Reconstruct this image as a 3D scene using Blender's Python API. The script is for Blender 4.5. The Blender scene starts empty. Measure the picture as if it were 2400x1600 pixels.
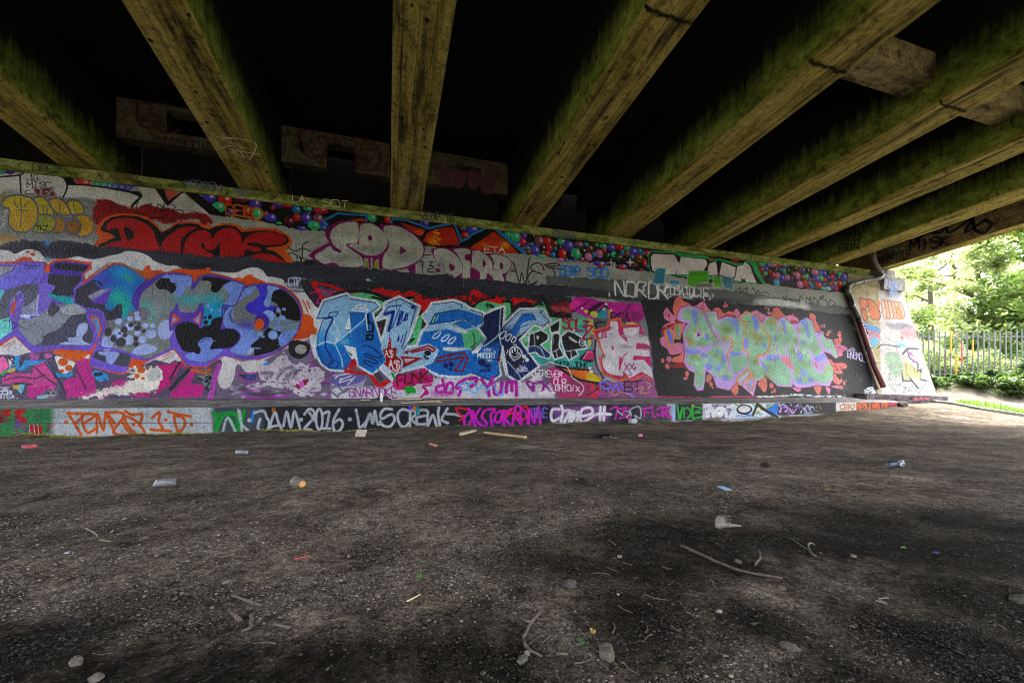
import bpy, bmesh, math, random
import numpy as np
from mathutils import Vector, Matrix

# ------------------------------------------------------------------ camera, sky, sun, exposure
scn = bpy.context.scene
COL = scn.collection
CAM_H, FPX, HOR, YAW = 0.75, 955.0, 925.0, math.radians(17.0)
CT, ST = math.cos(YAW), math.sin(YAW)
cam_d = bpy.data.cameras.new("camera")
cam_d.sensor_width = 36.0
cam_d.lens = FPX / 2400 * 36
cam_d.shift_y = (HOR - 800) / 2400
cam_d.clip_start = 0.05
cam_d.clip_end = 2000
cam = bpy.data.objects.new("camera", cam_d)
COL.objects.link(cam)
cam.location = (0, 0, CAM_H)
cam.rotation_euler = (math.radians(90), 0, -YAW)
scn.camera = cam

SUN_EL, SUN_AZ = math.radians(58), math.radians(70)      # azimuth clockwise from +Y
world = bpy.data.worlds.new("World")
scn.world = world
world.use_nodes = True
wn = world.node_tree
sky = wn.nodes.new("ShaderNodeTexSky")
sky.sky_type = 'NISHITA'
sky.sun_disc = False
sky.sun_elevation = SUN_EL
sky.sun_rotation = SUN_AZ
sky.air_density = 0.7
sky.ozone_density = 0.4
sky.dust_density = 7.0
veil = wn.nodes.new("ShaderNodeHueSaturation")                # thin white overcast
veil.inputs['Saturation'].default_value = 0.35
wn.links.new(sky.outputs[0], veil.inputs['Color'])
wn.links.new(veil.outputs[0], wn.nodes["Background"].inputs[0])
wn.nodes["Background"].inputs[1].default_value = 0.15
sun_d = bpy.data.lights.new("sun", 'SUN')
sun_d.energy = 0.9
sun_d.angle = math.radians(22)
sun_d.color = (1.0, 0.95, 0.86)
sun = bpy.data.objects.new("sun", sun_d)
COL.objects.link(sun)
sdir = Vector((math.sin(SUN_AZ) * math.cos(SUN_EL), math.cos(SUN_AZ) * math.cos(SUN_EL), math.sin(SUN_EL)))
sun.rotation_euler = sdir.to_track_quat('Z', 'Y').to_euler()
sun.location = (30, 10, 40)
vs = scn.view_settings
vs.view_transform = 'Standard'
vs.look = 'None'
vs.gamma = 1.0
vs.use_curve_mapping = False
vs.exposure = 3.85
scn.cycles.use_denoising = True
scn.cycles.filter_width = 0.9
scn.cycles.max_bounces = 8
scn.cycles.diffuse_bounces = 5
scn.cycles.transparent_max_bounces = 12
scn.cycles.sample_clamp_indirect = 6.0

rng = np.random.default_rng(7)
random.seed(7)
# ------------------------------------------------------------------ wall geometry (metres) and the paint layer
LEDGE_Y, LEDGE_Z = 9.24, 0.509          # toe of the abutment: front face, top of front edge
WALL_Y, WALL_Z = 10.1, 0.662            # foot of the battered wall
BAT_Y, BAT_Z = 0.70, 4.60               # batter: set-back and rise up to the coping


def ray(px, py):
    """direction of the photograph's sight line (per metre of depth)"""
    xr = (np.asarray(px, float) - 1200) / FPX
    return xr * CT + ST, CT - xr * ST, (HOR - np.asarray(py, float)) / FPX


def wall_v(px, py):
    lx, a, b = ray(px, py)
    q = b / a
    v = (CAM_H - WALL_Z + WALL_Y * q) / (BAT_Z - BAT_Y * q)
    return v, (WALL_Y + BAT_Y * v) / a * lx


TOPX = np.array([-300, 0, 400, 800, 1100, 1500, 1750, 1987, 2300])
TOPY = np.array([360, 397, 439.5, 489.6, 531, 577.5, 611, 637, 674])


def wall_map(p):
    p = np.asarray(p, float)
    v, X = wall_v(p[:, 0], p[:, 1])
    vt, _ = wall_v(p[:, 0], np.interp(p[:, 0], TOPX, TOPY))
    vb, _ = wall_v(p[:, 0], 936.2 - 0.0027 * p[:, 0])
    v = (v - vb) / (vt - vb)
    return np.stack([col_of(X), (1 - v) * WNR], 1)


def col_of(X):
    q = np.asarray(X, float) / WALL_Y
    return 1200 + FPX * (q * CT - ST) / (CT + q * ST)


def x_of(c):
    xr = (np.asarray(c, float) - 1200) / FPX
    return WALL_Y * (xr * CT + ST) / (CT - xr * ST)


def ledge_map(p):
    p = np.asarray(p, float)
    lx, a, b = ray(p[:, 0], p[:, 1])
    z = CAM_H + LEDGE_Y * b / a
    return np.stack([p[:, 0], (LEDGE_Z - z) / 0.57 * LNR], 1)


def hexc(h):
    h = h.lstrip('#')
    return np.array([int(h[i:i + 2], 16) for i in (0, 2, 4)]) / 255.0


def vnoise(h, w, cell, seed):
    r = np.random.default_rng(seed)
    gh, gw = int(h / cell) + 3, int(w / cell) + 3
    g = r.random((gh, gw))
    y, x = np.arange(h) / cell, np.arange(w) / cell
    y0, x0 = y.astype(int), x.astype(int)
    fy, fx = (y - y0)[:, None], (x - x0)[None]
    fy, fx = fy * fy * (3 - 2 * fy), fx * fx * (3 - 2 * fx)
    a = g[y0][:, x0] * (1 - fx) + g[y0][:, x0 + 1] * fx
    b = g[y0 + 1][:, x0] * (1 - fx) + g[y0 + 1][:, x0 + 1] * fx
    return a * (1 - fy) + b * fy


def smooth(p, closed):
    p = np.asarray(p, float)
    n = len(p)
    if n < 3:
        return p
    out = []
    t = np.linspace(0, 1, 5)[:-1][:, None]
    for i in range(n if closed else n - 1):
        g = (lambda k: p[k % n]) if closed else (lambda k: p[min(max(k, 0), n - 1)])
        a, b, c, d = g(i - 1), g(i), g(i + 1), g(i + 2)
        out.append(0.5 * (2 * b + (c - a) * t + (2 * a - 5 * b + 4 * c - d) * t ** 2 + (3 * b - a - 3 * c + d) * t ** 3))
    out = np.vstack(out)
    return out if closed else np.vstack([out, p[-1]])


class Canvas:
    """paint on one concrete face: columns along the face, rows down it"""

    def __init__(s, c0, c1, step, nr, height, mapper, base, seed):
        s.cs = np.arange(c0, c1 + step * .5, step)
        s.step, s.nr, s.map = step, nr, mapper
        s.nc = len(s.cs)
        s.k = height(s.cs) / nr
        s.img = np.tile(hexc(base), (nr, s.nc, 1)).astype(np.float32)
        s.gl = np.full((nr, s.nc), 0.55, np.float32)
        s.ids = np.zeros((nr, s.nc), np.int16)
        s.pid = 0
        s.gloss = 0.5
        s.n1 = vnoise(nr, s.nc, 2.2, seed)
        s.n2 = vnoise(nr, s.nc, 6, seed + 1)
        s.n3 = vnoise(nr, s.nc, 30, seed + 2)

    def win(s, q, pad):
        pr = pad / s.k.min()
        c0 = int(np.clip((q[:, 0].min() - pad - s.cs[0]) / s.step, 0, s.nc))
        c1 = int(np.clip((q[:, 0].max() + pad - s.cs[0]) / s.step + 2, 0, s.nc))
        r0 = int(np.clip(q[:, 1].min() - pr, 0, s.nr))
        r1 = int(np.clip(q[:, 1].max() + pr + 2, 0, s.nr))
        return r0, r1, c0, c1

    def put(s, w, al, col, a, pid):
        r0, r1, c0, c1 = w
        al = np.clip(al, 0, 1) * a
        s.img[r0:r1, c0:c1] += (hexc(col) - s.img[r0:r1, c0:c1]) * al[..., None]
        s.gl[r0:r1, c0:c1] += (s.gloss - s.gl[r0:r1, c0:c1]) * al
        pid = s.pid if pid is None else pid
        if pid >= 0:
            s.ids[r0:r1, c0:c1][al > 0.5] = pid

    def fill(s, col, p, sm=1, soft=0, a=1, rough=0, spk=0, pid=None):
        p = np.asarray(p, float)
        if sm:
            p = smooth(p, True)
        q = s.map(p)
        w = s.win(q, soft + rough + 1)
        r0, r1, c0, c1 = w
        if r1 <= r0 or c1 <= c0:
            return
        cc, rr = s.cs[c0:c1][None], np.arange(r0, r1)[:, None].astype(float)
        if rough:
            cc = cc + (s.n2[r0:r1, c0:c1] - .5) * rough * 2 + (s.n1[r0:r1, c0:c1] - .5) * rough
            rr = rr + (s.n2[r0:r1, c0:c1] - .5) * rough * 3 / s.k[c0:c1][None]
        ins = np.zeros((r1 - r0, c1 - c0), bool)
        x0, y0 = q[-1]
        for x1, y1 in q:
            if y0 != y1:
                t = ((y0 > rr) != (y1 > rr)) & (cc < (x1 - x0) * (rr - y0) / (y1 - y0) + x0)
                ins ^= t
            x0, y0 = x1, y1
        al = ins.astype(np.float32)
        if soft:
            d = s.dist(q, w, True)
            al = np.clip(.5 + np.where(ins, d, -d) / soft, 0, 1)
        if spk:
            al = al * (s.n1[r0:r1, c0:c1] + s.n2[r0:r1, c0:c1] > spk)
        s.put(w, al, col, a, pid)

    def dist(s, q, w, closed):
        r0, r1, c0, c1 = w
        cc = s.cs[c0:c1][None]
        kk = s.k[c0:c1][None]
        rr = np.arange(r0, r1)[:, None]
        d = np.full((r1 - r0, c1 - c0), 1e9)
        m = len(q) if closed else len(q) - 1
        for i in range(m):
            a, b = q[i], q[(i + 1) % len(q)]
            ax, ay = cc - a[0], (rr - a[1]) * kk
            bx, by = b[0] - a[0], (b[1] - a[1]) * kk
            t = np.clip((ax * bx + ay * by) / (bx * bx + by * by + 1e-9), 0, 1)
            d = np.minimum(d, (ax - t * bx) ** 2 + (ay - t * by) ** 2)
        return np.sqrt(d)

    def line(s, col, wd, p, sm=1, soft=1.0, a=1, closed=False, spk=0, pid=None):
        p = np.asarray(p, float).reshape(-1, 2)
        if len(p) == 1:
            p = np.vstack([p, p + .01])
        if sm:
            p = smooth(p, closed)
        q = s.map(p)
        al = None
        pad = wd / 2 + soft + 1
        # segment groups keep the windows small
        step = 6
        m = len(q)
        W = s.win(q, pad)
        if W[1] <= W[0] or W[3] <= W[2]:
            return
        if closed:
            q = np.vstack([q, q[:1]])
            m += 1
        al = np.zeros((W[1] - W[0], W[3] - W[2]), np.float32)
        for i in range(0, m - 1, step):
            g = q[i:i + step + 1]
            w = s.win(g, pad)
            if w[1] <= w[0] or w[3] <= w[2]:
                continue
            d = s.dist(g, w, False)
            v = np.clip(.5 + (wd / 2 - d) / soft, 0, 1)
            sl = al[w[0] - W[0]:w[1] - W[0], w[2] - W[2]:w[3] - W[2]]
            np.maximum(sl, v, out=sl)
        if spk:
            al *= (s.n1[W[0]:W[1], W[2]:W[3]] + s.n2[W[0]:W[1], W[2]:W[3]] > spk)
        s.put(W, al, col, a, pid)

    def dot(s, col, p, rx, ry=None, soft=1.0, a=1, spk=0, pid=None):
        ry = rx if ry is None else ry
        q = s.map(np.asarray(p, float).reshape(1, 2))
        w = s.win(q, max(rx, ry) + soft + 1)
        r0, r1, c0, c1 = w
        if r1 <= r0 or c1 <= c0:
            return
        dx = (s.cs[c0:c1][None] - q[0, 0]) / rx
        dy = (np.arange(r0, r1)[:, None] - q[0, 1]) * s.k[c0:c1][None] / ry
        e = np.sqrt(dx * dx + dy * dy)
        al = np.clip(.5 + (1 - e) * min(rx, ry) / soft, 0, 1)
        if spk:
            al = al * (s.n1[r0:r1, c0:c1] + s.n2[r0:r1, c0:c1] > spk)
        s.put(w, al, col, a, pid)

    def spray(s, col, p, rx, ry=None, a=.9, spk=0, pid=-1):
        ry = rx if ry is None else ry
        q = s.map(np.asarray(p, float).reshape(1, 2))
        w = s.win(q, max(rx, ry) * 2)
        r0, r1, c0, c1 = w
        if r1 <= r0 or c1 <= c0:
            return
        dx = (s.cs[c0:c1][None] - q[0, 0]) / rx
        dy = (np.arange(r0, r1)[:, None] - q[0, 1]) * s.k[c0:c1][None] / ry
        al = np.exp(-(dx * dx + dy * dy))
        if spk:
            al = np.where(s.n1[r0:r1, c0:c1] * .6 + s.n2[r0:r1, c0:c1] * .4 < al * 1.1 - (spk - 1), np.minimum(1, al * 2), 0)
        s.put(w, al, col, a, pid)

    def text(s, col, st, t, x, y, wt, h, wd, rise=0, slant=0, soft=1.0, jit=.06, a=1, pid=None):
        n = len(st)
        cw = wt / max(n, 1)
        r = random.Random(st + str(x))
        for i, ch in enumerate(st):
            for pl in FONT.get(ch, []):
                pts = []
                for k in range(0, len(pl), 2):
                    fx, fy = int(pl[k]) / 4, int(pl[k + 1]) / 6
                    fx += r.uniform(-jit, jit)
                    fy += r.uniform(-jit, jit)
                    pts.append((x + cw * (i + .08 + .84 * fx) + slant * (1 - fy) * h, y + rise * (i + fx) / n + fy * h))
                s.line(col, wd, t(*sum(pts, ())), sm=1, soft=soft, a=a, pid=pid)


FONT = {k: v.split() for k, v in {
    'A': '0620 2046 1333', 'B': '0006 0030414130 03334543063606'.replace('414130', '4132') and '0006 00304132 03334445360606', 'C': '4130100105163645',
    'D': '0006 00304245360606', 'E': '400006 0333 0646', 'F': '400006 0333', 'G': '41301001051636454323', 'H': '0006 4046 0343',
    'I': '2026', 'J': '1040 4045361605', 'K': '0006 4003 0346', 'L': '000646', 'M': '0600234046', 'N': '06004640',
    'O': '10010516364541301 0'.replace(' ', ''), 'P': '0600304132330 3'.replace(' ', ''), 'Q': '1001051636454130 10 3446', 'R': '060030413233031346',
    'S': '41301001124344361605', 'T': '0040 2026', 'U': '000516364540', 'V': '002640', 'W': '0016233640', 'X': '0046 4006',
    'Y': '002340 2326', 'Z': '00400646', '0': '100105163645413010', '1': '112026 1636', '2': '011030410646', '3': '0030413323344536 06',
    '5': '400002334436 06', '6': '4010010516364433 03', '8': '1001334536160543011 0', '.': '2526', '\'': '2022', '!': '2024 2526',
    '-': '1333', '$': '41301001124344361605 2026'}.items()}
FONT = {k: [p for p in v if len(p) >= 4 and len(p) % 2 == 0] for k, v in FONT.items()}


def TT(ox, oy):
    def f(*v):
        return np.array(v, float).reshape(-1, 2) / 5.2275 + [ox, oy]
    return f


def S(*v):
    return np.array(v, float).reshape(-1, 2)


def J_(*a):
    return np.vstack(a)


A, B, C, D = TT(0, 350), TT(400, 350), TT(0, 600), TT(400, 600)
E, F, G, H = TT(700, 450), TT(1100, 450), TT(700, 650), TT(1100, 650)
I, J, K, L = TT(1450, 550), TT(1750, 550), TT(1450, 700), TT(1750, 700)
M, N, O, Q = TT(0, 800), TT(400, 800), TT(800, 800), TT(1200, 800)

PU, RD, MG, MI, BL, BR, MV, DG, CR, PK, BK, OR = ('#6058c4', '#c83c2a', '#8a1a58', '#4cc48e', '#3486c0', '#7c4a24', '#8c5868',
                                               '#24482e', '#c41c54', '#cc84ac', '#16181a', '#c85a26')
WNR = 520
wc = Canvas(-260, 2214, 1.25, WNR, lambda c: np.interp(c, TOPX, 936 - TOPY), wall_map, '#a9aea6', 11)
P_BUB, P_WH, P_TOER, P_DUME, P_SOD, P_DERP, P_CAMO, P_ALEK, P_RIP, P_PE, P_GREEN, P_DEN, P_ORN, P_STRIP = range(1, 15)
w = wc

# ---- bare and rolled-over backgrounds
w.fill('#8d929c', S(-280, 560, 500, 600, 1000, 680, 1550, 730, 2060, 760, 2075, 950, -280, 950), sm=0)
w.fill('#7b7488', S(-280, 800, 500, 840, 900, 840, 1540, 880, 1560, 950, -280, 950), sm=0)
# ---- band of painted balloons under the coping
w.pid = P_BUB
w.gloss = .45
w.fill('#17181b', S(462, 440, 800, 480, 1100, 525, 1300, 548, 1500, 570, 1700, 598, 1986, 632, 1986, 684, 1950, 682, 1850, 673, 1790, 664, 1640, 660, 1525, 634,
                    1480, 632, 1400, 616, 1310, 604, 1230, 595, 1160, 592, 1000, 577, 860, 560, 760, 536, 700, 534, 655, 524, 620, 516, 540, 504, 520, 500), sm=0, rough=1.5)
w.fill('#2c3335', S(1770, 600, 1986, 630, 1986, 684, 1850, 673, 1790, 664), sm=0, rough=1)
_b = random.Random(3)


def bub(t, lst):
    for b in lst:
        x, y, rx, ry, c = b if len(b) == 5 else (b[0], b[1], b[2], b[2], b[3])
        p = t(x, y)[0]
        rx, ry = rx / 5.2275, ry / 5.2275
        w.dot(c, p, rx, ry)
        lt = hexc(c) * .6 + np.array([.86, .84, .8]) * .4
        hx = '#%02x%02x%02x' % tuple(int(v * 255) for v in lt)
        dk = '#%02x%02x%02x' % tuple(int(v * 190) for v in hexc(c))
        if rx > 5:
            w.spray(dk, p + S(-rx * .35, ry * .5)[0], rx * .6, ry * .35, a=.5)
            w.spray(hx, p + S(rx * .2, -ry * .2)[0], rx * .5, ry * .5, a=.55)
        w.dot('#dcd8cc', p + S(rx * .3, -ry * .2)[0], rx * .25, ry * .34, a=.85)


bub(B, [(480, 560, 95, 65, PU), (670, 590, 95, RD), (870, 585, 85, 40, MG), (1040, 640, 80, PU), (590, 680, 95, 70, MI), (740, 740, 40, PU), (800, 740, 30, MG),
        (935, 725, 65, RD), (1070, 760, 80, 70, MI), (1170, 770, 40, OR), (1230, 810, 80, 55, PU), (1320, 650, 70, 45, PU), (1255, 690, 32, CR), (1430, 665, 70, 25, RD),
        (1545, 715, 60, BL), (1680, 700, 60, 35, MI), (1840, 720, 100, 45, CR), (1690, 760, 38, '#3c0c1e'), (1665, 820, 70, PU), (1550, 810, 55, 50, RD),
        (1810, 825, 72, 65, MV), (1455, 855, 75, 50, '#6e1032'), (1760, 910, 85, 60, MI), (1880, 895, 50, 40, PU), (1330, 880, 40, 18, MI), (1610, 945, 65, 30, PU), (1875, 940, 45, 30, BL)])
bub(E, [(900, 300, 60, 55, MI), (1085, 320, 45, 50, RD), (1545, 375, 65, 45, PU), (2010, 430, 45, '#7c7c68'), (2040, 530, 50, 45, RD), (2085, 470, 40, PU)])
bub(F, [(40, 455, 80, 50, PU), (470, 520, 45, MI), (565, 545, 70, 75, MI), (670, 530, 45, PU), (655, 610, 48, 55, CR), (720, 635, 25, BR), (765, 635, 28, BL), (780, 540, 40, BK),
        (860, 600, 65, 75, MV), (960, 595, 55, RD), (1040, 625, 50, 45, BR), (1130, 605, 60, 45, MI), (1215, 655, 75, PU), (1345, 640, 60, 50, MV), (1430, 635, 35, BL),
        (1540, 650, 65, 60, DG), (1640, 655, 50, 35, MI), (1735, 670, 60, 50, PU), (1840, 670, 60, 35, RD), (1935, 680, 45, 30, MI), (2010, 710, 55, 50, PU), (2080, 720, 40, BL),
        (590, 650, 45, PU), (650, 690, 40, BK), (715, 685, 40, BL), (810, 710, 60, 65, PU), (900, 680, 50, '#26262a'), (980, 680, 42, CR), (1055, 690, 28, BL), (1105, 675, 35, '#26262a'),
        (1145, 750, 58, 65, RD), (1025, 765, 35, 45, BL), (955, 750, 35, 40, RD), (900, 740, 30, BR), (720, 730, 50, 40, BR), (890, 780, 60, 25, MI), (1235, 775, 55, 50, '#202226'),
        (1310, 745, 65, 70, MI), (1395, 715, 50, 45, '#202226'), (1480, 685, 45, 50, BR), (1650, 705, 30, 35, RD), (1460, 785, 50, 55, PK), (1590, 745, 48, 55, PK), (1525, 755, 28, 40, BL),
        (1690, 765, 45, 45, DG), (1770, 755, 40, 40, MI), (1825, 780, 50, DG), (1880, 730, 30, 40, BL), (1930, 740, 35, 42, BR), (1990, 780, 28, BL), (2080, 795, 50, 55, BR),
        (1120, 830, 50, 35, PK), (1190, 825, 40, 20, BL), (1290, 830, 35, 20, PU), (1375, 820, 42, 35, MV), (1600, 870, 90, 35, PU), (1610, 895, 40, 25, RD), (1880, 900, 60, 30, PU),
        (1870, 915, 40, 30, RD), (2035, 885, 25, BR)])
bub(I, [(20, 140, 50, 30, RD), (110, 155, 45, 25, MI), (180, 195, 55, PU), (255, 185, 35, BL), (310, 215, 30, BL), (45, 205, 28, BL), (100, 220, 42, BR), (160, 260, 28, BL),
        (250, 270, 50, 55, BR), (350, 215, 40, RD), (315, 310, 25, RD), (320, 345, 28, 35, RD), (203, 355, 22, BR), (45, 390, 45, 25, RD), (270, 415, 30, 12, RD), (15, 265, 40, DG), (360, 380, 25, BL)])
bub(J, [(140, 370, 25, 40, BR), (200, 360, 60, 35, MI), (185, 430, 35, 45, '#9c2a2e'), (235, 420, 35, PU), (260, 370, 45, 30, BL), (330, 370, 50, 35, PK), (400, 375, 35, 25, RD),
        (460, 385, 45, 35, PU), (355, 425, 32, 38, DG), (275, 450, 28, 35, BR), (230, 475, 28, MI), (200, 500, 20, 30, BR), (320, 495, 35, 55, '#9c2a2e'), (460, 445, 28, 35, MI),
        (505, 435, 30, 40, DG), (415, 425, 25, 20, BL), (380, 500, 35, 45, PK), (435, 530, 38, 50, PU), (497, 520, 33, 42, PK), (365, 580, 40, 45, '#64aedc'), (550, 525, 18, PU),
        (568, 480, 28, 40, BR), (590, 410, 50, 25, DG), (650, 430, 25, 40, BR), (622, 495, 35, 50, PK), (690, 430, 30, 45, PU), (745, 435, 35, 45, DG), (690, 515, 35, 45, BR),
        (735, 510, 28, 42, MI), (835, 455, 50, 50, PK), (770, 540, 25, PU), (650, 600, 38, 48, PK), (720, 590, 40, 45, RD), (760, 590, 30, 45, BR), (800, 615, 30, 40, BL),
        (808, 545, 25, 30, BR), (855, 530, 38, 50, PU), (905, 465, 30, 45, BL), (910, 525, 30, 40, MI), (950, 465, 32, 48, PU), (1015, 455, 30, 28, DG), (1000, 510, 20, PU),
        (1045, 505, 25, 40, RD), (957, 545, 22, 32, RD), (1080, 455, 35, 20, MV), (1080, 530, 22, PU), (1120, 515, 28, 35, '#26262a'), (1145, 475, 30, 28, MI), (1190, 510, 42, 55, PU),
        (1050, 570, 20, 25, CR), (1090, 590, 25, 30, MI), (1135, 595, 40, 48, RD), (1195, 590, 25, 30, MI), (880, 610, 42, 45, RD), (940, 600, 22, 30, PU), (975, 595, 20, 28, DG),
        (1020, 595, 25, 30, MV), (825, 600, 20, 30, DG), (935, 650, 28, 25, MI), (995, 650, 35, 28, '#a0cfe0'), (1050, 630, 25, 28, PU), (1092, 650, 28, 35, CR), (770, 655, 22, 15, RD)])
for t, x, y, r_ in ((F, 1735, 855, 50), (F, 1775, 890, 30), (F, 1970, 855, 40), (I, 135, 325, 45)):
    w.line('#e8e8e4', 1.6, t(x - r_, y, x + r_, y), sm=0)
    w.line('#e8e8e4', 1.6, t(x, y - r_, x, y + r_), sm=0)
    w.spray('#dfe3e3', t(x, y)[0], 4, a=.8)
for k in range(60):
    w.dot('#e6e6e2', F(_b.uniform(1400, 2090), _b.uniform(780, 900))[0], .7, a=.8)
w.text('#c87a20', 'GEBO', B, 670, 640, 450, 130, 4, rise=60)
w.line('#c87a20', 3, B(710, 780, 900, 800, 1120, 862))
# orange arrow piece behind the silver letters
w.fill('#1b2224', E(330, 320, 480, 260, 830, 290, 840, 380, 360, 400), sm=0)
w.fill('#b8562e', E(620, 320, 790, 300, 830, 340, 700, 340), sm=0)
w.fill('#131416', J_(E(1140, 310, 1250, 345, 1580, 450, 1900, 400, 1960, 470, 2010, 600, 1990, 680, 1500, 640, 1480, 500)), sm=0)
w.fill('#c04a1c', E(1250, 360, 1550, 460, 1500, 545, 1300, 420), sm=0)
w.fill('#c04a1c', E(1590, 480, 1700, 445, 1880, 425, 1965, 585, 1965, 655, 1640, 645, 1520, 590), sm=0)
w.spray('#d9a21c', E(1640, 600)[0], 12, 10, a=.9)
w.line('#e8c41e', 2, E(1690, 460, 1650, 490, 1730, 500, 1650, 540, 1740, 570, 1660, 600, 1720, 640))
w.line('#e8a21e', 2, E(1420, 490, 1480, 470, 1520, 500, 1450, 510))
w.fill('#131416', F(0, 570, 190, 455, 330, 465, 690, 745, 590, 750, 300, 500, 0, 680), sm=0)
w.fill('#c8521f', F(20, 675, 300, 485, 480, 620, 600, 750, 440, 750, 0, 700), sm=0)
w.spray('#e0b41e', F(440, 650)[0], 11, 9, a=.9)
w.spray('#e0901e', F(180, 640)[0], 14, 6, a=.7)
w.text('#dedcd2', 'ETA', F, 180, 670, 260, 70, 2.4)
for p in (E(300, 330, 480, 240, 840, 270, 830, 335), E(310, 320, 365, 405), E(1130, 360, 1150, 315, 1330, 335, 1590, 440, 1800, 395, 1900, 385),
          E(1910, 395, 1995, 605), E(1975, 612, 2095, 555), F(-10, 540, 175, 455)):
    w.line('#4c90c6', 5.5, p, sm=0)
w.line('#4c90c6', 9, F(340, 465, 680, 745), sm=0)
# ---- white block letters, far left
w.pid = P_WH
w.fill('#d6dad4', J_(S(-280, 358), A(0, 300, 240, 300, 330, 270, 700, 315, 790, 340, 830, 430, 1100, 440, 1640, 520, 1760, 550, 1620, 690, 1400, 640, 1180, 620, 1000, 610, 780, 590, 0, 560), S(-280, 440)), sm=0)
w.spray('#9aa09c', A(120, 500)[0], 30, 6, a=.5)
w.fill('#4aa37e', A(0, 265, 70, 265, 60, 310, 0, 300))
w.fill('#5c54a0', A(75, 265, 200, 270, 150, 310, 80, 300))
w.fill('#141618', A(790, 325, 895, 330, 935, 405, 1100, 420, 1300, 440, 1610, 490, 1720, 495, 1760, 550, 1630, 690, 1590, 680, 1715, 560, 1600, 515, 1300, 460, 1050, 435, 840, 430, 800, 370), sm=0)
w.fill('#c8585e', A(905, 325, 1130, 350, 1110, 420, 950, 410), sm=0)
w.dot('#d9b8a8', A(1060, 385)[0], 6, 5)
w.fill('#54b08c', A(1140, 355, 1300, 370, 1300, 440, 1180, 430, 1140, 390), sm=0)
w.fill('#4a8cb0', A(1310, 375, 1420, 390, 1400, 450, 1310, 440), sm=0)
w.fill('#6a60b0', A(1420, 390, 1670, 420, 1600, 490, 1420, 460), sm=0)
for d in range(6):
    w.dot(('#8fd0b8', '#9aa8d0')[d % 2], A(1200 + 75 * d, 410 + 8 * d)[0], 4, 3)
w.fill('#cbd0c8', J_(A(1690, 420, 1905, 440, 2020, 620, 2091, 700), A(1900, 690, 1640, 680, 1760, 555)), sm=0)
w.fill('#131416', J_(A(1895, 440, 2005, 455), B(50, 640, 0, 690), A(2030, 640)), sm=0)
w.fill('#c8706c', J_(A(2010, 455), B(140, 470, -20, 610)), sm=0)
w.fill('#131416', B(-15, 600, 150, 480, 170, 500, 0, 640), sm=0)
w.fill('#c4c9c2', B(150, 505, 490, 770, -30, 740, -20, 660), sm=0)
w.fill('#131416', B(165, 490, 330, 505, 650, 770, 700, 810, 620, 795, 480, 770), sm=0)
for p in (A(-60, 360, 0, 345, 230, 318, 300, 285), A(250, 320, 256, 430, 262, 545), A(700, 312, 790, 345, 830, 430, 815, 510, 780, 580)):
    w.line('#15191d', 4, p)
w.text('#15191d', '.16.', A, 320, 305, 200, 80, 2.2)
w.text('#15191d', 'MISC', A, 335, 400, 300, 70, 2.0)
w.line('#15191d', 2, A(370, 500, 320, 510, 320, 540, 410, 540))
w.fill('#8c1a2c', A(410, 470, 520, 480, 640, 480, 700, 560, 640, 580, 560, 595, 470, 555), soft=3, rough=2)
w.text('#9aa0a0', 'UGA', A, 420, 455, 270, 110, 4)
# ---- old red paint
w.pid = 0
w.fill('#8e1628', J_(A(1210, 610, 1330, 600, 1420, 650, 1560, 690, 1700, 690, 1800, 650, 1900, 680, 2091, 700), B(160, 770, 330, 735, 460, 790, 520, 880, 400, 900, 330, 830, 100, 850, 0, 890),
                     A(1900, 850, 1600, 780, 1400, 800, 1250, 890, 1180, 910, 1130, 810, 1180, 690)), soft=4, rough=3)
for p in (A(1700, 620, 1675, 700, 1720, 770, 1790, 770), A(1760, 680, 1870, 640, 1830, 720, 1900, 760), A(1900, 770, 1950, 650, 2010, 700, 1960, 740, 2080, 700), A(2020, 640, 1990, 800, 2060, 760)):
    w.line('#17100f', 2.4, p)
w.line('#17100f', 2.2, B(0, 640, 60, 670, 30, 730, 110, 715, 170, 750, 130, 810, 0, 820))
w.line('#17100f', 2.0, J_(A(1830, 810, 2000, 820), B(60, 870)))
# ---- patches left of the yellow letters
w.fill('#8e938f', A(0, 560, 300, 540, 800, 580, 1180, 610, 1170, 900, 1200, 1100, 0, 1120), soft=8, pid=0)
w.spray('#dfe2e0', A(200, 570)[0], 30, 5, a=.5)
w.fill('#8e1628', A(1200, 615, 1330, 605, 1420, 655, 1400, 790, 1250, 880, 1190, 890, 1140, 800), soft=4, rough=3)
for p in (A(40, 770, 90, 760, 60, 820, 20, 840), A(20, 850, 80, 880), A(60, 900, 20, 960)):
    w.line('#c6cbc8', 2, p)
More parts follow.
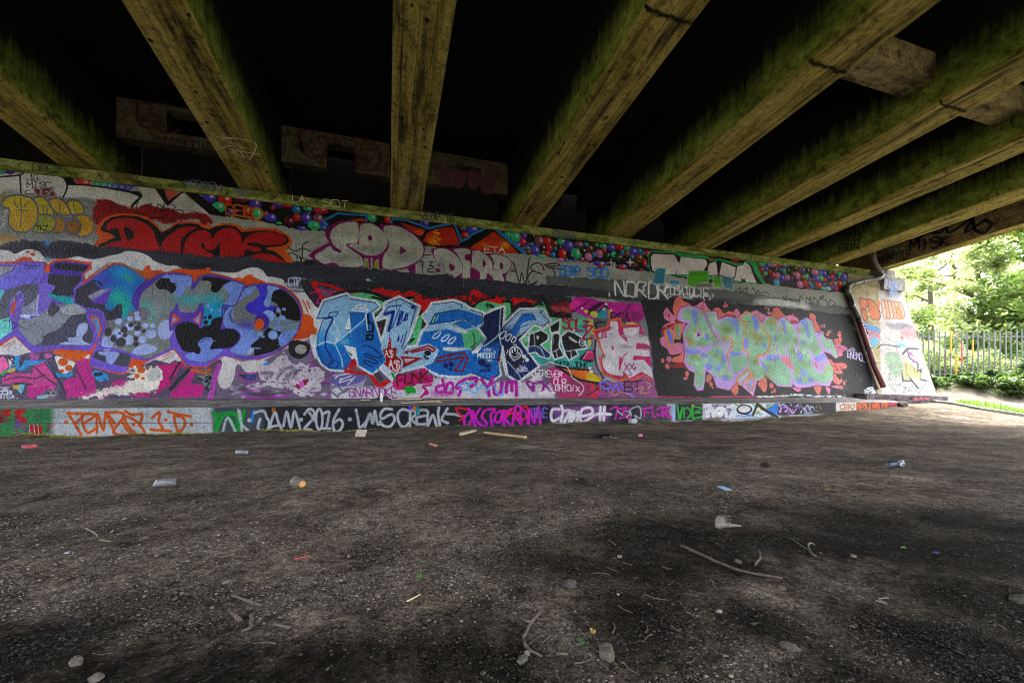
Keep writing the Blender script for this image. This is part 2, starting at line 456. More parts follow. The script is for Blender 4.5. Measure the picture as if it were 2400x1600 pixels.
# ---- yellow bubble letters
w.pid = P_TOER
GO = '#70737d'
w.spray('#b08a24', A(60, 600)[0], 12, 8, a=.7)
shp = [(A(30, 660, 60, 610, 130, 570, 250, 560, 370, 590, 440, 650, 470, 720, 475, 790, 460, 880, 410, 960, 330, 1010, 220, 1010, 140, 960, 110, 880, 120, 740, 60, 720, 30, 690), '#bfae30'),
       (A(420, 600, 520, 580, 600, 640, 650, 720, 660, 800, 560, 790, 480, 790, 470, 700), '#bcb040'), (A(480, 800, 600, 800, 680, 850, 680, 950, 600, 1010, 480, 1020, 400, 980, 470, 900), '#9aa028'),
       (A(600, 630, 700, 590, 780, 620, 840, 700, 860, 790, 740, 790, 660, 740), '#c0a850'), (A(690, 800, 800, 870, 830, 950, 760, 1010, 640, 1010, 690, 920), '#a88430'),
       (A(830, 640, 920, 610, 1000, 650, 1040, 740, 1000, 790, 900, 800, 860, 740), '#bcb030'), (A(900, 800, 1040, 790, 1130, 840, 1165, 920, 1130, 1010, 1040, 1060, 940, 1040, 1000, 960, 960, 860), '#bf9c16'),
       (A(800, 960, 850, 870, 950, 870, 1000, 930, 950, 1010, 860, 1030), '#98762c')]
for p, c in shp:
    w.fill(c, p)
    w.line('#a8581e', 5, p, closed=True, a=.35)
    w.line(GO, 4.2, p, closed=True)
w.fill('#bc9f14', A(130, 750, 460, 750, 460, 870, 400, 960, 330, 1000, 230, 1000, 150, 950, 120, 870), soft=3)
w.spray('#b8702c', A(900, 940)[0], 12, 8, a=.6)
w.spray('#b0703a', A(720, 930)[0], 9, 10, a=.5)
for p, c in shp:
    w.line('#b06a28', 2, p, closed=True, a=.5)
    w.line(GO, 4.4, p, closed=True)
w.spray('#8a9420', A(560, 880)[0], 14, 9, a=.5)
for p in (A(255, 600, 270, 780, 258, 940), A(210, 745, 350, 745), A(170, 640, 220, 710), A(350, 640, 310, 700), A(530, 680, 540, 780), A(570, 680, 585, 780), A(740, 680, 740, 780), A(910, 660, 930, 780), A(760, 830, 930, 830, 930, 800)):
    w.line('#6f7078', 3, p)
w.text('#191a1a', 'TKZ', A, 445, 930, 150, 60, 2)
# ---- red DUME letters
w.pid = P_DUME
w.gloss = .35
w.fill('#c86a20', J_(A(1140, 1175, 1230, 1060, 1165, 1010, 1190, 930, 1290, 820, 1420, 770, 1620, 765, 1800, 800, 1940, 900, 1985, 985, 2091, 930), B(60, 870, 180, 855, 300, 860, 390, 890, 520, 920, 640, 880, 780, 885, 860, 920, 910, 960,
       1100, 930, 1300, 950, 1440, 1020, 1490, 1090, 1470, 1180, 1400, 1220, 1470, 1290, 1520, 1375, 1430, 1385, 900, 1330, 0, 1280)), sm=0, soft=1.5)
w.fill('#15110f', J_(A(1190, 1170, 1330, 1105, 1420, 1060, 1350, 1010, 1270, 1000, 1235, 960, 1280, 880, 1360, 820, 1500, 790, 1700, 800, 1830, 850, 1930, 930, 1980, 1000, 2091, 945), B(80, 890, 260, 880, 360, 900, 380, 930, 480, 955,
       560, 920, 680, 900, 800, 920, 880, 990, 1000, 980, 1150, 965, 1300, 990, 1420, 1040, 1455, 1095, 1420, 1145, 1330, 1170, 1180, 1180, 1180, 1205, 1280, 1230, 1370, 1300, 1430, 1385, 900, 1330, 0, 1280)), sm=0)
R1 = '#b01522'
w.fill(R1, A(1310, 930, 1350, 870, 1450, 830, 1620, 828, 1770, 880, 1870, 960, 1915, 1070, 1920, 1240, 1300, 1172, 1480, 1105, 1485, 1050, 1450, 960, 1380, 955, 1330, 975))
w.fill('#15110f', A(1525, 945, 1600, 955, 1650, 1020, 1620, 1080, 1565, 1085))
w.fill(R1, J_(A(1985, 1240, 1995, 1120, 2091, 1020), B(100, 950, 200, 925, 320, 930, 200, 1010, 130, 1110, 110, 1275, -40, 1260)))
w.fill(R1, B(170, 1285, 170, 1150, 220, 1050, 320, 980, 420, 968, 490, 1010, 512, 1075, 560, 1005, 650, 950, 760, 940, 840, 1000, 870, 1080, 840, 1310, 600, 1310, 300, 1300))
w.fill('#15110f', B(375, 1150, 410, 1120, 430, 1190, 490, 1215, 560, 1180, 600, 1110, 605, 1310, 545, 1310, 520, 1260, 430, 1220))
w.fill(R1, B(920, 1070, 1010, 1010, 1160, 985, 1310, 1010, 1400, 1060, 1412, 1110, 1330, 1145, 1170, 1155, 1050, 1122, 960, 1118, 945, 1145, 1000, 1165, 1090, 1180, 1105, 1220, 1040, 1235, 930, 1205, 890, 1300, 862, 1240, 880, 1140))
w.fill(R1, B(930, 1310, 1100, 1255, 1240, 1270, 1340, 1320, 1395, 1385, 1100, 1375, 930, 1350))
for k in range(90):
    w.dot('#c8303a', (A, B)[k % 2](_b.uniform(*((1340, 2050), (60, 1390))[k % 2]), _b.uniform(980, 1280))[0], 1.2, .8, a=.0 if k % 3 else .5)
w.spray('#d8222c', B(1250, 1320)[0], 16, 6, a=.6)
w.pid = 0
w.gloss = .5
for p in (B(1450, 1180, 1500, 1220, 1560, 1220, 1620, 1190, 1720, 1230), B(1620, 1220, 1620, 1150, 1680, 1110), B(1615, 1220, 1620, 1310, 1680, 1330), B(1450, 1260, 1500, 1250, 1560, 1300, 1540, 1320), B(1600, 1300, 1610, 1380, 1580, 1290)):
    w.line('#1b1614', 2.4, p)
# ---- silver SOD
PUR, SIL = '#84186a', '#b9beb4'
w.pid = P_SOD
w.gloss = .3
w.fill(PUR, E(120, 760, 190, 690, 375, 595, 330, 520, 325, 440, 400, 380, 500, 330, 640, 325, 745, 362, 820, 348, 900, 355, 985, 410, 1000, 375, 1150, 380, 1280, 410, 1420, 490, 1510, 590, 1552, 690, 1530, 780, 1430, 880, 1430, 985,
                 1360, 985, 1335, 925, 1230, 945, 985, 935, 980, 800, 935, 830, 930, 900, 910, 900, 905, 790, 880, 790, 880, 925, 858, 925, 855, 800, 800, 790, 800, 905, 540, 905, 240, 865), sm=0, soft=1.5)
w.fill(SIL, E(395, 560, 388, 490, 430, 420, 520, 365, 640, 345, 728, 372, 722, 600, 600, 610, 588, 640, 660, 700, 760, 770, 790, 840, 775, 890, 540, 905, 450, 850, 380, 850, 330, 862, 270, 840, 198, 765, 290, 700, 385, 640, 425, 690, 505, 722, 528, 705, 440, 640))
w.fill(SIL, E(755, 400, 820, 370, 900, 375, 990, 430, 1060, 510, 1090, 590, 1070, 670, 1000, 740, 900, 765, 800, 750, 700, 690, 615, 632, 725, 622, 742, 590))
w.dot(PUR, E(875, 545)[0], 5.2, 7)
w.fill(SIL, E(1050, 410, 1150, 400, 1270, 430, 1400, 510, 1490, 600, 1530, 690, 1500, 790, 1400, 870, 1250, 920, 1040, 918, 1045, 760, 1100, 680, 1105, 590, 1050, 500))
w.fill(PUR, E(1245, 655, 1330, 710, 1245, 757), sm=0)
w.fill('#8fa02c', E(810, 850, 850, 840, 850, 925, 805, 920), sm=0, pid=0)
w.fill('#9aa83a', E(885, 905, 925, 905, 930, 840, 978, 840, 978, 928, 885, 925), sm=0, pid=0)
for t, c, x, y, rx, ry in ((E, '#8d9189', 560, 780, 40, 10), (E, '#8a8e86', 880, 690, 34, 8), (E, '#888c84', 1280, 780, 36, 18), (E, '#d6dad0', 1250, 600, 40, 8), (E, '#d2d6cc', 600, 560, 30, 8)):
    w.spray(c, t(x, y)[0], rx, ry, a=.6)
# ---- silver DERP
w.pid = P_DERP
w.fill(PUR, J_(E(1610, 690, 1750, 668, 1850, 688, 1900, 672, 2091, 675), F(30, 700, 120, 710, 200, 755, 250, 750, 360, 755, 470, 795, 525, 860, 510, 935, 455, 1000, 445, 1100, 130, 1072, 0, 1062), E(2000, 1055, 1950, 1035, 1880, 1050, 1860, 1005, 1800, 1000, 1760, 880, 1690, 850, 1650, 780)), sm=0, soft=1.2)
w.fill(SIL, E(1660, 710, 1760, 690, 1860, 720, 1960, 810, 2005, 910, 1990, 990, 1910, 1040, 1870, 1005, 1805, 1000, 1765, 875, 1690, 840), sm=1)
w.fill(PUR, E(1840, 870, 1910, 910, 1900, 950, 1860, 960))
w.fill(SIL, J_(E(1890, 700, 2000, 688), F(-10, 700, 10, 720, 10, 760), E(2035, 765, 2040, 830), F(10, 850, 10, 1060), E(2000, 1045, 2015, 900, 1960, 790)), sm=0)
w.fill(SIL, F(30, 860, 40, 720, 120, 715, 220, 780, 275, 850, 280, 940, 350, 970, 385, 1030, 372, 1082, 300, 1082, 280, 1030, 215, 990, 200, 1070, 130, 1065, 130, 980, 60, 930, 20, 920), sm=0)
w.fill(PUR, F(165, 825, 205, 870, 190, 910, 162, 915))
w.fill(SIL, F(260, 770, 360, 770, 460, 805, 510, 860, 500, 930, 450, 985, 400, 1000, 430, 1095, 385, 1090, 355, 970, 295, 935, 302, 870, 285, 820))
w.fill(PUR, F(375, 855, 415, 890, 402, 940, 375, 935))
w.dot(PUR, E(1705, 955)[0], 6, 5)
w.pid = 0
for p in (E(1490, 830, 1540, 850, 1520, 880, 1530, 900), E(1490, 830, 1520, 930, 1520, 1000), E(1600, 850, 1640, 850, 1605, 900, 1645, 900, 1640, 930, 1580, 940, 1585, 970, 1670, 980), E(1540, 765, 1610, 765), E(1700, 880, 1730, 900)):
    w.line('#15151a', 2.0, p, sm=0)
w.spray('#b0b4ac', E(1590, 680)[0], 9, 6, a=.8)
# ---- WET, DERP SOD
for p in (F(535, 855, 570, 960, 615, 1105, 640, 985, 690, 1165, 700, 1040, 735, 800), F(915, 950, 880, 880, 810, 865, 745, 920, 790, 965, 885, 1000, 780, 965, 715, 1040, 745, 1120, 830, 1090), F(915, 890, 1000, 905, 1100, 890, 1050, 868, 930, 882), F(945, 920, 1150, 940), F(1020, 930, 1050, 1020), F(510, 960, 560, 970)):
    w.line('#191715', 2.6, p)
w.text('#3f94dc', 'DERP', F, 1105, 905, 260, 105, 4, rise=15)
w.text('#3f94dc', 'SOD', F, 1435, 920, 270, 100, 4, rise=15)
# ---- rolled slate band and grey patch
w.gloss = .4
w.fill('#42454f', J_(S(-280, 545), A(0, 1180, 270, 1110, 500, 1130, 640, 1130, 820, 1110, 1000, 1130, 1180, 1170, 1380, 1180, 2091, 1235), B(500, 1290, 930, 1300, 1160, 1340, 1430, 1372, 1640, 1340, 1800, 1362, 1900, 1400, 2091, 1420),
                     E(540, 905, 800, 920, 1040, 937, 1240, 957, 1480, 1000, 1860, 1010, 1890, 1045, 2091, 1052), F(460, 1095, 690, 1122, 945, 1130, 1300, 1150, 2091, 1250, 2091, 1340, 1500, 1275, 1250, 1275, 1000, 1290, 700, 1265, 300, 1225, 0, 1195),
                     E(1600, 1170, 900, 1105, 0, 1040), D(1700, 300, 0, 300), C(2091, 200, 1000, 200, 0, 80), S(-280, 600)), sm=0, rough=2.2)
w.fill('#6b726f', J_(F(945, 1025, 1330, 1042, 2091, 1085), I(410, 600, 560, 622, 1400, 690, 2091, 775), J(900, 850, 1240, 880, 1262, 965, 830, 930, 430, 882), I(2091, 905, 1400, 832, 700, 795, 0, 805), F(2091, 1330, 1800, 1240, 1360, 1170, 1160, 1130, 945, 1135)), sm=0, rough=2)
w.fill('#4a4d52', J_(F(1180, 1170, 1500, 1180, 2091, 1270), I(300, 720, 700, 740, 1400, 790, 1800, 830), I(1400, 835, 700, 797, 0, 808), F(2091, 1340, 1500, 1275, 1250, 1275)), sm=0, soft=8)
w.spray('#d9e4e6', E(850, 1065)[0], 6, 4, a=.95)
w.spray('#58b8c8', E(880, 1085)[0], 6, 4, a=.5)
for k in range(260):
    xx = _b.uniform(0, 1300)
    w.line(('#2b2d34', '#7d828c', '#1d1f25')[k % 3], 1.5, E(xx, 1030 + xx * .085 + _b.uniform(0, 40), xx + 3, 1070 + xx * .085 + _b.uniform(0, 60)), sm=0, a=.7)
w.spray('#c0984e', A(100, 1085)[0], 26, 8, a=.8)
w.spray('#caa87a', A(30, 1140)[0], 16, 8, a=.7)
w.spray('#5aa6e0', A(580, 1150)[0], 8, 9, a=.95)
w.spray('#1e2028', A(430, 1190)[0], 26, 10, a=.6)
w.spray('#1c1e25', A(980, 1240)[0], 50, 9, a=.6)
w.spray('#b9bec0', A(850, 1100)[0], 26, 5, a=.6)
w.spray('#1a1c22', B(350, 1400)[0], 40, 6, a=.7)
w.fill('#35373f', B(1630, 1350, 1720, 1330, 1800, 1360, 1780, 1390, 1650, 1400))
# ---- grey band tags
w.fill('#d8dcdc', J_(I(1680, 790, 1800, 760, 1950, 780), J(430, 790, 560, 820, 720, 850, 760, 915, 430, 880, 100, 860)), soft=9, rough=3, a=.85, spk=.72)
w.spray('#e6e9e8', J(420, 830)[0], 50, 9, a=.7, spk=1.15)
w.spray('#e6e9e8', J(700, 850)[0], 14, 12, a=.6, spk=1.15)
w.text('#dfe2e2', '.NOROR', F, 1640, 1070, 800, 190, 4.2, rise=40, jit=.1)
w.text('#e6e8e8', 'COMATOCIE', I, 560, 620, 540, 110, 2.6, rise=30, jit=.14)
for p in (I(620, 600, 555, 650, 580, 760, 640, 740), I(670, 730, 830, 720, 1000, 750), I(740, 750, 900, 750), I(790, 770, 890, 775), I(1070, 720, 1030, 760, 1050, 800), I(1080, 730, 1120, 770, 1100, 810), I(1140, 725, 1160, 740, 1140, 760), I(575, 570, 590, 610), I(600, 590, 620, 630)):
    w.line('#e6e8e8', 2.2, p)
for p in (J(640, 800, 655, 745, 690, 805), J(720, 840, 728, 760, 760, 800, 775, 755, 785, 850, 825, 760, 870, 840), J(872, 850, 880, 790, 930, 785, 975, 800, 980, 850), J(1000, 860, 1010, 800, 1050, 800, 1105, 880), J(890, 755, 940, 745, 920, 770, 890, 765), J(450, 760, 470, 800, 490, 745), J(500, 790, 530, 780, 540, 810), J(60, 680, 80, 650, 110, 720, 140, 680, 150, 720, 220, 700, 280, 730), I(1420, 690, 1490, 650, 1480, 710, 1570, 650, 1560, 720), J(1030, 870, 1060, 850, 1080, 880)):
    w.line('#2c2422', 1.8, p)
# ---- white block letters with green edge
w.pid = P_DEN
w.fill('#45b878', J_(I(350, 240, 390, 185, 690, 205, 760, 215, 1090, 265, 1130, 300, 1240, 295, 1430, 350, 1510, 350), J(30, 310, 110, 330, 150, 440, 225, 600, 160, 605), I(1680, 610, 1400, 575, 420, 465, 380, 450)), sm=0)
w.fill('#c42c3c', I(1110, 290, 1140, 260, 1160, 270, 1120, 310), sm=0)
w.dot('#b82a48', I(1420, 310)[0], 10, 7)
w.dot('#c8a0b8', I(1440, 300)[0], 3, 3)
w.fill('#131517', I(360, 250, 400, 200, 690, 225, 740, 262, 1080, 290, 1120, 320, 1250, 315, 1430, 380, 1520, 370, 1530, 320, 1620, 370, 1680, 490, 1765, 605, 1690, 600, 1400, 565, 1050, 495, 690, 490, 420, 455, 390, 440), sm=0)
WL = '#dedbda'
for p in (I(385, 270, 420, 225, 680, 240, 735, 350, 690, 475, 570, 478, 440, 442, 410, 430), I(735, 350, 760, 265, 1060, 300, 1085, 360, 1030, 440, 860, 440, 850, 485, 700, 482), I(1090, 400, 1112, 350, 1190, 325, 1210, 490, 1098, 495),
          I(1262, 335, 1430, 402, 1420, 500, 1390, 535, 1230, 488), I(1450, 390, 1528, 372, 1540, 330, 1610, 390, 1640, 490, 1690, 595, 1400, 560, 1432, 500)):
    w.fill(WL, p, sm=0)
w.fill('#23262a', I(1495, 575, 1510, 535, 1530, 550, 1545, 535, 1555, 580), sm=0)
w.pid = 0
for c, p in (('#4090b0', I(450, 405, 480, 395, 575, 405, 550, 600, 412, 585)), ('#4090b0', I(615, 545, 740, 550, 750, 605, 620, 600)), ('#62b82c', I(870, 435, 1100, 445, 1100, 580, 960, 590, 920, 640, 830, 610, 840, 500)),
             ('#68b43a', I(1140, 505, 1250, 510, 1260, 645, 1165, 640)), ('#5e98a8', I(1240, 515, 1390, 520, 1405, 690, 1290, 645))):
    w.fill(c, p, sm=0, soft=2, rough=1.5, a=.92)
    w.line('#c6cccb', 3, p, sm=0, closed=True, a=.6)
w.fill('#70775f', I(960, 590, 1130, 590, 1140, 640, 930, 640), sm=0, a=.7)
# ================================================================= big purple mural
w.pid = P_CAMO
w.gloss = .4
CL = '#d9dadb'
w.fill(CL, J_(S(-280, 560), A(0, 1230, 120, 1240, 190, 1280, 330, 1222, 470, 1240, 530, 1300, 600, 1372, 640, 1340, 820, 1330, 960, 1302, 1080, 1330, 1200, 1330, 1350, 1290, 1480, 1262, 1560, 1230, 1700, 1240, 1830, 1290, 1900, 1350, 2060, 1402), B(30, 1400, 80, 1405, 130, 1432, 200, 1470, 500, 1480, 620, 1482, 800, 1490, 900, 1450, 1030, 1425, 1130, 1462, 1190, 1540),
                  D(1250, 235, 1380, 270, 1400, 335, 1520, 430, 1650, 430, 1750, 490, 1790, 580, 1900, 500, 2000, 900, 1800, 1200, 1760, 1250, 1400, 1260, 1100, 1290, 700, 1260, 60, 1280, 0, 1305), C(1900, 1312, 1600, 1380, 1000, 1260, 700, 1200, 380, 1175, 200, 1222, 0, 1205), S(-280, 840)), soft=1.5)
w.spray('#a8d4e0', C(590, 40)[0], 12, 8, a=.7)
w.spray('#b8d4e0', D(520, 175)[0], 12, 4, a=.6)
OR2 = '#d86a28'
w.fill(OR2, J_(S(-280, 612), C(0, 75, 200, 60, 240, 25, 290, 8, 380, 10, 420, 55, 570, 68, 600, 95, 650, 45, 780, 22, 1000, 50, 1130, 62, 1130, 150, 1040, 210, 1060, 275, 1200, 205, 1380, 65, 1500, 65, 1650, 135, 1750, 160, 1790, 105, 1830, 90, 1850, 115, 1855, 160, 1980, 150, 2020, 178, 2091, 172), D(20, 150, 120, 130, 280, 152, 400, 140, 500, 180, 640, 210, 780, 250, 830, 240, 890, 255, 930, 215, 980, 205, 1030, 240, 1080, 265, 1150, 290, 1170, 310, 1250, 312, 1380, 340, 1500, 420, 1580, 520, 1640, 690,
        1700, 720, 1750, 800, 1760, 870, 1740, 930, 1690, 990, 1600, 1005, 1540, 1000, 1400, 1120, 1300, 1190, 1100, 1260, 900, 1270, 800, 1255, 660, 1215, 560, 1270, 430, 1360, 190, 1350, 90, 1200, 40, 1140, 0, 1150), C(2091, 1160, 1800, 1290, 1740, 1340, 1660, 1362, 1590, 1360, 1545, 1435, 1400, 1430, 1100, 1355, 1082, 1290, 1130, 1185, 1070, 1185, 1000, 1260, 880, 1275, 790, 1230, 690, 1190, 690, 1150, 560, 1170, 430, 1192, 360, 1150, 190, 985, 0, 1115), S(-280, 860)), sm=0)
w.dot(OR2, D(465, 145)[0], 6.5, 5.5)
PL, PD = '#8672d0', '#5c47a8'
w.fill(PL, J_(S(-280, 618), C(0, 95, 230, 85, 290, 60, 560, 72, 550, 200, 620, 190, 620, 110, 660, 70, 800, 50, 1105, 92, 1090, 140, 1020, 210, 1040, 295, 950, 380, 1250, 180, 1400, 98, 1500, 100, 1620, 160, 1780, 268, 1812, 290, 1850, 270, 1950, 200, 2091, 188), D(0, 182, 130, 195, 260, 220, 290, 315, 360, 230, 460, 203, 700, 250, 880, 310, 930, 350, 1050, 320, 1230, 325, 1380, 370, 1480, 440, 1570, 550, 1612, 680, 1600, 820, 1540, 940, 1440, 1070, 1330, 1160, 1150, 1240, 920, 1265, 820, 1245, 650, 1210, 540, 1270, 430, 1345, 200, 1335, 110, 1200, 50, 1125, 0, 1140),
               C(2091, 1150, 1980, 1200, 1800, 1275, 1620, 1245, 1590, 1330, 1540, 1422, 1400, 1415, 1112, 1340, 1100, 1285, 1160, 1140, 1090, 1150, 900, 1142, 720, 1132, 430, 1180, 370, 1150, 190, 970, 0, 1080), S(-280, 850)), sm=0)
# darker purple on the upper half
w.fill(PD, J_(C(1250, 180, 1400, 98, 1500, 100, 1620, 160, 1780, 268, 1850, 270, 1950, 200, 2091, 188), D(130, 195, 260, 220, 290, 315, 360, 230, 460, 203, 700, 250, 880, 310, 930, 350, 1050, 320, 1230, 325, 1380, 370, 1480, 440, 1570, 550, 1612, 680, 1600, 820, 1540, 940, 1440, 1070, 1330, 1160), D(900, 700, 0, 600), C(1700, 700, 1600, 500, 1300, 250)), sm=0, soft=10, a=.85)
w.fill(PD, C(620, 110, 660, 70, 800, 50, 1105, 92, 1090, 140, 1020, 210, 1000, 240, 620, 220), sm=0, a=.8)
# left letter
w.fill('#9aa0b4', J_(S(-280, 690), C(0, 480, 250, 360, 480, 340, 490, 440, 470, 700, 250, 710, 120, 740, 0, 1060), S(-280, 845)), sm=0)
w.fill('#6e7080', C(0, 500, 60, 430, 250, 360, 480, 335, 475, 480, 300, 620, 290, 450, 230, 430, 150, 530, 110, 640, 125, 745, 0, 765))
w.fill('#8a86e0', J_(S(-280, 640), C(0, 120, 240, 108, 520, 108, 530, 230, 480, 330, 250, 350, 100, 412, 0, 400), S(-280, 690)), sm=0)
w.fill('#a9abb4', J_(S(-280, 628), C(0, 110, 200, 120, 150, 185, 0, 275), S(-280, 655)), sm=0)
w.line('#7a68c4', 2.5, C(-20, 115, 195, 122, 150, 180, -20, 270), sm=0)
w.line('#b8aede', 3, C(-20, 90, 230, 110, 190, 190, -20, 300), sm=0, a=.6)
w.fill('#78d0da', C(-40, 400, 65, 420, 20, 520, -40, 540), sm=0)
w.fill('#92dfdc', C(-200, 790, 0, 780, 130, 750, 162, 910, 0, 1030, -200, 1100), sm=0)
w.line('#3c6c78', 2, C(40, 800, 125, 770, 130, 870), sm=0)
w.line('#2a2a34', 2, C(310, 112, 490, 122), sm=0)
w.line('#2a2a34', 2, C(345, 140, 450, 148), sm=0)
w.fill('#9686e0', C(480, 340, 600, 320, 690, 370, 640, 500, 600, 600, 520, 710, 458, 705), sm=0)
w.fill('#8a78cc', C(230, 460, 298, 450, 280, 640, 235, 820, 190, 800, 130, 750, 110, 640, 150, 540))
w.fill('#d0703a', C(205, 525, 200, 600, 160, 705, 135, 680, 150, 600))
w.line('#c9cdee', 3, C(472, 470, 455, 705), sm=0)
w.fill('#c9cff0', C(255, 712, 505, 708, 470, 722, 380, 722, 365, 765, 255, 745), sm=0)
w.line('#c9cdee', 2, C(420, 570, 415, 700), sm=0)
w.fill('#43434f', C(600, 215, 1010, 240, 1000, 290, 900, 400, 920, 465, 830, 490, 620, 480, 690, 360, 588, 325), sm=0)
w.fill('#2f3038', C(680, 140, 700, 85, 740, 75, 1065, 110, 1055, 155, 1005, 182), sm=1)
w.fill('#484754', C(940, 400, 1150, 275, 1242, 390, 1078, 480, 1140, 550, 1292, 590, 1300, 640, 1380, 650, 1440, 580, 1490, 575, 1505, 640, 1490, 750, 1420, 762, 1300, 790, 1260, 690, 1240, 640, 1060, 620, 920, 560, 930, 470), sm=0)
w.fill('#989eaa', C(240, 770, 365, 768, 505, 712, 640, 590, 900, 580, 1050, 650, 1062, 690, 900, 720, 760, 860, 640, 930, 520, 1040, 440, 1100, 360, 1050, 240, 900, 228, 810), sm=0)
w.fill('#5c5a68', C(590, 680, 640, 560, 700, 590, 740, 640, 700, 690, 640, 740))
w.fill('#5f6174', C(1055, 700, 900, 720, 780, 830, 720, 890, 560, 960, 510, 1050, 440, 1098, 760, 1082, 1080, 1082, 1150, 970, 1112, 850, 1062, 760))
w.fill('#b6bcc0', C(745, 640, 900, 578, 1042, 640, 1052, 690, 900, 712, 800, 705))
w.fill('#bac6ea', C(740, 1078, 800, 1045, 850, 1042, 838, 1000, 890, 988, 935, 985, 945, 900, 970, 840, 1030, 808, 1080, 828, 1075, 900, 1012, 990, 1042, 1042, 1100, 1078))
w.fill('#3fb4ba', C(575, 462, 640, 458, 720, 480, 800, 478, 900, 522, 895, 575, 830, 588, 760, 560, 690, 530))
for p in (C(0, 570, 60, 620, 160, 610, 300, 420, 480, 250), C(240, 850, 360, 910), C(760, 830, 830, 830, 860, 850, 910, 828), C(150, 800, 230, 840, 130, 900)):
    w.line('#24222c', 1.4, p, a=.7)
# A stroke with blue to green fade
w.fill('#4a86d0', C(1160, 275, 1250, 205, 1400, 112, 1500, 112, 1610, 165, 1785, 285, 1700, 390, 1640, 490, 1640, 560, 1670, 635, 1590, 690, 1545, 755, 1490, 720, 1490, 600, 1440, 580, 1370, 660, 1300, 625, 1310, 520, 1380, 385, 1250, 385), sm=1)
w.spray('#2fbfa4', C(1450, 500)[0], 28, 22, a=.9)
w.spray('#2fbfa4', C(1540, 640)[0], 16, 22, a=.9)
w.spray('#38a8d8', C(1500, 200)[0], 40, 18, a=.8)
w.spray('#6a5fd0', C(1290, 280)[0], 22, 16, a=.8)
w.spray('#46c46c', C(1600, 270)[0], 7, 6, a=.8)
w.spray('#46c46c', C(1540, 230)[0], 6, 5, a=.7)
w.fill('#484754', C(1140, 550, 1292, 590, 1292, 640, 1370, 662, 1440, 585, 1490, 575, 1505, 640, 1488, 752, 1420, 762, 1300, 790), sm=1)
w.fill('#7c58c0', C(1130, 560, 1380, 385, 1330, 500, 1300, 585), sm=0)
w.fill('#a0a8ae', C(1080, 485, 1240, 402, 1350, 392, 1140, 522), sm=0)
for p in (C(1155, 280, 1265, 345), C(1200, 285, 1265, 325), C(1210, 320, 1270, 370)):
    w.line('#1f2030', 2, p, sm=0)
w.line('#c85a2a', 2, C(1090, 250, 1350, 65), sm=0)
w.line('#c85a2a', 2, C(1075, 275, 1330, 95), sm=0, a=.8)
# grey middle letter
w.fill('#8f9694', J_(C(1700, 640, 1722, 500, 1760, 420, 1890, 310, 1960, 250, 2091, 222), D(130, 225, 240, 240, 255, 330, 255, 400, 300, 380, 380, 240, 460, 235, 740, 290, 885, 335, 820, 545, 760, 590, 640, 595, 640, 730, 500, 830, 410, 850, 380, 690, 300, 665, 180, 680, 110, 655, 90, 555, 40, 640, 0, 760), C(2085, 700, 2080, 820, 2091, 1120, 1950, 1180, 1800, 1250, 1650, 1190, 1400, 1112, 1262, 1082, 1250, 960, 1300, 900, 1290, 790, 1430, 765, 1560, 752, 1690, 645)), sm=0)
w.spray('#98a8b0', C(1950, 620)[0], 30, 16, a=.7)
w.spray('#58bcac', C(1790, 610)[0], 14, 14, a=.8)
w.spray('#6ab8b0', C(1870, 720)[0], 10, 14, a=.6)
w.spray('#5cb8c4', D(230, 520)[0], 34, 14, a=.8)
w.spray('#48b8c8', D(520, 520)[0], 26, 16, a=.8)
w.fill('#1b1c22', J_(C(1910, 330, 1965, 262, 2091, 205), D(60, 240, 60, 330, 80, 395, 0, 420), C(2030, 390, 1955, 390)), sm=1)
w.fill('#1b1c22', D(0, 310, 60, 330, 60, 400, 20, 440, 0, 430))
w.fill('#8ea6e2', C(1990, 230, 2050, 205, 2091, 220, 2091, 250, 2010, 250))
w.fill('#8ea6e2', D(0, 215, 120, 215, 255, 235, 258, 330, 190, 370, 150, 450, 100, 482, 55, 450, 80, 340, 50, 310, 5, 300))
w.fill('#14151a', D(380, 270, 420, 235, 600, 250, 745, 292, 660, 330, 600, 410, 550, 432, 500, 405, 500, 310, 450, 282, 410, 285))
w.fill('#8ea6e2', D(745, 295, 880, 332, 888, 372, 820, 545, 760, 592, 640, 588, 700, 525, 712, 440, 690, 400, 655, 350))
w.fill('#2ba6ca', D(415, 600, 560, 555, 640, 535, 642, 730, 540, 745, 500, 830, 410, 845, 385, 760))
for x, y, r_ in ((460, 595, 25), (500, 640, 18), (610, 650, 30), (505, 665, 14)):
    w.dot('#9ab0ea', D(x, y)[0], r_ / 5.2, a=.85)
for x, y, rx, ry in ((1340, 830, 80, 55), (1530, 810, 55, 50), (1610, 695, 40, 35), (1740, 710, 35, 30), (1770, 750, 40, 35), (1750, 670, 100, 60)):
    w.dot('#86838e', C(x, y)[0], rx / 5.2, ry / 5.2)
for x, y, rx, ry in ((1460, 790, 45, 38), (1595, 755, 32, 28), (1690, 745, 38, 34), (1680, 690, 30, 25), (1450, 940, 70, 60), (1575, 1015, 70, 60), (1750, 1010, 55, 45), (1855, 940, 68, 58), (1785, 840, 40, 32), (1875, 840, 38, 30), (1595, 850, 60, 50), (1690, 930, 40, 38), (1320, 1060, 75, 95), (2030, 890, 95, 120)):
    w.dot('#b6c4ee', C(x, y)[0], rx / 5.2, ry / 5.2)
w.fill('#b6c4ee', C(1625, 1180, 1680, 1100, 1790, 1065, 1890, 1090, 1925, 1140, 1780, 1200))
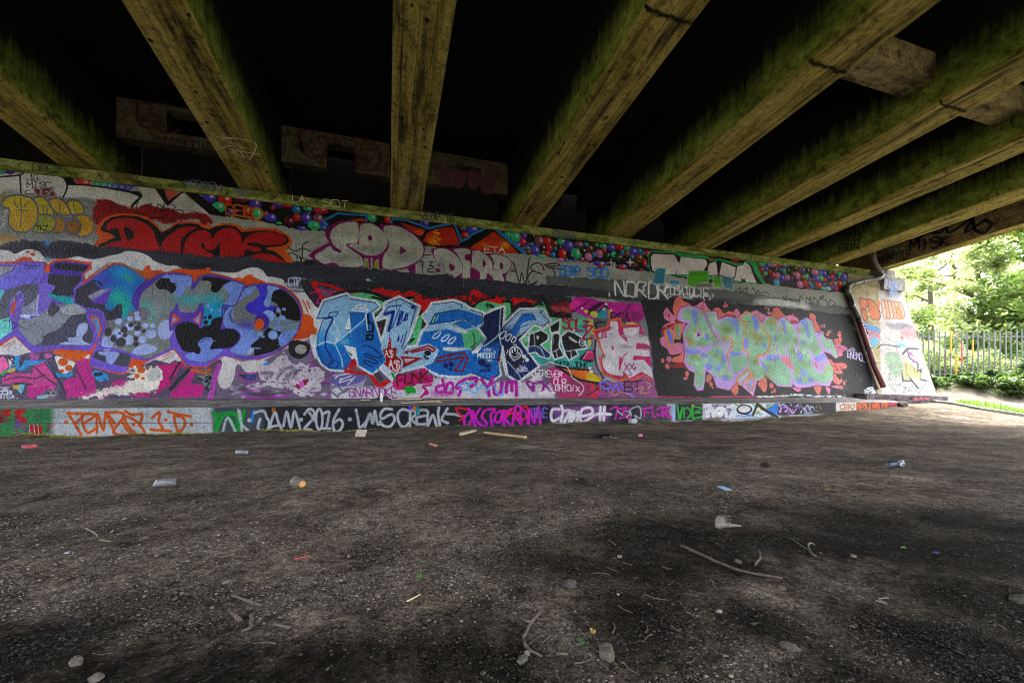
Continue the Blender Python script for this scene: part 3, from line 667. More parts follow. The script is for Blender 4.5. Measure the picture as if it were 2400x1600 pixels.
for x, y, rx, ry in ((1330, 920, 45, 55), (1395, 1000, 38, 45), (1485, 1045, 65, 55), (1525, 890, 45, 40), (1610, 830, 35, 30), (1690, 870, 45, 35), (1765, 905, 25, 22), (1670, 1000, 32, 30), (1535, 960, 30, 25), (1670, 1070, 35, 30), (1660, 800, 20, 20), (1710, 815, 22, 20)):
    w.dot('#4e4c56', C(x, y)[0], rx / 5.2, ry / 5.2)
w.dot('#191a22', C(1470, 935)[0], 3, 2.4)
w.line('#5c47a8', 5, C(1800, 300, 1700, 380, 1650, 470, 1640, 560, 1685, 640), a=1)
w.fill('#6a50b4', C(1790, 300, 1860, 300, 1770, 400, 1720, 500, 1700, 640, 1660, 620, 1632, 520, 1650, 450, 1700, 390))
w.fill(PL, C(1062, 660, 1150, 630, 1245, 650, 1292, 730, 1300, 880, 1262, 960, 1250, 1090, 1400, 1120, 1200, 1140, 1100, 1140, 1160, 960, 1112, 850))
w.fill(OR2, C(1110, 738, 1212, 738, 1248, 880, 1235, 965, 1190, 1040, 1090, 1182, 1130, 1185, 1200, 1050, 1195, 940, 1170, 850), sm=1)
w.fill('#62aede', C(1138, 755, 1205, 755, 1228, 880, 1205, 985, 1190, 870), sm=0)
w.line(OR2, 2.5, C(1190, 1035, 1130, 1180, 1085, 1290, 1105, 1345, 1400, 1420, 1540, 1430, 1595, 1320, 1620, 1250))
w.fill('#555866', C(1170, 1170, 1220, 1155, 1480, 1170, 1605, 1222, 1560, 1345, 1380, 1310, 1165, 1245))
w.fill('#a9b8e6', C(1225, 1165, 1460, 1170, 1440, 1240, 1390, 1305, 1350, 1312, 1308, 1290, 1300, 1215, 1230, 1200))
# cat-shaped link and black heart
w.fill('#6f58b8', D(-10, 700, 40, 640, 92, 545, 108, 650, 180, 682, 300, 672, 350, 585, 395, 560, 412, 620, 408, 700, 390, 790, 355, 862, 300, 805, 210, 790, 120, 805, 60, 870, -10, 900))
w.fill(OR2, D(30, 672, 125, 765, 5, 840), sm=0)
w.fill('#90b8ea', D(38, 735, 80, 765, 20, 800), sm=0)
w.fill(OR2, D(275, 772, 380, 660, 362, 835), sm=0)
w.fill('#90b8ea', D(300, 772, 360, 700, 348, 812), sm=0)
w.fill('#191a20', D(58, 890, 85, 830, 140, 800, 230, 790, 320, 822, 368, 872, 420, 838, 490, 828, 515, 760, 640, 732, 620, 890, 700, 868, 800, 895, 852, 965, 815, 1045, 720, 1115, 560, 1120, 350, 1190, 230, 1170, 140, 1130, 78, 1000))
for x, y, r_ in ((485, 732, 28), (425, 738, 18), (435, 798, 28)):
    w.dot('#191a20', D(x, y)[0], r_ / 5.2)
w.line('#6a50c0', 3, D(610, 890, 700, 868, 800, 888, 862, 965, 820, 1055, 720, 1125))
w.fill('#8fa4e4', D(180, 1202, 270, 1165, 345, 1195, 372, 1130, 338, 1070, 365, 1020, 420, 988, 490, 985, 525, 1020, 500, 1080, 490, 1130, 600, 1130, 640, 1150, 540, 1225, 430, 1285, 230, 1260))
# right round letter
w.fill('#878c8c', D(895, 390, 1050, 345, 1230, 345, 1380, 400, 1500, 480, 1580, 620, 1590, 780, 1530, 920, 1420, 1060, 1280, 1150, 1100, 1200, 930, 1212, 800, 1190, 730, 1140, 820, 1055, 862, 960, 800, 885, 690, 860, 645, 760, 690, 640, 780, 600, 830, 530))
w.fill('#8ea6e2', D(900, 390, 1050, 350, 1000, 430, 830, 540), sm=0)
w.fill('#5a52cc', D(1060, 345, 1200, 345, 1180, 450, 1160, 570, 1240, 590, 1310, 600, 1320, 660, 1180, 680, 1080, 715, 950, 665, 925, 600, 960, 560, 1030, 520, 1095, 450))
w.fill('#15161b', D(1235, 530, 1250, 430, 1330, 388, 1440, 440, 1550, 560, 1592, 690, 1575, 780, 1400, 750, 1345, 640, 1290, 560))
w.fill('#98b4e2', D(1195, 345, 1335, 378, 1255, 425, 1230, 540, 1210, 600, 1165, 600, 1145, 555, 1190, 450))
w.fill('#8ea6e2', D(690, 645, 760, 600, 780, 790, 850, 845, 1000, 885, 1080, 995, 970, 1090, 980, 1130, 900, 1205, 735, 1145, 830, 1055, 865, 960, 800, 882, 680, 862, 652, 760))
w.spray('#5a52cc', D(930, 830)[0], 20, 10, a=.7)
w.fill('#1b1c22', D(985, 1082, 1090, 990, 1140, 920, 1215, 860, 1362, 920, 1330, 1000, 1340, 1090, 1420, 1050, 1280, 1145, 1100, 1198, 975, 1208, 1010, 1120))
w.fill('#8fa4e4', D(1320, 1000, 1360, 930, 1440, 895, 1545, 890, 1530, 945, 1430, 1062, 1350, 1092))
w.fill('#8499a6', D(1215, 740, 1300, 700, 1425, 752, 1560, 800, 1545, 885, 1400, 900, 1340, 915, 1200, 850))
w.dot('#98b4e2', D(1200, 720)[0], 15, 14)
w.dot('#98b4e2', D(1255, 955)[0], 11.5, 10.5)
for x, y, rx, ry, c in ((1100, 940, 40, 30, '#98b4e2'), (1130, 972, 28, 18, '#98b4e2'), (1320, 645, 30, 26, '#98b4e2'), (1390, 640, 25, 22, '#98b4e2'), (1370, 740, 40, 30, '#98b4e2'), (1315, 705, 26, 26, '#15161b'), (1382, 678, 30, 30, '#15161b'), (1282, 668, 18, 18, '#15161b'), (1280, 634, 16, 14, '#15161b'), (1320, 870, 30, 26, '#90a0ea'), (1320, 800, 24, 22, '#90a0ea')):
    w.dot(c, D(x, y)[0], rx / 5.2, ry / 5.2)
w.dot('#5c47a8', D(1120, 790)[0], 18, 19.5)
w.dot('#d66a2a', D(1090, 822)[0], 11, 13.5)
w.line(PD, 3, D(890, 372, 820, 545, 760, 595, 645, 590, 640, 735))
for p in (D(750, 640, 740, 720, 780, 800), D(730, 660, 730, 740, 760, 800), D(385, 1035, 440, 1000, 480, 1010)):
    w.line('#3a3f60', 1.8, p)
for k in range(5):
    w.line('#d8dcec', 1.6, D(940 + 18 * k, 1200, 985 + 8 * k, 1120), sm=0)
w.line('#8ea6e2', 3, D(970, 1118, 1100, 1118), sm=0)
for x, y, rx, ry in ((1750, 902, 50, 46), (1565, 1055, 50, 48), (1660, 1060, 36, 34), (1680, 790, 75, 85)):
    w.dot('#d86e28', D(x, y)[0], rx / 5.2, ry / 5.2)
for p in (D(1620, 520, 1655, 590, 1680, 680), D(1668, 530, 1690, 570, 1705, 625)):
    w.line('#d66424', 2.8, p)
for x, y, rx, ry in ((350, 1255, 28, 15), (405, 1282, 30, 18), (432, 1242, 15, 8)):
    w.dot('#d05a2a', A(x, y)[0], rx / 5.2, ry / 5.2)
for p in (C(55, 1112, 180, 1030), C(105, 1118, 190, 1050), C(1990, 1230, 2120, 1170), C(1960, 1285, 2120, 1200)):
    w.line('#b0522e', 1.6, p, sm=0)
w.text('#c4cfe4', '.CTR.', D, 1390, 250, 260, 90, 3)
w.line('#d8dce0', 2, D(1450, 385, 1760, 405), sm=0)
# ================================================================= lower pink strip, left
w.pid = P_STRIP
w.fill('#6c6078', J_(S(-280, 835), C(0, 1205, 200, 1222, 400, 1185, 680, 1150, 780, 1230, 900, 1280, 1000, 1260, 1090, 1250, 1090, 1340, 1400, 1430, 1540, 1440, 1600, 1380, 1750, 1330, 1900, 1260), D(0, 1305, 60, 1260, 190, 1350, 430, 1360, 560, 1280, 640, 1230, 640, 1700, 0, 1720), S(-280, 950)), sm=0)
for c, p in (('#57a6dc', M(100, 330, 200, 170, 250, 180, 230, 320, 330, 230, 560, 225, 640, 320, 690, 390, 850, 390, 900, 330, 880, 430, 740, 440, 620, 360, 560, 250, 350, 280, 330, 350)), ('#e07fb0', M(0, 190, 60, 195, 110, 280, 60, 360, 0, 380)),
             ('#d268a4', M(40, 450, 180, 390, 400, 378, 430, 275, 580, 250, 640, 370, 705, 470, 690, 560, 540, 610, 410, 690, 335, 655, 380, 520, 220, 500, 40, 530)),
             ('#c8509c', M(930, 230, 1080, 208, 1110, 310, 1140, 390, 1180, 500, 1185, 600, 1060, 665, 830, 695, 810, 600, 775, 490, 930, 430, 960, 330)), ('#c8509c', M(350, 560, 690, 530, 540, 610, 410, 690, 340, 655)),
             ('#c6b858', M(165, 530, 245, 530, 230, 585, 165, 580)), ('#7cc0d0', M(245, 530, 320, 520, 270, 640, 230, 600)), ('#c6b858', M(100, 340, 200, 320, 190, 360, 90, 380)), ('#58b070', M(0, 380, 80, 350, 110, 380, 0, 410)),
             ('#b070b0', M(360, 150, 480, 140, 490, 200, 390, 230)), ('#cc7ab8', M(540, 140, 640, 140, 640, 190, 560, 190)), ('#dcdad2', M(110, 200, 160, 190, 170, 290, 120, 300))):
    w.fill(c, p, sm=0, rough=2)
for p in (M(180, 200, 150, 300, 190, 300), M(300, 180, 250, 310), M(60, 470, 250, 430, 420, 450, 560, 400), M(120, 200, 180, 270), M(950, 350, 1060, 580), M(560, 250, 700, 450), M(420, 300, 560, 430, 690, 520), M(600, 260, 740, 490, 800, 620), M(200, 500, 400, 520)):
    w.line('#3c3a4e', 3, p, a=.8)
w.fill('#e2e1de', M(690, 170, 910, 240, 915, 290, 850, 370, 760, 382, 715, 300))
w.fill('#d87838', M(685, 120, 1080, 120, 1065, 170, 1000, 222, 880, 232, 800, 190, 690, 150))
for x, y, rx, ry in ((780, 245, 60, 48), (850, 320, 45, 36), (765, 355, 28, 20)):
    w.dot('#d0703a', M(x, y)[0], rx / 5.2, ry / 5.2)
w.fill('#58a6dc', M(1140, 360, 1300, 380, 1330, 450, 1260, 500, 1180, 460), rough=3)
w.fill('#3d3c48', M(1160, 380, 1250, 370, 1260, 410, 1170, 420))
w.fill('#c44c96', M(1250, 640, 1400, 490, 1560, 440, 1520, 560, 1330, 680, 1200, 700), sm=0, rough=3)
w.fill('#e8e4dc', M(1800, 310, 1985, 330, 2000, 450, 2020, 520, 1900, 590, 1700, 650, 1400, 640, 1200, 700, 980, 700, 1120, 620, 1400, 570, 1600, 460, 1690, 400, 1560, 370, 1640, 330), soft=3, rough=7)
w.spray('#e8e4dc', M(1500, 600)[0], 60, 14, a=.9, spk=1.2)
w.spray('#c8488e', M(1750, 650)[0], 40, 8, a=.9, spk=1.2)
for x, y, rx, ry in ((1735, 340, 50, 40), (1685, 415, 32, 28), (1755, 445, 22, 16)):
    w.dot('#d0703a', M(x, y)[0], rx / 5.2, ry / 5.2)
w.dot('#cbcac9', M(1890, 400)[0], 17, 14.5)
w.fill('#c8408c', J_(M(1925, 280, 2091, 262), N(120, 235, 180, 300, 120, 330, 30, 450, 0, 530), M(2020, 560, 1900, 640, 1960, 480, 2000, 440, 1985, 330)), sm=0, rough=3)
w.fill('#cc4a98', N(30, 590, 200, 425, 330, 330, 245, 500, 400, 520, 412, 590, 370, 672, 0, 675), sm=0, rough=1.5)
w.fill('#c24a94', N(200, 440, 250, 320, 340, 320, 260, 400), sm=0)
w.line('#3c3848', 5, N(0, 450, 110, 250), sm=0)
w.line('#3c3848', 7, N(0, 580, 110, 450, 250, 320), sm=0)
w.line('#c87838', 2.2, N(240, 330, 400, 345, 500, 320, 420, 365, 260, 340))
w.line('#c87838', 2.2, N(250, 350, 400, 380, 500, 350, 490, 390, 340, 375))
w.fill('#8a98a0', N(340, 410, 520, 400, 560, 440, 500, 560, 420, 540), sm=0)
for p in (N(430, 430, 500, 420, 440, 470, 510, 440), N(420, 480, 480, 500, 440, 560, 480, 600), N(350, 440, 400, 470)):
    w.line('#1d1f26', 3, p)
w.line('#c266bc', 13, N(485, 690, 530, 540, 560, 400, 600, 290), soft=2)
for tx, yy in (('CE', 560), ('OOR', 605), ('SICA.', 655)):
    w.text('#d4d8e4', tx, M, -20, yy, 60 + 40 * len(tx), 36, 2.2)
w.fill('#9cc0cc', M(460, 660, 600, 640, 580, 695, 460, 695), sm=0)
w.spray('#c9c6c2', M(640, 640)[0], 12, 8, a=.8)
for x in (600, 660):
    w.dot('#2a3440', M(x, 630)[0], 4, 2)
# ---- dirty white / chrome patch below
w.pid = 0
w.fill('#857a90', J_(N(560, 560, 640, 290, 1100, 250), D(1400, 1130, 1700, 1000, 1760, 1250), G(90, 1060, 420, 1130, 420, 1480), N(560, 720)), sm=0, soft=4)
w.fill('#28292f', D(1450, 1060, 1520, 1020, 1700, 1060, 1690, 1180, 1580, 1250, 1460, 1190))
w.dot('#a8a6a2', D(1595, 1130)[0], 14, 11)
w.fill('#dcd9da', N(625, 190, 820, 225, 920, 235, 1100, 222, 1190, 245, 1090, 335, 1020, 382, 955, 385, 895, 335, 860, 285, 820, 275, 795, 320, 788, 410, 740, 520, 680, 572, 615, 555, 578, 460, 600, 370, 635, 260))
w.line('#b850b4', 2.6, N(810, 380, 1060, 378), sm=0)
w.line('#b850b4', 3.2, N(810, 385, 940, 518, 1060, 470), sm=0)
w.fill('#5f58a0', N(930, 400, 1050, 400, 1050, 465, 930, 470), sm=0)
w.fill('#3d434c', N(830, 400, 925, 395, 925, 460), sm=0)
w.fill('#d0c9d2', N(1090, 300, 1250, 240, 1400, 140, 1480, 250, 1700, 285, 1850, 330, 1905, 420, 1860, 500, 1830, 570, 1700, 665, 1560, 655, 1400, 565, 960, 540, 780, 585, 860, 540, 1000, 512, 1400, 500, 1150, 490, 1095, 420), rough=4, spk=.62)
for p in (N(1300, 450, 1400, 330, 1500, 310), N(1390, 460, 1500, 370, 1600, 340), N(1550, 360, 1500, 440), N(1120, 380, 1250, 380, 1220, 420)):
    w.line('#5c5068', 6, p, soft=5, a=.7, spk=.7)
w.fill('#8a1c40', N(1500, 540, 1600, 490, 1690, 440, 1650, 540, 1560, 575), rough=2)
w.dot('#d078c0', N(1605, 520)[0], 6, 8)
w.fill('#5aaade', N(1120, 270, 1200, 240, 1210, 270, 1150, 285))
for p in (N(1700, 100, 1752, 190, 1740, 250, 1700, 300), N(1700, 305, 1860, 290, 1990, 365, 1975, 400, 1890, 440), N(1860, 505, 1985, 520, 1900, 690)):
    w.line('#a443a0', 3, p)
for p in (N(890, 590, 890, 660, 1000, 690, 1180, 690), N(900, 580, 1080, 600), N(1080, 590, 1150, 600, 1140, 690), N(1200, 690, 1400, 660, 1450, 610), N(1280, 640, 1240, 690)):
    w.line('#b850b8', 4.5, p, soft=2)
w.spray('#4a4058', N(1150, 630)[0], 60, 8, a=.5, spk=1.1)
for k in range(30):
    w.spray(('#e4e0e4', '#5a4a60')[k % 2], N(_b.uniform(650, 1900), _b.uniform(540, 690))[0], _b.uniform(4, 12), 3, a=.6)
# ================================================================= blue ALEK piece
w.pid = P_ALEK
w.fill('#3a3d44', J_(G(0, 25, 200, 15, 900, 45, 2091, 150), H(0, 140, 1000, 215, 1250, 240, 1250, 520, 1000, 600, 0, 700), G(1000, 700, 200, 330, 100, 200)), sm=0, rough=2)
w.fill('#6b6d70', G(240, 100, 500, 150, 430, 260, 300, 260), sm=0)
for k in range(200):
    xx = _b.uniform(0, 1500)
    w.line(('#23252b', '#7d828c', '#1d1f25')[k % 3], 1.5, G(xx, 40 + xx * .085 + _b.uniform(-20, 40), xx + 3, 70 + xx * .085 + _b.uniform(0, 60)), sm=0, a=.6)
RS = '#cc1f24'
w.line(RS, 11, G(180, 60, 240, 150, 300, 245), soft=2, sm=0)
w.line(RS, 7, G(200, 45, 400, 90, 520, 140, 700, 165, 820, 160), soft=2)
w.fill(RS, G(860, 160, 1060, 120, 1250, 165, 1380, 165, 1500, 210, 1610, 290, 1600, 380, 1540, 420, 1460, 340, 1400, 260, 1200, 230, 980, 195), rough=5)
w.fill(RS, G(1600, 250, 1850, 240, 2091, 200, 2091, 270, 1800, 280, 1600, 300), rough=4)
w.fill(RS, H(0, 190, 80, 165, 190, 210, 290, 255, 420, 230, 440, 320, 380, 375, 230, 330, 80, 330, 0, 300), rough=4)
w.fill('#8c1d26', H(40, 250, 180, 220, 200, 280, 60, 300), rough=3, a=.8)
w.fill(RS, H(530, 270, 640, 258, 830, 290, 740, 320, 560, 350), rough=3)
w.fill('#8c1c26', H(970, 345, 1160, 285, 1290, 390, 1200, 445, 1020, 400), rough=3)
for k in range(5):
    w.line('#d0a0a0', 1.2, H(990 + 20 * k, 360 + 14 * k, 1120, 350 + 12 * k, 1240, 380 + 12 * k), a=.8)
w.line('#1a1618', 2, G(1530, 190, 1540, 240), sm=0)
w.text('#173030', 'DATA', G, 1510, 160, 320, 80, 3, rise=45)
w.text('#173030', 'DETA', G, 1880, 195, 300, 90, 3, rise=30)
w.line('#c0288c', 4, G(150, 180, 240, 150, 280, 200, 220, 290, 260, 300))
w.line('#c0288c', 4, G(290, 150, 430, 160, 350, 200))
w.line('#18191c', 7, G(430, 200, 560, 160, 700, 150, 850, 165, 1000, 210, 1100, 275))
GR = '#72c492'
w.fill(GR, G(620, 190, 760, 172, 900, 195, 1060, 270, 1030, 330, 960, 430, 1010, 470, 940, 540, 880, 480, 900, 380, 960, 330, 640, 260), sm=0)
w.line('#18191c', 5, G(900, 230, 1010, 260, 1060, 300))
w.fill('#3b3f46', G(890, 450, 1060, 410, 1040, 620, 980, 720), sm=0)
w.fill('#b03058', G(950, 620, 1020, 595, 1010, 640), sm=0)
w.fill('#18191c', G(1300, 230, 1420, 220, 1410, 310, 1320, 300), sm=0)
w.fill(GR, G(1320, 280, 1400, 250, 1400, 340), sm=0)
w.fill(GR, G(1440, 430, 1520, 480, 1490, 700, 1400, 840, 1270, 860, 1330, 650, 1380, 560), sm=0)
w.line('#18191c', 3, G(1330, 730, 1370, 760, 1420, 740, 1310, 840))
w.fill('#2a2c30', G(1390, 480, 1440, 440, 1430, 560), sm=0)
w.fill(GR, H(40, 370, 120, 310, 200, 285, 400, 330, 420, 290, 500, 300, 510, 430, 420, 540, 380, 620, 180, 480), sm=0)
w.line('#18191c', 4, H(30, 390, 100, 310, 200, 260, 310, 245))
w.line('#18191c', 5, H(410, 290, 520, 300, 520, 420), sm=0)
w.spray('#2a2c30', H(250, 350)[0], 16, 8, a=.9, spk=1.2)
w.fill('#20232a', H(530, 370, 620, 300, 740, 300, 740, 350, 640, 400, 520, 420))
w.fill(GR, H(660, 400, 760, 345, 890, 320, 900, 270, 960, 330, 1010, 490, 900, 450, 800, 390), sm=0)
w.line('#15171a', 9, H(880, 220, 930, 300, 1000, 450), soft=2)
w.line('#15171a', 4, H(690, 390, 830, 330, 900, 330))
w.fill('#1b1d20', H(1010, 420, 1100, 430, 1260, 480, 1230, 500, 1000, 500), rough=5)
# teal ground behind RIP
w.fill(GR, H(620, 760, 700, 640, 1000, 480, 1140, 500, 1480, 480, 1480, 700, 900, 900, 700, 900), sm=0)
w.fill('#4fb4ac', H(1230, 700, 1300, 600, 1480, 520, 1450, 700, 1530, 1000, 1480, 1100, 1100, 1085, 1000, 1020, 860, 1060, 720, 930, 900, 940), sm=0)
w.fill('#c8ca78', H(1450, 500, 1520, 490, 1520, 700, 1440, 640, 1500, 800, 1450, 860), sm=0)
w.fill('#2e3034', H(1330, 1000, 1440, 880, 1540, 880, 1540, 1000, 1480, 1040), sm=0)
w.fill('#d24e86', H(1380, 1000, 1440, 890, 1510, 890, 1530, 1000), sm=0)
w.line('#e8a0bc', 2, H(1395, 990, 1450, 905, 1500, 905), sm=0)
for k in range(24):
    w.line('#1d4038', 1.6, H(_b.uniform(620, 850), _b.uniform(700, 1000), _b.uniform(620, 850), _b.uniform(720, 1000))[:1].repeat(2, 0) + S(0, 0, _b.uniform(-6, 6), _b.uniform(-5, 5)), sm=0)
# letters: white casing first, then fills
WC = '#dce1e4'
LA = G(215, 495, 310, 280, 590, 192, 642, 240, 935, 292, 988, 350, 890, 412, 1068, 1012, 905, 1165, 735, 1062, 698, 850, 560, 820, 662, 1000, 580, 1125, 390, 1112, 290, 1045, 230, 930, 208, 830, 240, 690, 315, 500)
LL = G(962, 502, 1050, 400, 1060, 310, 1230, 238, 1472, 350, 1420, 520, 1290, 872, 1600, 800, 1725, 880, 1620, 1042, 1430, 1092, 1252, 1135, 1240, 1250, 1160, 1250, 1000, 1092, 1072, 1012, 1005, 860, 1080, 600, 1110, 455)
LE = J_(G(1525, 465, 1590, 400, 1640, 318, 1900, 288, 2022, 330), H(0, 385, 172, 440, 168, 590, 100, 625, 210, 740, 40, 920, 90, 935, 50, 1170), G(2060, 1180, 2035, 1200, 1900, 1202, 1720, 1186, 1600, 1125, 1530, 1082, 1640, 1042, 1725, 885, 1600, 800, 1462, 830, 1500, 700, 1530, 650, 1600, 575))
LK = H(175, 465, 300, 405, 420, 365, 400, 610, 620, 395, 740, 395, 900, 395, 985, 530, 905, 608, 790, 560, 600, 760, 835, 1082, 600, 1260, 480, 1190, 410, 820, 350, 1050, 372, 1185, 250, 1265, 35, 1170, 60, 980, 170, 830, 215, 740, 120, 615, 170, 585)
for p in (LA, LL, LE, LK):
    w.line(WC, 11, p, sm=0, closed=True, soft=1.5)
    w.fill(WC, p, sm=0)
w.fill('#9fc6e2', LA, sm=0)
LB = '#1f80c8'
w.fill(LB, G(208, 830, 330, 790, 440, 800, 560, 690, 640, 640, 800, 560, 850, 410, 892, 420, 1068, 1012, 905, 1165, 735, 1062, 698, 850, 560, 820, 662, 1000, 580, 1125, 390, 1112, 290, 1045, 230, 930), sm=0, soft=3)
w.spray('#3c9ad8', G(290, 740)[0], 14, 20, a=.7)
w.fill(LB, G(620, 410, 870, 405, 850, 520, 640, 650, 560, 620), sm=0)
w.spray('#9fc6e2', G(520, 560)[0], 18, 20, a=.8)
w.spray('#bcdcea', G(560, 780)[0], 18, 10, a=.6)
w.fill('#e6eceb', G(622, 425, 642, 630, 568, 620), sm=0)
w.fill(WC, G(560, 820, 700, 850, 720, 990, 660, 1010, 600, 900), sm=0)
w.fill('#b03040', G(640, 1000, 690, 980, 720, 1060, 600, 1110), sm=0)
w.fill('#2a7858', G(600, 880, 650, 930, 660, 970, 620, 930), sm=0)
w.line('#dfeaf2', 3, G(208, 835, 330, 775, 440, 802, 640, 645, 800, 510, 850, 400), sm=0, soft=3)
w.line('#dfeaf2', 2.6, G(430, 520, 500, 690, 445, 800, 525, 980, 540, 1095), sm=0, soft=3)
NV = '#1d3585'
for p in (G(222, 492, 312, 282, 590, 202), G(640, 250, 935, 298, 980, 350, 890, 410), G(222, 492, 330, 478), G(300, 500, 240, 690, 232, 840, 280, 1010, 370, 1100, 470, 1105), G(360, 470, 380, 422, 492, 402, 455, 460, 360, 470), G(370, 1090, 440, 1005, 500, 1050, 460, 1105)):
    w.line(NV, 2, p, sm=0)
w.line(NV, 4, G(325, 490, 420, 490, 350, 640, 325, 760), sm=1)
w.line(NV, 3, G(325, 760, 335, 860, 415, 995, 355, 1085), sm=0)
w.line('#16285c', 2.6, G(785, 840, 800, 822, 900, 850, 1000, 940, 1010, 970, 930, 965, 850, 930, 810, 930, 830, 960, 930, 1000, 965, 1030, 940, 1045, 860, 1020, 810, 1010, 800, 1030, 850, 1060, 880, 1085, 910, 1080))
for p in (G(845, 440, 860, 540, 912, 560, 912, 655, 842, 655, 850, 540), G(830, 700, 912, 692, 902, 748, 832, 752)):
    w.line('#12151c', 4.5, p, sm=0, closed=True)
w.line('#dfeaf2', 3, G(822, 430, 845, 640), sm=0)
w.line('#dfe6ea', 3, G(640, 392, 690, 360, 850, 372, 810, 410, 640, 392), sm=0)
w.line('#dfe6ea', 3, G(700, 345, 740, 320, 825, 318, 800, 350), sm=0)
# L
w.fill('#a9cbe4', LL, sm=0)
w.fill('#c8dbe8', G(1000, 1092, 1072, 1012, 1110, 1090, 1240, 1180, 1240, 1255, 1160, 1250), sm=0)
for p in (G(1090, 645, 1150, 600, 1250, 330, 1095, 350, 1040, 440, 1140, 420), G(1200, 580, 1250, 560, 1285, 410, 1245, 400, 1200, 580), G(1290, 520, 1330, 510, 1340, 430, 1310, 450, 1280, 530), G(1100, 300, 1235, 250, 1440, 350, 1370, 600), G(1290, 870, 1400, 700), G(1210, 770, 1230, 700, 1225, 770), G(1250, 790, 1280, 690), G(1265, 860, 1325, 650)):
    w.line(NV, 2.2, p, sm=0)
w.line('#24489c', 7, G(1105, 640, 1165, 410, 1060, 440), sm=0)
w.line('#24489c', 5, G(1215, 570, 1265, 420), sm=0)
w.line('#24489c', 4, G(1295, 520, 1325, 440), sm=0)
w.dot('#1d2f78', G(1400, 358)[0], 5, 4)
w.fill('#a81626', G(1105, 740, 1138, 735, 1132, 858, 1205, 855, 1190, 950, 1255, 1000, 1248, 1145, 1180, 1170, 1040, 1050, 1072, 1012, 1025, 880, 1088, 855), sm=0)
w.line('#a81626', 1.8, G(1115, 680, 1116, 745), sm=0)
w.fill(GR, G(1130, 1165, 1170, 1165, 1190, 1245, 1170, 1245), sm=0)
w.text('#e8e2e2', 'A$', G, 1050, 890, 110, 80, 2.2)
w.text('#e8e2e2', 'A$', G, 1090, 1010, 150, 130, 3)
for x, y in ((1105, 770), (1110, 820), (1125, 760), (1215, 1145), (1200, 1155), (1180, 1150), (1065, 890)):
    w.dot('#e8e2e2', G(x, y)[0], 1.2)
RL = '#a3182a'
w.line(RL, 4, G(1375, 895, 1590, 832, 1672, 870, 1640, 905, 1590, 865, 1390, 912, 1375, 895), sm=0)
w.line(RL, 3.5, G(1300, 905, 1345, 895, 1330, 925, 1300, 905), sm=0)
w.fill(RL, G(1240, 955, 1530, 980, 1275, 1105, 1280, 1020), sm=0)
w.fill('#d8c0cc', G(1290, 985, 1430, 990, 1320, 1040, 1300, 1020), sm=0)
w.dot('#14161c', G(1580, 920)[0], 8, 6)
w.dot('#14161c', G(1543, 960)[0], 3, 2.4)
w.dot('#14161c', G(1570, 985)[0], 5, 2.4, soft=2)
# E
w.fill('#abcbe4', LE, sm=0)
w.fill(LB, J_(G(1595, 572, 1665, 440, 1960, 388), H(10, 420, 150, 470, 155, 560, 80, 595, 0, 565), G(2030, 505, 1890, 535)), sm=0)
w.fill('#a9cbe4', J_(G(1890, 565, 2030, 505), H(0, 540, 70, 600, 60, 640, -20, 625), G(2010, 620)), sm=0)
w.fill('#2a88d0', J_(G(1905, 570, 2025, 525), H(0, 560, 55, 600, 0, 620), G(2040, 635)), sm=0)
w.fill(LB, J_(G(1465, 828, 1530, 660, 1820, 630, 2000, 690, 2032, 850, 1770, 852, 1765, 890, 1900, 905), H(0, 880, 50, 905, 92, 935, 50, 1160), G(2035, 1195, 1900, 1200, 1720, 1184, 1600, 1122, 1535, 1082, 1640, 1040, 1725, 885, 1600, 800)), sm=0)
w.fill(GR, J_(G(2000, 690, 2091, 640), H(0, 640, 110, 630, 200, 740, 40, 900), G(2091, 870, 2035, 850)), sm=0)
w.fill('#6a7076', H(20, 870, 180, 770, 200, 750, 60, 920), sm=0)
w.line(WC, 6, H(110, 625, 205, 740, 45, 920), sm=0)
w.line('#2b4a3c', 2.4, H(40, 680, 70, 800, 20, 850))
w.fill(WC, G(1850, 600, 1870, 590, 2070, 650, 2040, 690), sm=0)
w.fill(WC, G(1760, 855, 1850, 848, 2010, 862, 1960, 890, 1830, 895))
for cx, cy in ((1695, 705), (1800, 740), (1880, 772)):
    w.line('#e6ecf0', 2.6, G(cx - 50, cy + 35, cx - 30, cy - 10, cx + 30, cy - 45, cx + 45, cy - 30, cx, cy + 25), closed=True)
for p in (G(1855, 940, 1700, 985, 1700, 1030, 1825, 1005), G(1850, 945, 1850, 1005, 2030, 970, 1905, 1140, 2010, 1140, 2070, 990, 2030, 920, 1860, 940)):
    w.line('#95202e', 4, p, sm=0)
for x, y, r_ in ((1800, 1075, 32), (1870, 1062, 32), (1858, 1120, 19)):
    w.dot('#1b2f7c', G(x, y)[0], r_ / 5.2, soft=2)
for p in (G(1640, 325, 1900, 297, 2005, 340, 1990, 370), G(1600, 575, 1670, 440, 1955, 390), H(10, 395, 160, 440, 165, 580), G(1600, 572, 1895, 530), J_(G(1890, 575, 2030, 510), H(90, 600))):
    w.line('#243050', 1.8, p, sm=0)
w.line('#d8f0a0', 2, G(1640, 545, 1670, 470), sm=0)
w.line('#b8f0c0', 2, G(1680, 530, 1710, 460), sm=0)
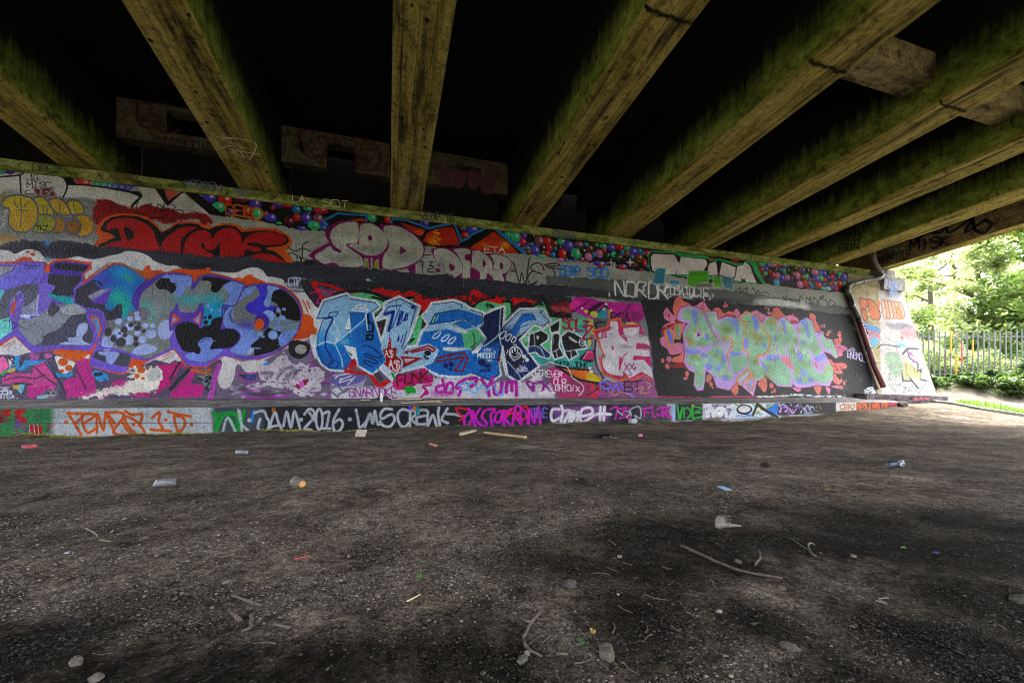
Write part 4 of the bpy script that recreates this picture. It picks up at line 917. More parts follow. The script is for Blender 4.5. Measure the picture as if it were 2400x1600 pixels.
# K
w.fill('#12305e', LK, sm=0)
w.fill('#a9c6de', H(410, 620, 620, 405, 740, 400, 900, 400, 980, 530, 902, 602, 790, 560, 640, 690, 560, 740, 420, 700), sm=0)
w.spray('#12305e', H(450, 690)[0], 16, 14, a=.9)
w.fill('#2a80cc', H(510, 650, 660, 445, 770, 440, 812, 520, 740, 520, 640, 560, 560, 720, 510, 700), sm=0)
w.line('#6c2434', 1.5, H(500, 660, 655, 440, 775, 435, 815, 520), sm=0)
w.line('#243050', 1.5, H(560, 740, 620, 610, 720, 570), sm=0)
w.line('#243050', 1.5, H(860, 420, 890, 410, 880, 440, 860, 420), sm=0)
w.line('#243050', 1.5, H(900, 455, 970, 540, 905, 585, 800, 560), sm=0)
w.fill(LB, H(60, 985, 170, 840, 260, 780, 390, 800, 340, 1000, 372, 1182, 250, 1262, 38, 1170), sm=0, soft=4)
w.spray('#12305e', H(250, 800)[0], 22, 10, a=.8)
w.fill('#1a3a70', H(430, 830, 600, 760, 835, 1082, 600, 1260, 480, 1190), sm=0)
w.spray('#0c1424', H(480, 950)[0], 18, 22, a=.8)
w.fill('#0c1c3c', H(372, 390, 412, 372, 400, 600, 380, 590), sm=0)
w.line('#dfe8f0', 2.6, H(385, 380, 370, 560, 355, 700, 180, 840), soft=3)
w.line('#dfe8f0', 2.6, H(360, 700, 390, 830), soft=3)
w.fill('#d6dce0', H(395, 830, 415, 830, 480, 1190, 440, 1200, 385, 960), sm=0)
w.fill('#802838', H(350, 960, 375, 980, 370, 1040, 340, 1010), sm=0)
for k in range(3):
    w.line('#e6ecf0', 2.4, H(370 + 70 * k, 720 + 30 * k, 400 + 70 * k, 670 + 30 * k, 450 + 60 * k, 660 + 35 * k, 440 + 60 * k, 700 + 35 * k, 400 + 70 * k, 750 + 20 * k), closed=True)
w.text('#e6ecf0', 'MIDORI', H, 100, 925, 220, 60, 2.4)
for p in (H(180, 870, 190, 910), H(200, 890, 260, 900), H(210, 870, 270, 880), H(300, 890, 320, 920), H(210, 1000, 270, 1005), H(230, 1020, 270, 1025)):
    w.line('#e6ecf0', 2.2, p, sm=0)
w.line('#1a1c30', 1.6, H(60, 985, 330, 995), sm=0)
w.line('#4a2030', 1.6, H(45, 1165, 250, 1255, 360, 1180), sm=0)
for x, y, rx, ry in ((150, 1040, 48, 38), (225, 1078, 40, 22), (240, 1130, 30, 20), (160, 1140, 42, 12)):
    w.dot('#1b2c6a', H(x, y)[0], rx / 5.2, ry / 5.2, soft=2.5)
t_ = np.linspace(0, 2 * np.pi, 13)[:-1]
w.dot('#151d30', H(560, 920)[0], 15, 15)
w.line('#e6ecf0', 2.4, H(560, 920)[0] + np.stack([14 * np.cos(t_), 15 * np.sin(t_)], 1), closed=True)
for p in (H(530, 920, 520, 860, 545, 855, 555, 900), H(565, 900, 570, 850, 595, 860, 585, 910), H(520, 900, 500, 930, 540, 970, 590, 960, 610, 920, 570, 930)):
    w.line('#e6ecf0', 2.2, p)
for p in (H(470, 880, 455, 930), H(640, 890, 650, 950), H(535, 815, 580, 820), H(530, 1010, 560, 1020)):
    w.line('#e6ecf0', 2, p, sm=0)
for x, y, r_, c in ((670, 965, 28, '#dfe2e6'), (705, 1005, 24, '#dfe2e6'), (650, 1020, 18, '#dfe2e6'), (630, 1010, 30, '#4a2a24'), (560, 1080, 30, '#3a2420')):
    w.dot(c, H(x, y)[0], r_ / 5.2)
w.spray('#d8d4dc', H(640, 1120)[0], 24, 14, a=.85, spk=1.35)
w.line('#aeb4ba', 3, H(460, 1020, 600, 1180, 640, 1260), soft=2)
# ---- RIP
w.pid = P_RIP
RB = '#1e262c'
for p in (H(735, 685, 880, 638, 972, 700, 962, 760, 870, 825, 1002, 940, 970, 992, 860, 962, 815, 915, 718, 925, 720, 840), H(1008, 700, 1070, 668, 1112, 700, 1100, 830, 1162, 960, 1040, 1002, 1000, 900), H(975, 590, 1112, 505, 1102, 650, 1000, 682),
          H(1120, 720, 1200, 645, 1290, 675, 1390, 740, 1442, 860, 1300, 885, 1335, 940, 1218, 1012, 1170, 930, 1130, 800)):
    w.fill(RB, p, sm=0)
    w.line(WC, 4.2, p, sm=0, closed=True, soft=1.5)
w.fill('#1d4a84', H(725, 845, 800, 830, 815, 905, 722, 918), sm=0)
w.fill('#1d4a84', H(820, 850, 870, 830, 990, 940, 965, 980, 870, 955), sm=0)
for p in (H(790, 680, 800, 830, 725, 845), H(800, 830, 870, 860, 920, 960), H(1010, 910, 1060, 890, 1080, 990), H(1060, 890, 1100, 860), H(1170, 890, 1240, 900, 1250, 990), H(1230, 890, 1300, 880)):
    w.line(WC, 2.2, p, soft=2, sm=0)
w.dot('#d8dcdf', H(835, 730)[0], 3, 5)
w.fill('#d8dcdf', H(1220, 715, 1315, 780, 1300, 795, 1240, 760))
w.line(WC, 2, H(1380, 790)[0] + np.stack([7.5 * np.cos(t_), 9 * np.sin(t_)], 1), closed=True)
w.text(WC, 'HZ', H, 1345, 755, 70, 60, 1.6)
for p in (H(1340, 680, 1420, 760), H(1375, 680, 1430, 735), H(670, 760, 690, 700), H(700, 770, 710, 720)):
    w.line(WC, 1.8, p, sm=0)
w.text('#b01c62', 'SOLT', H, 1140, 495, 330, 120, 4.6, rise=40)
w.text('#b01c62', 'Z', H, 1380, 590, 130, 150, 4.6)
w.text('#16302e', 'DATA.JOHK', H, 1050, 1025, 400, 65, 2.4, rise=10)
w.dot('#e8ecec', H(1280, 640)[0], 2.5)
# lower right of the blue piece
w.pid = P_ALEK
w.fill('#d87c30', H(1110, 1095, 1480, 1130, 1500, 1165, 1620, 1225, 1610, 1295, 1330, 1240), sm=0)
w.fill('#d6c040', H(1440, 1170, 1500, 1165, 1620, 1225, 1610, 1295, 1420, 1250), sm=0, soft=4)
w.line('#18191c', 4, H(1075, 1085, 1200, 1110, 1480, 1128), sm=0)
w.fill('#a84a74', H(940, 1120, 1070, 1085, 1200, 1180, 1330, 1250, 1610, 1300, 1700, 1480, 1100, 1480, 990, 1300), sm=0, soft=2)
w.fill('#c83c8c', H(990, 1110, 1070, 1090, 1180, 1170, 1140, 1300, 1030, 1300), sm=0)
w.fill('#dc4c74', H(1490, 1285, 1610, 1300, 1650, 1480, 1480, 1480), sm=0, soft=3)
w.line('#18191c', 5, H(1065, 1085, 1330, 1245, 1610, 1298), sm=0)
for x, y, r_ in ((1472, 1105, 18), (1490, 1150, 22)):
    w.dot('#e4e4da', H(x, y)[0], r_ / 5.2)
# white fade and scribbles along the foot
w.pid = 0
w.fill('#cfccd6', J_(G(400, 1290, 800, 1330, 1000, 1330, 1200, 1250, 1600, 1230, 2091, 1220), H(0, 1220, 300, 1280, 620, 1270, 1000, 1300, 1050, 1480, 0, 1490), G(400, 1490)), sm=0, soft=6, rough=3)
w.fill('#b4b0c0', G(420, 1180, 640, 1170, 830, 1220, 800, 1330, 420, 1330), sm=0, soft=3)
w.fill('#7e78b4', G(380, 1230, 600, 1180, 830, 1210, 720, 1290, 500, 1330), soft=2)
for p in (G(440, 1230, 500, 1190, 650, 1160), G(500, 1250, 640, 1200), G(520, 1230, 500, 1280, 640, 1240), G(600, 1310, 690, 1210), G(640, 1240, 650, 1260)):
    w.line('#e4e6ec', 2.6, p, sm=0)
for p in (G(400, 1350, 480, 1330, 560, 1400, 600, 1350, 480, 1440), G(390, 1380, 480, 1460)):
    w.line('#80858e', 4.5, p, soft=2)
w.fill('#cc2a30', G(560, 1110, 830, 1160, 830, 1190, 560, 1160), sm=0, soft=2)
w.fill('#cc2a30', G(850, 1185, 900, 1180, 990, 1290, 1090, 1240, 1120, 1270, 1040, 1340, 960, 1340), sm=0)
w.fill('#50545a', G(910, 1170, 990, 1150, 1050, 1240, 990, 1280), sm=0)
w.spray('#cc3a44', G(640, 1090)[0], 14, 6, a=.7)
w.text('#a03a98', 'GNARNOKE', G, 610, 1350, 600, 110, 2.2, jit=.12)
w.fill('#c8388a', G(1150, 1290, 1200, 1200, 1330, 1180, 1480, 1120, 1560, 1110, 1570, 1180, 1650, 1220, 1620, 1290, 1450, 1300, 1340, 1350, 1200, 1370), soft=2)
w.text('#7c0e22', 'FUNK', G, 1200, 1200, 390, 120, 4, rise=-60)
w.line('#7c0e22', 3.4, G(1280, 1360, 1320, 1340, 1420, 1310))
w.fill('#3aa84a', G(1300, 1340, 1400, 1330, 1440, 1400, 1360, 1430, 1310, 1400), rough=2)
w.line('#3aa84a', 5, G(1145, 1170, 1180, 1240), sm=0)
w.line('#c0388c', 5, G(1500, 1460, 1560, 1380, 1520, 1330, 1620, 1310))
w.fill('#c0388c', G(1490, 1460, 1580, 1380, 1600, 1420), sm=0)
PP = '#b83ea8'
for p in (G(1760, 1250, 1790, 1380, 1700, 1400, 1690, 1340, 1780, 1310), G(1820, 1300, 1880, 1290, 1880, 1400, 1800, 1400, 1820, 1320), G(2050, 1240, 1960, 1290, 1930, 1350, 1990, 1350, 1960, 1440)):
    w.line(PP, 6.5, p, soft=2)
w.spray('#c060b0', G(1760, 1420)[0], 30, 8, a=.6)
for p in (H(0, 1240, 90, 1230, 60, 1300, 20, 1330), H(150, 1240, 220, 1340, 290, 1220), H(220, 1330, 240, 1440), H(300, 1290, 310, 1420, 380, 1400, 400, 1280), H(450, 1400, 460, 1290, 510, 1280, 520, 1380), H(520, 1290, 570, 1280, 575, 1440)):
    w.line(PP, 8, p, soft=2)
for p in (G(1950, 1320, 2070, 1290, 2050, 1380, 1980, 1350), J_(G(2060, 1300), H(60, 1290, 100, 1390, 30, 1410, 0, 1350)), H(90, 1400, 160, 1310, 210, 1370), H(250, 1340, 200, 1400), H(300, 1300, 330, 1400, 400, 1440, 420, 1330)):
    w.line('#78bcec', 3.4, p, soft=1.5)
for p in (H(710, 1280, 780, 1270, 760, 1360, 700, 1290, 780, 1390), H(800, 1290, 900, 1290, 890, 1390, 800, 1400, 790, 1320), H(880, 1270, 990, 1380), H(960, 1290, 900, 1350)):
    w.line('#a42c9c', 5, p)
w.spray('#e6e3e6', H(800, 1220)[0], 30, 20, a=.9, spk=1.35)
w.spray('#e6e3e6', H(900, 1400)[0], 44, 12, a=.9, spk=1.35)
for tx, x, y, ww in (('FOREVER', 800, 1130, 340), ('OUR', 1030, 1230, 160), ('GHT', 1050, 1310, 140), ('OIX', 1190, 1310, 160)):
    w.text('#e8e2e8', tx, H, x, y, ww, 70, 2.2, rise=20, jit=.1)
w.line('#e0dce0', 2.2, H(830, 1070, 930, 1060, 990, 1030, 1060, 1060, 1190, 1090, 1240, 1180, 1260, 1220, 1390, 1320, 1380, 1400, 1340, 1440))
# ---- magenta stripes behind the white P E
w.pid = P_PE
w.fill('#c22ea0', J_(H(1215, 330, 1290, 240, 1400, 232, 1480, 250, 1620, 290, 2091, 312), I(270, 822, 300, 930, 325, 990, 230, 1070, 0, 1050), H(1900, 480, 1480, 500, 1280, 400)), sm=0, soft=5)
w.fill('#e05aa8', H(1215, 340, 1290, 260, 1380, 300, 1260, 400), sm=0, soft=4)
w.fill('#4a1c48', H(1400, 410, 1600, 290, 1660, 300, 1560, 380, 1500, 470), sm=0)
w.line('#6c1c64', 3, H(1260, 420, 1480, 270), sm=0)
w.line('#6c1c64', 3, J_(H(1880, 440, 1960, 340), I(120, 840)), sm=1)
w.fill('#8c2470', I(0, 930, 200, 930, 320, 980, 230, 1060, 0, 1040), sm=0, spk=.9)
w.fill('#3fa4aa', H(1520, 470, 1560, 400, 1670, 332, 1690, 490, 1560, 495), sm=0)
w.line('#14171a', 3.4, H(1530, 450, 1672, 335, 1740, 460), sm=0)
w.fill('#d0a828', H(1690, 370, 1740, 450, 1700, 490), sm=0)
for x, y, rx, ry in ((1525, 445, 52, 40), (1430, 410, 28, 22), (1980, 560, 60, 22)):
    w.dot('#cfca6e', H(x, y)[0], rx / 5.2, ry / 5.2)
for x, y in ((1675, 320), (1645, 380), (1730, 400), (1380, 375)):
    w.dot('#e8e0c8', H(x, y)[0], 3)
w.text('#1c1418', 'PSA', H, 1730, 430, 230, 110, 2.6)
w.fill('#6c6a70', H(1510, 500, 1700, 500, 1700, 600, 1530, 650), sm=0)
w.line('#23202a', 4.5, H(1560, 610, 1540, 570, 1590, 540, 1660, 550), soft=2)
w.fill('#a05c90', J_(H(1600, 1200, 1850, 1260), K(0, 1000, 300, 940, 430, 1000, 480, 1200, 0, 1215), H(1560, 1480, 1620, 1300)), sm=0, soft=2)
w.fill('#b9b4c0', H(1530, 760, 1600, 780, 1640, 1000, 1620, 1170, 1850, 1265, 1640, 1260, 1560, 1100), soft=5)
w.line('#3a3440', 4, H(1545, 760, 1535, 900, 1560, 1080, 1640, 1230), soft=2)
PEO = J_(H(1510, 650, 1690, 600, 1705, 530, 1770, 500, 1842, 490, 1862, 570, 1940, 600), K(20, 320, 270, 305, 275, 345, 335, 440, 378, 560, 385, 700, 400, 800, 430, 1000, 300, 935, 170, 985, 90, 945, 60, 990), H(1850, 1262, 1640, 1172, 1600, 990, 1652, 962, 1580, 780))
w.fill('#c6467e', PEO, sm=0)
w.line('#dc7c30', 4, H(1510, 650, 1690, 600, 1705, 525, 1842, 490, 1862, 570, 1930, 740, 1900, 760), sm=0)
w.line('#dc7c30', 4, H(1510, 650, 1580, 780, 1652, 962, 1590, 990, 1640, 1172, 1850, 1262, 1950, 1230), sm=0)
w.line('#dc7c30', 3, K(20, 320, 270, 305), sm=0)
w.line('#dc7c30', 3, K(0, 990, 90, 950, 160, 990, 300, 930, 430, 995), sm=0)
WP = '#d9d5da'
w.fill(WP, H(1580, 680, 1720, 640, 1722, 540, 1812, 538, 1832, 680, 1922, 760, 1962, 880, 1932, 950, 1862, 1002, 1880, 1160, 1862, 1202, 1680, 1152, 1622, 1002, 1655, 962, 1602, 800))
w.line('#c6467e', 5, H(1832, 560, 1850, 690, 1930, 770, 1970, 880, 1940, 960, 1870, 1010), soft=1.5)
w.line('#c6467e', 4, K(20, 850, 60, 700, 130, 640, 110, 500, 60, 420, 50, 340))
w.fill('#c6467e', H(1740, 818, 1775, 872, 1740, 885), sm=0)
w.fill(WP, K(50, 352, 255, 338, 240, 420, 345, 450, 378, 565, 300, 540, 215, 530, 210, 600, 372, 612, 382, 700, 200, 690, 165, 745, 300, 742, 402, 850, 432, 975, 280, 885, 135, 965, 20, 850, 42, 720, 120, 650, 100, 480, 62, 420), sm=0)
w.fill('#c6467e', K(215, 530, 290, 545, 365, 605, 210, 612), sm=0)
w.fill('#c6467e', K(170, 745, 180, 690, 270, 690, 390, 745, 300, 730), sm=0)
w.fill('#c6467e', K(0, 700, 60, 720, 40, 780, 0, 900), sm=0)
for k in range(26):
    w.spray(('#8f8a94', '#f0eef0')[k % 3 == 0], (H, K)[k % 2](_b.uniform(*((1620, 1900), (80, 350))[k % 2]), _b.uniform(*((600, 1000), (370, 640))[k % 2]))[0], _b.uniform(4, 11), 3, a=.45)
w.text('#a84a88', 'XX', K, 60, 790, 130, 80, 2.4)
w.text('#b82c78', 'LB', H, 1560, 670, 120, 60, 2.4)
for p in (K(180, 860, 205, 830, 190, 870), K(130, 890, 160, 920, 120, 930)):
    w.line('#a84a88', 2, p)
w.pid = 0
w.text('#211a22', 'KIE', H, 1530, 1270, 200, 110, 2.2)
w.line('#211a22', 2.2, H(1440, 1440, 1540, 1380, 1640, 1280))
for p in (H(1600, 1290, 1660, 1270, 1730, 1330, 1660, 1360, 1600, 1310), H(1750, 1380, 1800, 1300, 1830, 1380), H(1840, 1270, 1900, 1370, 2010, 1460)):
    w.line('#938ce8', 5, p, soft=2)
w.text('#1e1a20', 'BT', K, 60, 1005, 220, 130, 2.8)
for p in (K(200, 1100, 300, 1080, 260, 1150, 380, 1140), K(330, 1010, 390, 1050, 350, 1100), H(1700, 1380, 1780, 1440, 1860, 1400, 1980, 1440)):
    w.line('#c9c078', 1.6, p)
# ================================================================= green letters on black
w.pid = P_GREEN
w.gloss = .45
w.fill('#15161a', J_(I(262, 790, 700, 785, 1150, 805, 1400, 832, 2091, 898), J(430, 885, 830, 930, 1262, 962), S(2022, 790, 2052, 930, 1545, 935), K(440, 1050, 420, 900, 390, 560, 330, 260)), sm=0, rough=2.5)
w.line('#3a78c8', 1.6, K(385, 560, 395, 780, 425, 980), a=.6)
CO, PI_, MR = '#e08a7c', '#dc90b0', '#a8203e'
for p in (K(670, 60, 690, 0, 740, -40, 790, 20, 890, 85, 760, 160, 720, 240, 660, 140), K(1150, 150, 1190, 105, 1240, 120, 1290, 180, 1350, 150, 1450, 200, 1220, 250), L(280, 215, 320, 180, 320, 120, 380, 105, 450, 190, 490, 230, 370, 260), L(765, 200, 790, 168, 835, 200, 845, 270, 890, 340, 880, 390, 820, 385, 780, 270),
          K(740, 690, 800, 640, 800, 760, 660, 770, 655, 720), K(1350, 1000, 1420, 990, 1465, 1100, 1440, 1170, 1390, 1150), L(130, 1030, 230, 950, 245, 1080, 210, 1140, 165, 1090), L(820, 1060, 910, 1070, 880, 1165, 845, 1140), L(1040, 790, 1180, 780, 1220, 810, 1215, 845, 1150, 860, 1172, 900, 1100, 915, 1050, 860), L(1060, 900, 1110, 960, 1130, 1050, 1060, 1010), L(1000, 740, 1040, 750, 1060, 800, 1040, 900), L(1060, 505, 1090, 478, 1140, 500, 1140, 555, 1080, 545)):
    w.fill(CO, p)
for p in (K(545, 170, 585, 100, 640, 170, 720, 230, 700, 290, 640, 280, 560, 240), K(910, 100, 960, 70, 1000, 40, 1050, 40, 1090, 110, 1120, 150, 980, 170), K(1400, 200, 1440, 120, 1490, 190, 1480, 240), L(50, 190, 110, 140, 180, 180, 240, 215, 170, 320), L(480, 225, 540, 195, 630, 240, 620, 310, 560, 310), K(505, 480, 560, 460, 640, 560, 720, 530, 810, 570, 780, 650, 640, 680, 590, 610, 520, 560),
          L(1060, 560, 1150, 560, 1222, 590, 1215, 620, 1165, 645, 1170, 680, 1120, 695), L(960, 1080, 1020, 1095, 1005, 1170), K(540, 330, 640, 280, 810, 290, 800, 400, 640, 500, 530, 420), L(560, 1080, 660, 1085, 640, 1135, 580, 1110), L(880, 390, 940, 400, 950, 460, 1050, 500, 1000, 560, 900, 480), L(1040, 1060, 1160, 1060, 1170, 1100, 1050, 1080)):
    w.fill(PI_, p)
for p in (K(690, 250, 760, 240, 820, 290, 700, 300), K(990, 150, 1060, 155, 1050, 190), K(1215, 250, 1330, 190, 1450, 215, 1320, 215), L(165, 310, 240, 210, 300, 240), K(640, 800, 800, 770, 810, 830, 650, 835), K(530, 350, 690, 290, 680, 350, 560, 440), L(540, 260, 620, 270, 600, 310, 550, 310), K(800, 830, 920, 850, 880, 880)):
    w.fill(MR, p, spk=.6)
for t, x, y, rx, ry in ((K, 535, 750, 22, 30), (K, 612, 735, 32, 40), (K, 592, 820, 26, 34), (K, 835, 910, 24, 30), (K, 805, 975, 14, 20), (K, 830, 960, 14, 22), (K, 1105, 960, 32, 40), (K, 1090, 995, 22, 30), (K, 1128, 1040, 22, 32), (K, 1150, 1085, 12, 15), (K, 1295, 90, 20, 20), (K, 1300, 50, 12, 14), (K, 1320, 80, 14, 18), (K, 1800, 110, 12, 14), (K, 1832, 125, 14, 18), (K, 1838, 172, 22, 24), (K, 1875, 178, 15, 20),
                        (L, 300, 1060, 28, 35), (L, 340, 1120, 15, 25), (L, 310, 1140, 12, 20), (L, 915, 330, 14, 20), (L, 945, 325, 12, 25), (L, 985, 430, 18, 22), (L, 1005, 400, 14, 22), (L, 1130, 435, 25, 32), (L, 1130, 400, 14, 14), (L, 1142, 490, 22, 28), (L, 1150, 400, 8, 10), (L, 1120, 1010, 26, 35), (L, 1150, 1000, 18, 25), (L, 1190, 1030, 14, 26), (L, 1210, 1000, 8, 12), (L, 1150, 1080, 22, 24), (L, 560, 185, 10, 10)):
    w.dot(CO if _b.random() < .7 else PI_, t(x, y)[0], rx / 5.2, ry / 5.2)
    w.line('#a85060', 1, t(x, y)[0] + np.stack([rx / 5.2 * np.cos(t_), ry / 5.2 * np.sin(t_)], 1), closed=True, a=.6)
for x, y, rx, ry in ((610, 190, 12, 14), (615, 215, 10, 12), (1020, 85, 10, 10), (1035, 60, 8, 9), (1020, 115, 16, 8)):
    w.dot(MR, K(x, y)[0], rx / 5.2, ry / 5.2)
for x, y, rx, ry in ((1115, 585, 14, 10), (1140, 590, 12, 14), (1120, 620, 16, 12), (1180, 615, 18, 8), (1100, 860, 22, 16), (1150, 840, 14, 12), (1080, 820, 16, 14)):
    w.dot('#b44a74', L(x, y)[0], rx / 5.2, ry / 5.2)
LV = '#cdb2e6'
OUT = J_(K(715, 230, 725, 170, 760, 110, 850, 78, 970, 110, 1045, 160, 1195, 150, 1212, 262, 1320, 212, 1450, 240, 1560, 148, 1700, 220, 1745, 305, 1835, 212), L(300, 240, 370, 262, 440, 218, 540, 310, 620, 300, 725, 225, 800, 265, 830, 400, 885, 408, 1000, 505, 1050, 560, 1122, 700, 1085, 722, 1030, 672, 932, 635, 1010, 760, 1062, 960, 1005, 1065, 850, 1050, 760, 1075, 605, 1085, 562, 1030, 545, 1075, 380, 1065, 250, 950, 205, 885, 175, 990), K(1690, 1000, 1645, 1185, 1530, 1085, 1440, 1010, 1350, 1115, 1200, 1080, 1150, 940, 1062, 870, 1052, 1000, 1030, 1112, 960, 1118, 918, 1050, 930, 900, 860, 872, 795, 780, 812, 640, 795, 540, 782, 420, 815, 330, 855, 300, 735, 265))
w.line('#8c2848', 4, OUT, sm=0, closed=True, a=.8)
w.line('#c86a90', 2, OUT, sm=0, closed=True, a=.9)
w.fill(LV, OUT, sm=0)
GA, GB = '#a2caae', '#8ca468'
gf = [K(770, 230, 790, 140, 860, 108, 960, 150, 1062, 270, 1150, 380, 1182, 480, 1105, 570, 945, 570, 930, 622, 872, 605, 862, 520, 808, 470, 818, 380, 872, 340, 862, 270),
      K(838, 690, 1000, 682, 1100, 640, 1150, 600, 1240, 560, 1292, 680, 1312, 800, 1392, 912, 1342, 1002, 1200, 935, 1100, 830, 1042, 820, 1032, 1050, 990, 1085, 950, 1070, 928, 1020, 922, 830, 842, 790),
      K(1088, 190, 1182, 188, 1210, 300, 1330, 238, 1450, 258, 1520, 380, 1502, 655, 1390, 685, 1390, 520, 1300, 490, 1232, 482, 1192, 380, 1112, 270),
      K(1370, 690, 1510, 690, 1582, 740, 1540, 830, 1420, 912, 1365, 800), K(1490, 260, 1560, 175, 1662, 208, 1742, 330, 1842, 480, 1832, 600, 1782, 672, 1692, 690, 1702, 800, 1802, 880, 1762, 972, 1682, 972, 1602, 860, 1588, 650, 1528, 620, 1540, 420),
      L(195, 350, 265, 230, 370, 262, 390, 400, 420, 270, 480, 260, 560, 340, 650, 480, 660, 300, 720, 250, 790, 290, 820, 400, 900, 600, 920, 640, 850, 700, 780, 620, 800, 760, 880, 880, 930, 900, 1000, 780, 1045, 850, 1052, 950, 980, 1025, 840, 1010, 700, 1040, 595, 1020, 560, 900, 545, 1050, 360, 1030, 250, 905, 170, 800, 255, 695, 285, 600, 270, 520),
      L(890, 440, 930, 430, 1010, 590, 960, 620), L(990, 520, 1040, 510, 1110, 690, 1060, 690)]
for p in gf:
    w.fill(GA, p)
for k in range(90):
    t, xr_, yr_ = ((K, (820, 1130), (160, 560)), (K, (860, 1360), (620, 980)), (K, (1120, 1480), (230, 640)), (K, (1540, 1800), (200, 950)), (L, (220, 500), (280, 980)), (L, (560, 1020), (320, 1000)))[k % 6]
    w.spray((GB, '#8a9450', '#a8d8c8', '#c4cc90', '#d0e8dc')[k % 5], t(_b.uniform(*xr_), _b.uniform(*yr_))[0], _b.uniform(6, 15), _b.uniform(5, 11), a=.5)
for p in (K(958, 345, 1025, 452, 945, 472), L(380, 690, 530, 700, 585, 880, 545, 885, 480, 820), L(800, 730, 850, 780, 885, 860, 850, 865)):
    w.fill(LV, p + 0, sm=0)
w.fill('#8a3c66', K(970, 390, 1000, 450, 955, 460), sm=0)
w.fill('#e89aa0', L(395, 705, 520, 715, 570, 870, 490, 815), sm=0)
w.fill('#e88a90', L(815, 750, 845, 785, 870, 855, 845, 850), sm=0)
YO = '#e0a030'
for p in (K(1490, 260, 1560, 165, 1660, 200, 1700, 270), K(1740, 330, 1845, 480, 1835, 610, 1780, 680, 1690, 690), K(1225, 490, 1300, 500, 1330, 470, 1380, 490, 1390, 560, 1350, 640, 1310, 700), K(1650, 400, 1700, 470, 1700, 530, 1670, 560), K(1460, 230, 1500, 280, 1550, 290, 1550, 420), K(1520, 510, 1520, 620, 1580, 640, 1580, 740), K(1440, 980, 1580, 870, 1610, 920, 1480, 1050, 1440, 980), K(1560, 1050, 1620, 950, 1660, 970, 1620, 1120, 1560, 1050), K(1690, 690, 1700, 790), K(1320, 700, 1340, 830), L(280, 265, 370, 280), K(808, 470, 855, 500, 860, 550)):
    w.line(YO, 3, p)
for p in (K(545, 385, 640, 345, 685, 560, 620, 600), K(680, 310, 775, 295, 750, 500, 690, 490)):
    w.fill(YO, p, sm=0)
w.fill('#7c8ef0', K(575, 380, 625, 370, 670, 545, 635, 560), sm=0)
w.fill('#8fae5a', K(700, 315, 755, 310, 735, 480, 695, 470), sm=0)
w.fill('#90b8e0', K(735, 330, 752, 325, 735, 480, 720, 480), sm=0)
w.fill('#bcd4c8', K(1465, 980, 1580, 890, 1590, 920, 1480, 1020), sm=0)
w.fill('#9cb8e0', K(1580, 1050, 1620, 975, 1645, 985, 1615, 1090), sm=0)
w.line(LV, 4, K(1195, 380, 1240, 490, 1270, 600, 1320, 760, 1360, 880))
w.line('#a070c8', 2, K(1040, 160, 1100, 300, 1190, 480))
for p in (L(350, 540, 390, 690, 480, 680, 490, 590), L(470, 560, 500, 680), L(590, 360, 640, 540, 600, 640, 640, 700), L(780, 620, 800, 700, 860, 730, 920, 650), L(360, 270, 400, 410), L(800, 740, 790, 800, 860, 880, 920, 880), L(180, 320, 250, 220), L(540, 890, 550, 1050), L(580, 560, 640, 740)):
    w.line(LV, 4, p)
BD = '#94a2ee'
for p in (L(60, 210, 115, 225, 130, 380, 110, 395, 90, 330), L(400, 245, 475, 265, 470, 330, 492, 420, 475, 435, 450, 390, 430, 310), L(630, 275, 730, 240, 750, 350, 775, 460, 750, 470, 720, 400, 700, 320), K(880, 140, 960, 150, 950, 300, 920, 315, 900, 240), K(1330, 240, 1460, 255, 1465, 430, 1440, 445, 1410, 340), K(1630, 215, 1680, 250, 1695, 385, 1670, 395, 1650, 310), K(820, 610, 1000, 620, 990, 660, 850, 680), K(1370, 640, 1500, 665, 1490, 695, 1370, 695), K(1540, 490, 1590, 490, 1580, 610, 1530, 600), L(250, 690, 380, 685, 390, 740, 260, 750), L(830, 720, 930, 660, 960, 720, 860, 760), L(870, 415, 910, 420, 900, 460), K(1740, 770, 1790, 800, 1815, 870, 1790, 880)):
    w.fill(BD, p, a=.85)
for t, x, y, rx, ry in ((K, 1078, 465, 28, 45), (K, 1215, 640, 22, 26), (K, 1212, 845, 32, 40), (K, 1260, 820, 16, 20), (K, 1130, 755, 26, 22), (K, 1040, 690, 45, 34), (K, 1100, 830, 45, 40), (K, 1300, 960, 50, 36), (K, 1280, 720, 28, 60), (K, 1785, 560, 16, 35), (K, 1690, 300, 18, 80), (L, 345, 480, 16, 40), (L, 690, 530, 30, 22), (L, 650, 700, 34, 60), (L, 690, 900, 36, 50), (L, 780, 990, 40, 30), (L, 640, 1000, 40, 36), (L, 215, 570, 18, 36)):
    w.dot(BD, t(x, y)[0], rx / 5.2, ry / 5.2, a=.8)
w.text('#dcd0f0', 'ENEMO', L, 1230, 625, 180, 85, 2.2, rise=40, jit=.12)
w.line('#dcd0f0', 2.2, L(1260, 610, 1290, 595, 1320, 620, 1270, 625))
w.line('#dcd0f0', 1.8, L(1340, 700, 1440, 770))
for k in range(26):
    x0, y0 = _b.uniform(1050, 1480), _b.uniform(900, 1180)
    w.line('#c8ccd0', 1, L(x0, y0, x0 + _b.uniform(2, 14), y0 + _b.uniform(10, 50)), sm=0, a=.6)
w.line('#101114', 1.6, L(1350, 790, 1380, 880, 1470, 930), a=.8)
for p in (K(480, 1195, 700, 1200, 1000, 1205), K(1120, 1195, 1400, 1195, 2000, 1195)):
    w.line('#d85088', 3, p, spk=.7)
w.line('#e4e6e6', 5, L(120, 1195, 400, 1190, 600, 1170, 900, 1190, 1200, 1190), spk=.95, soft=3)
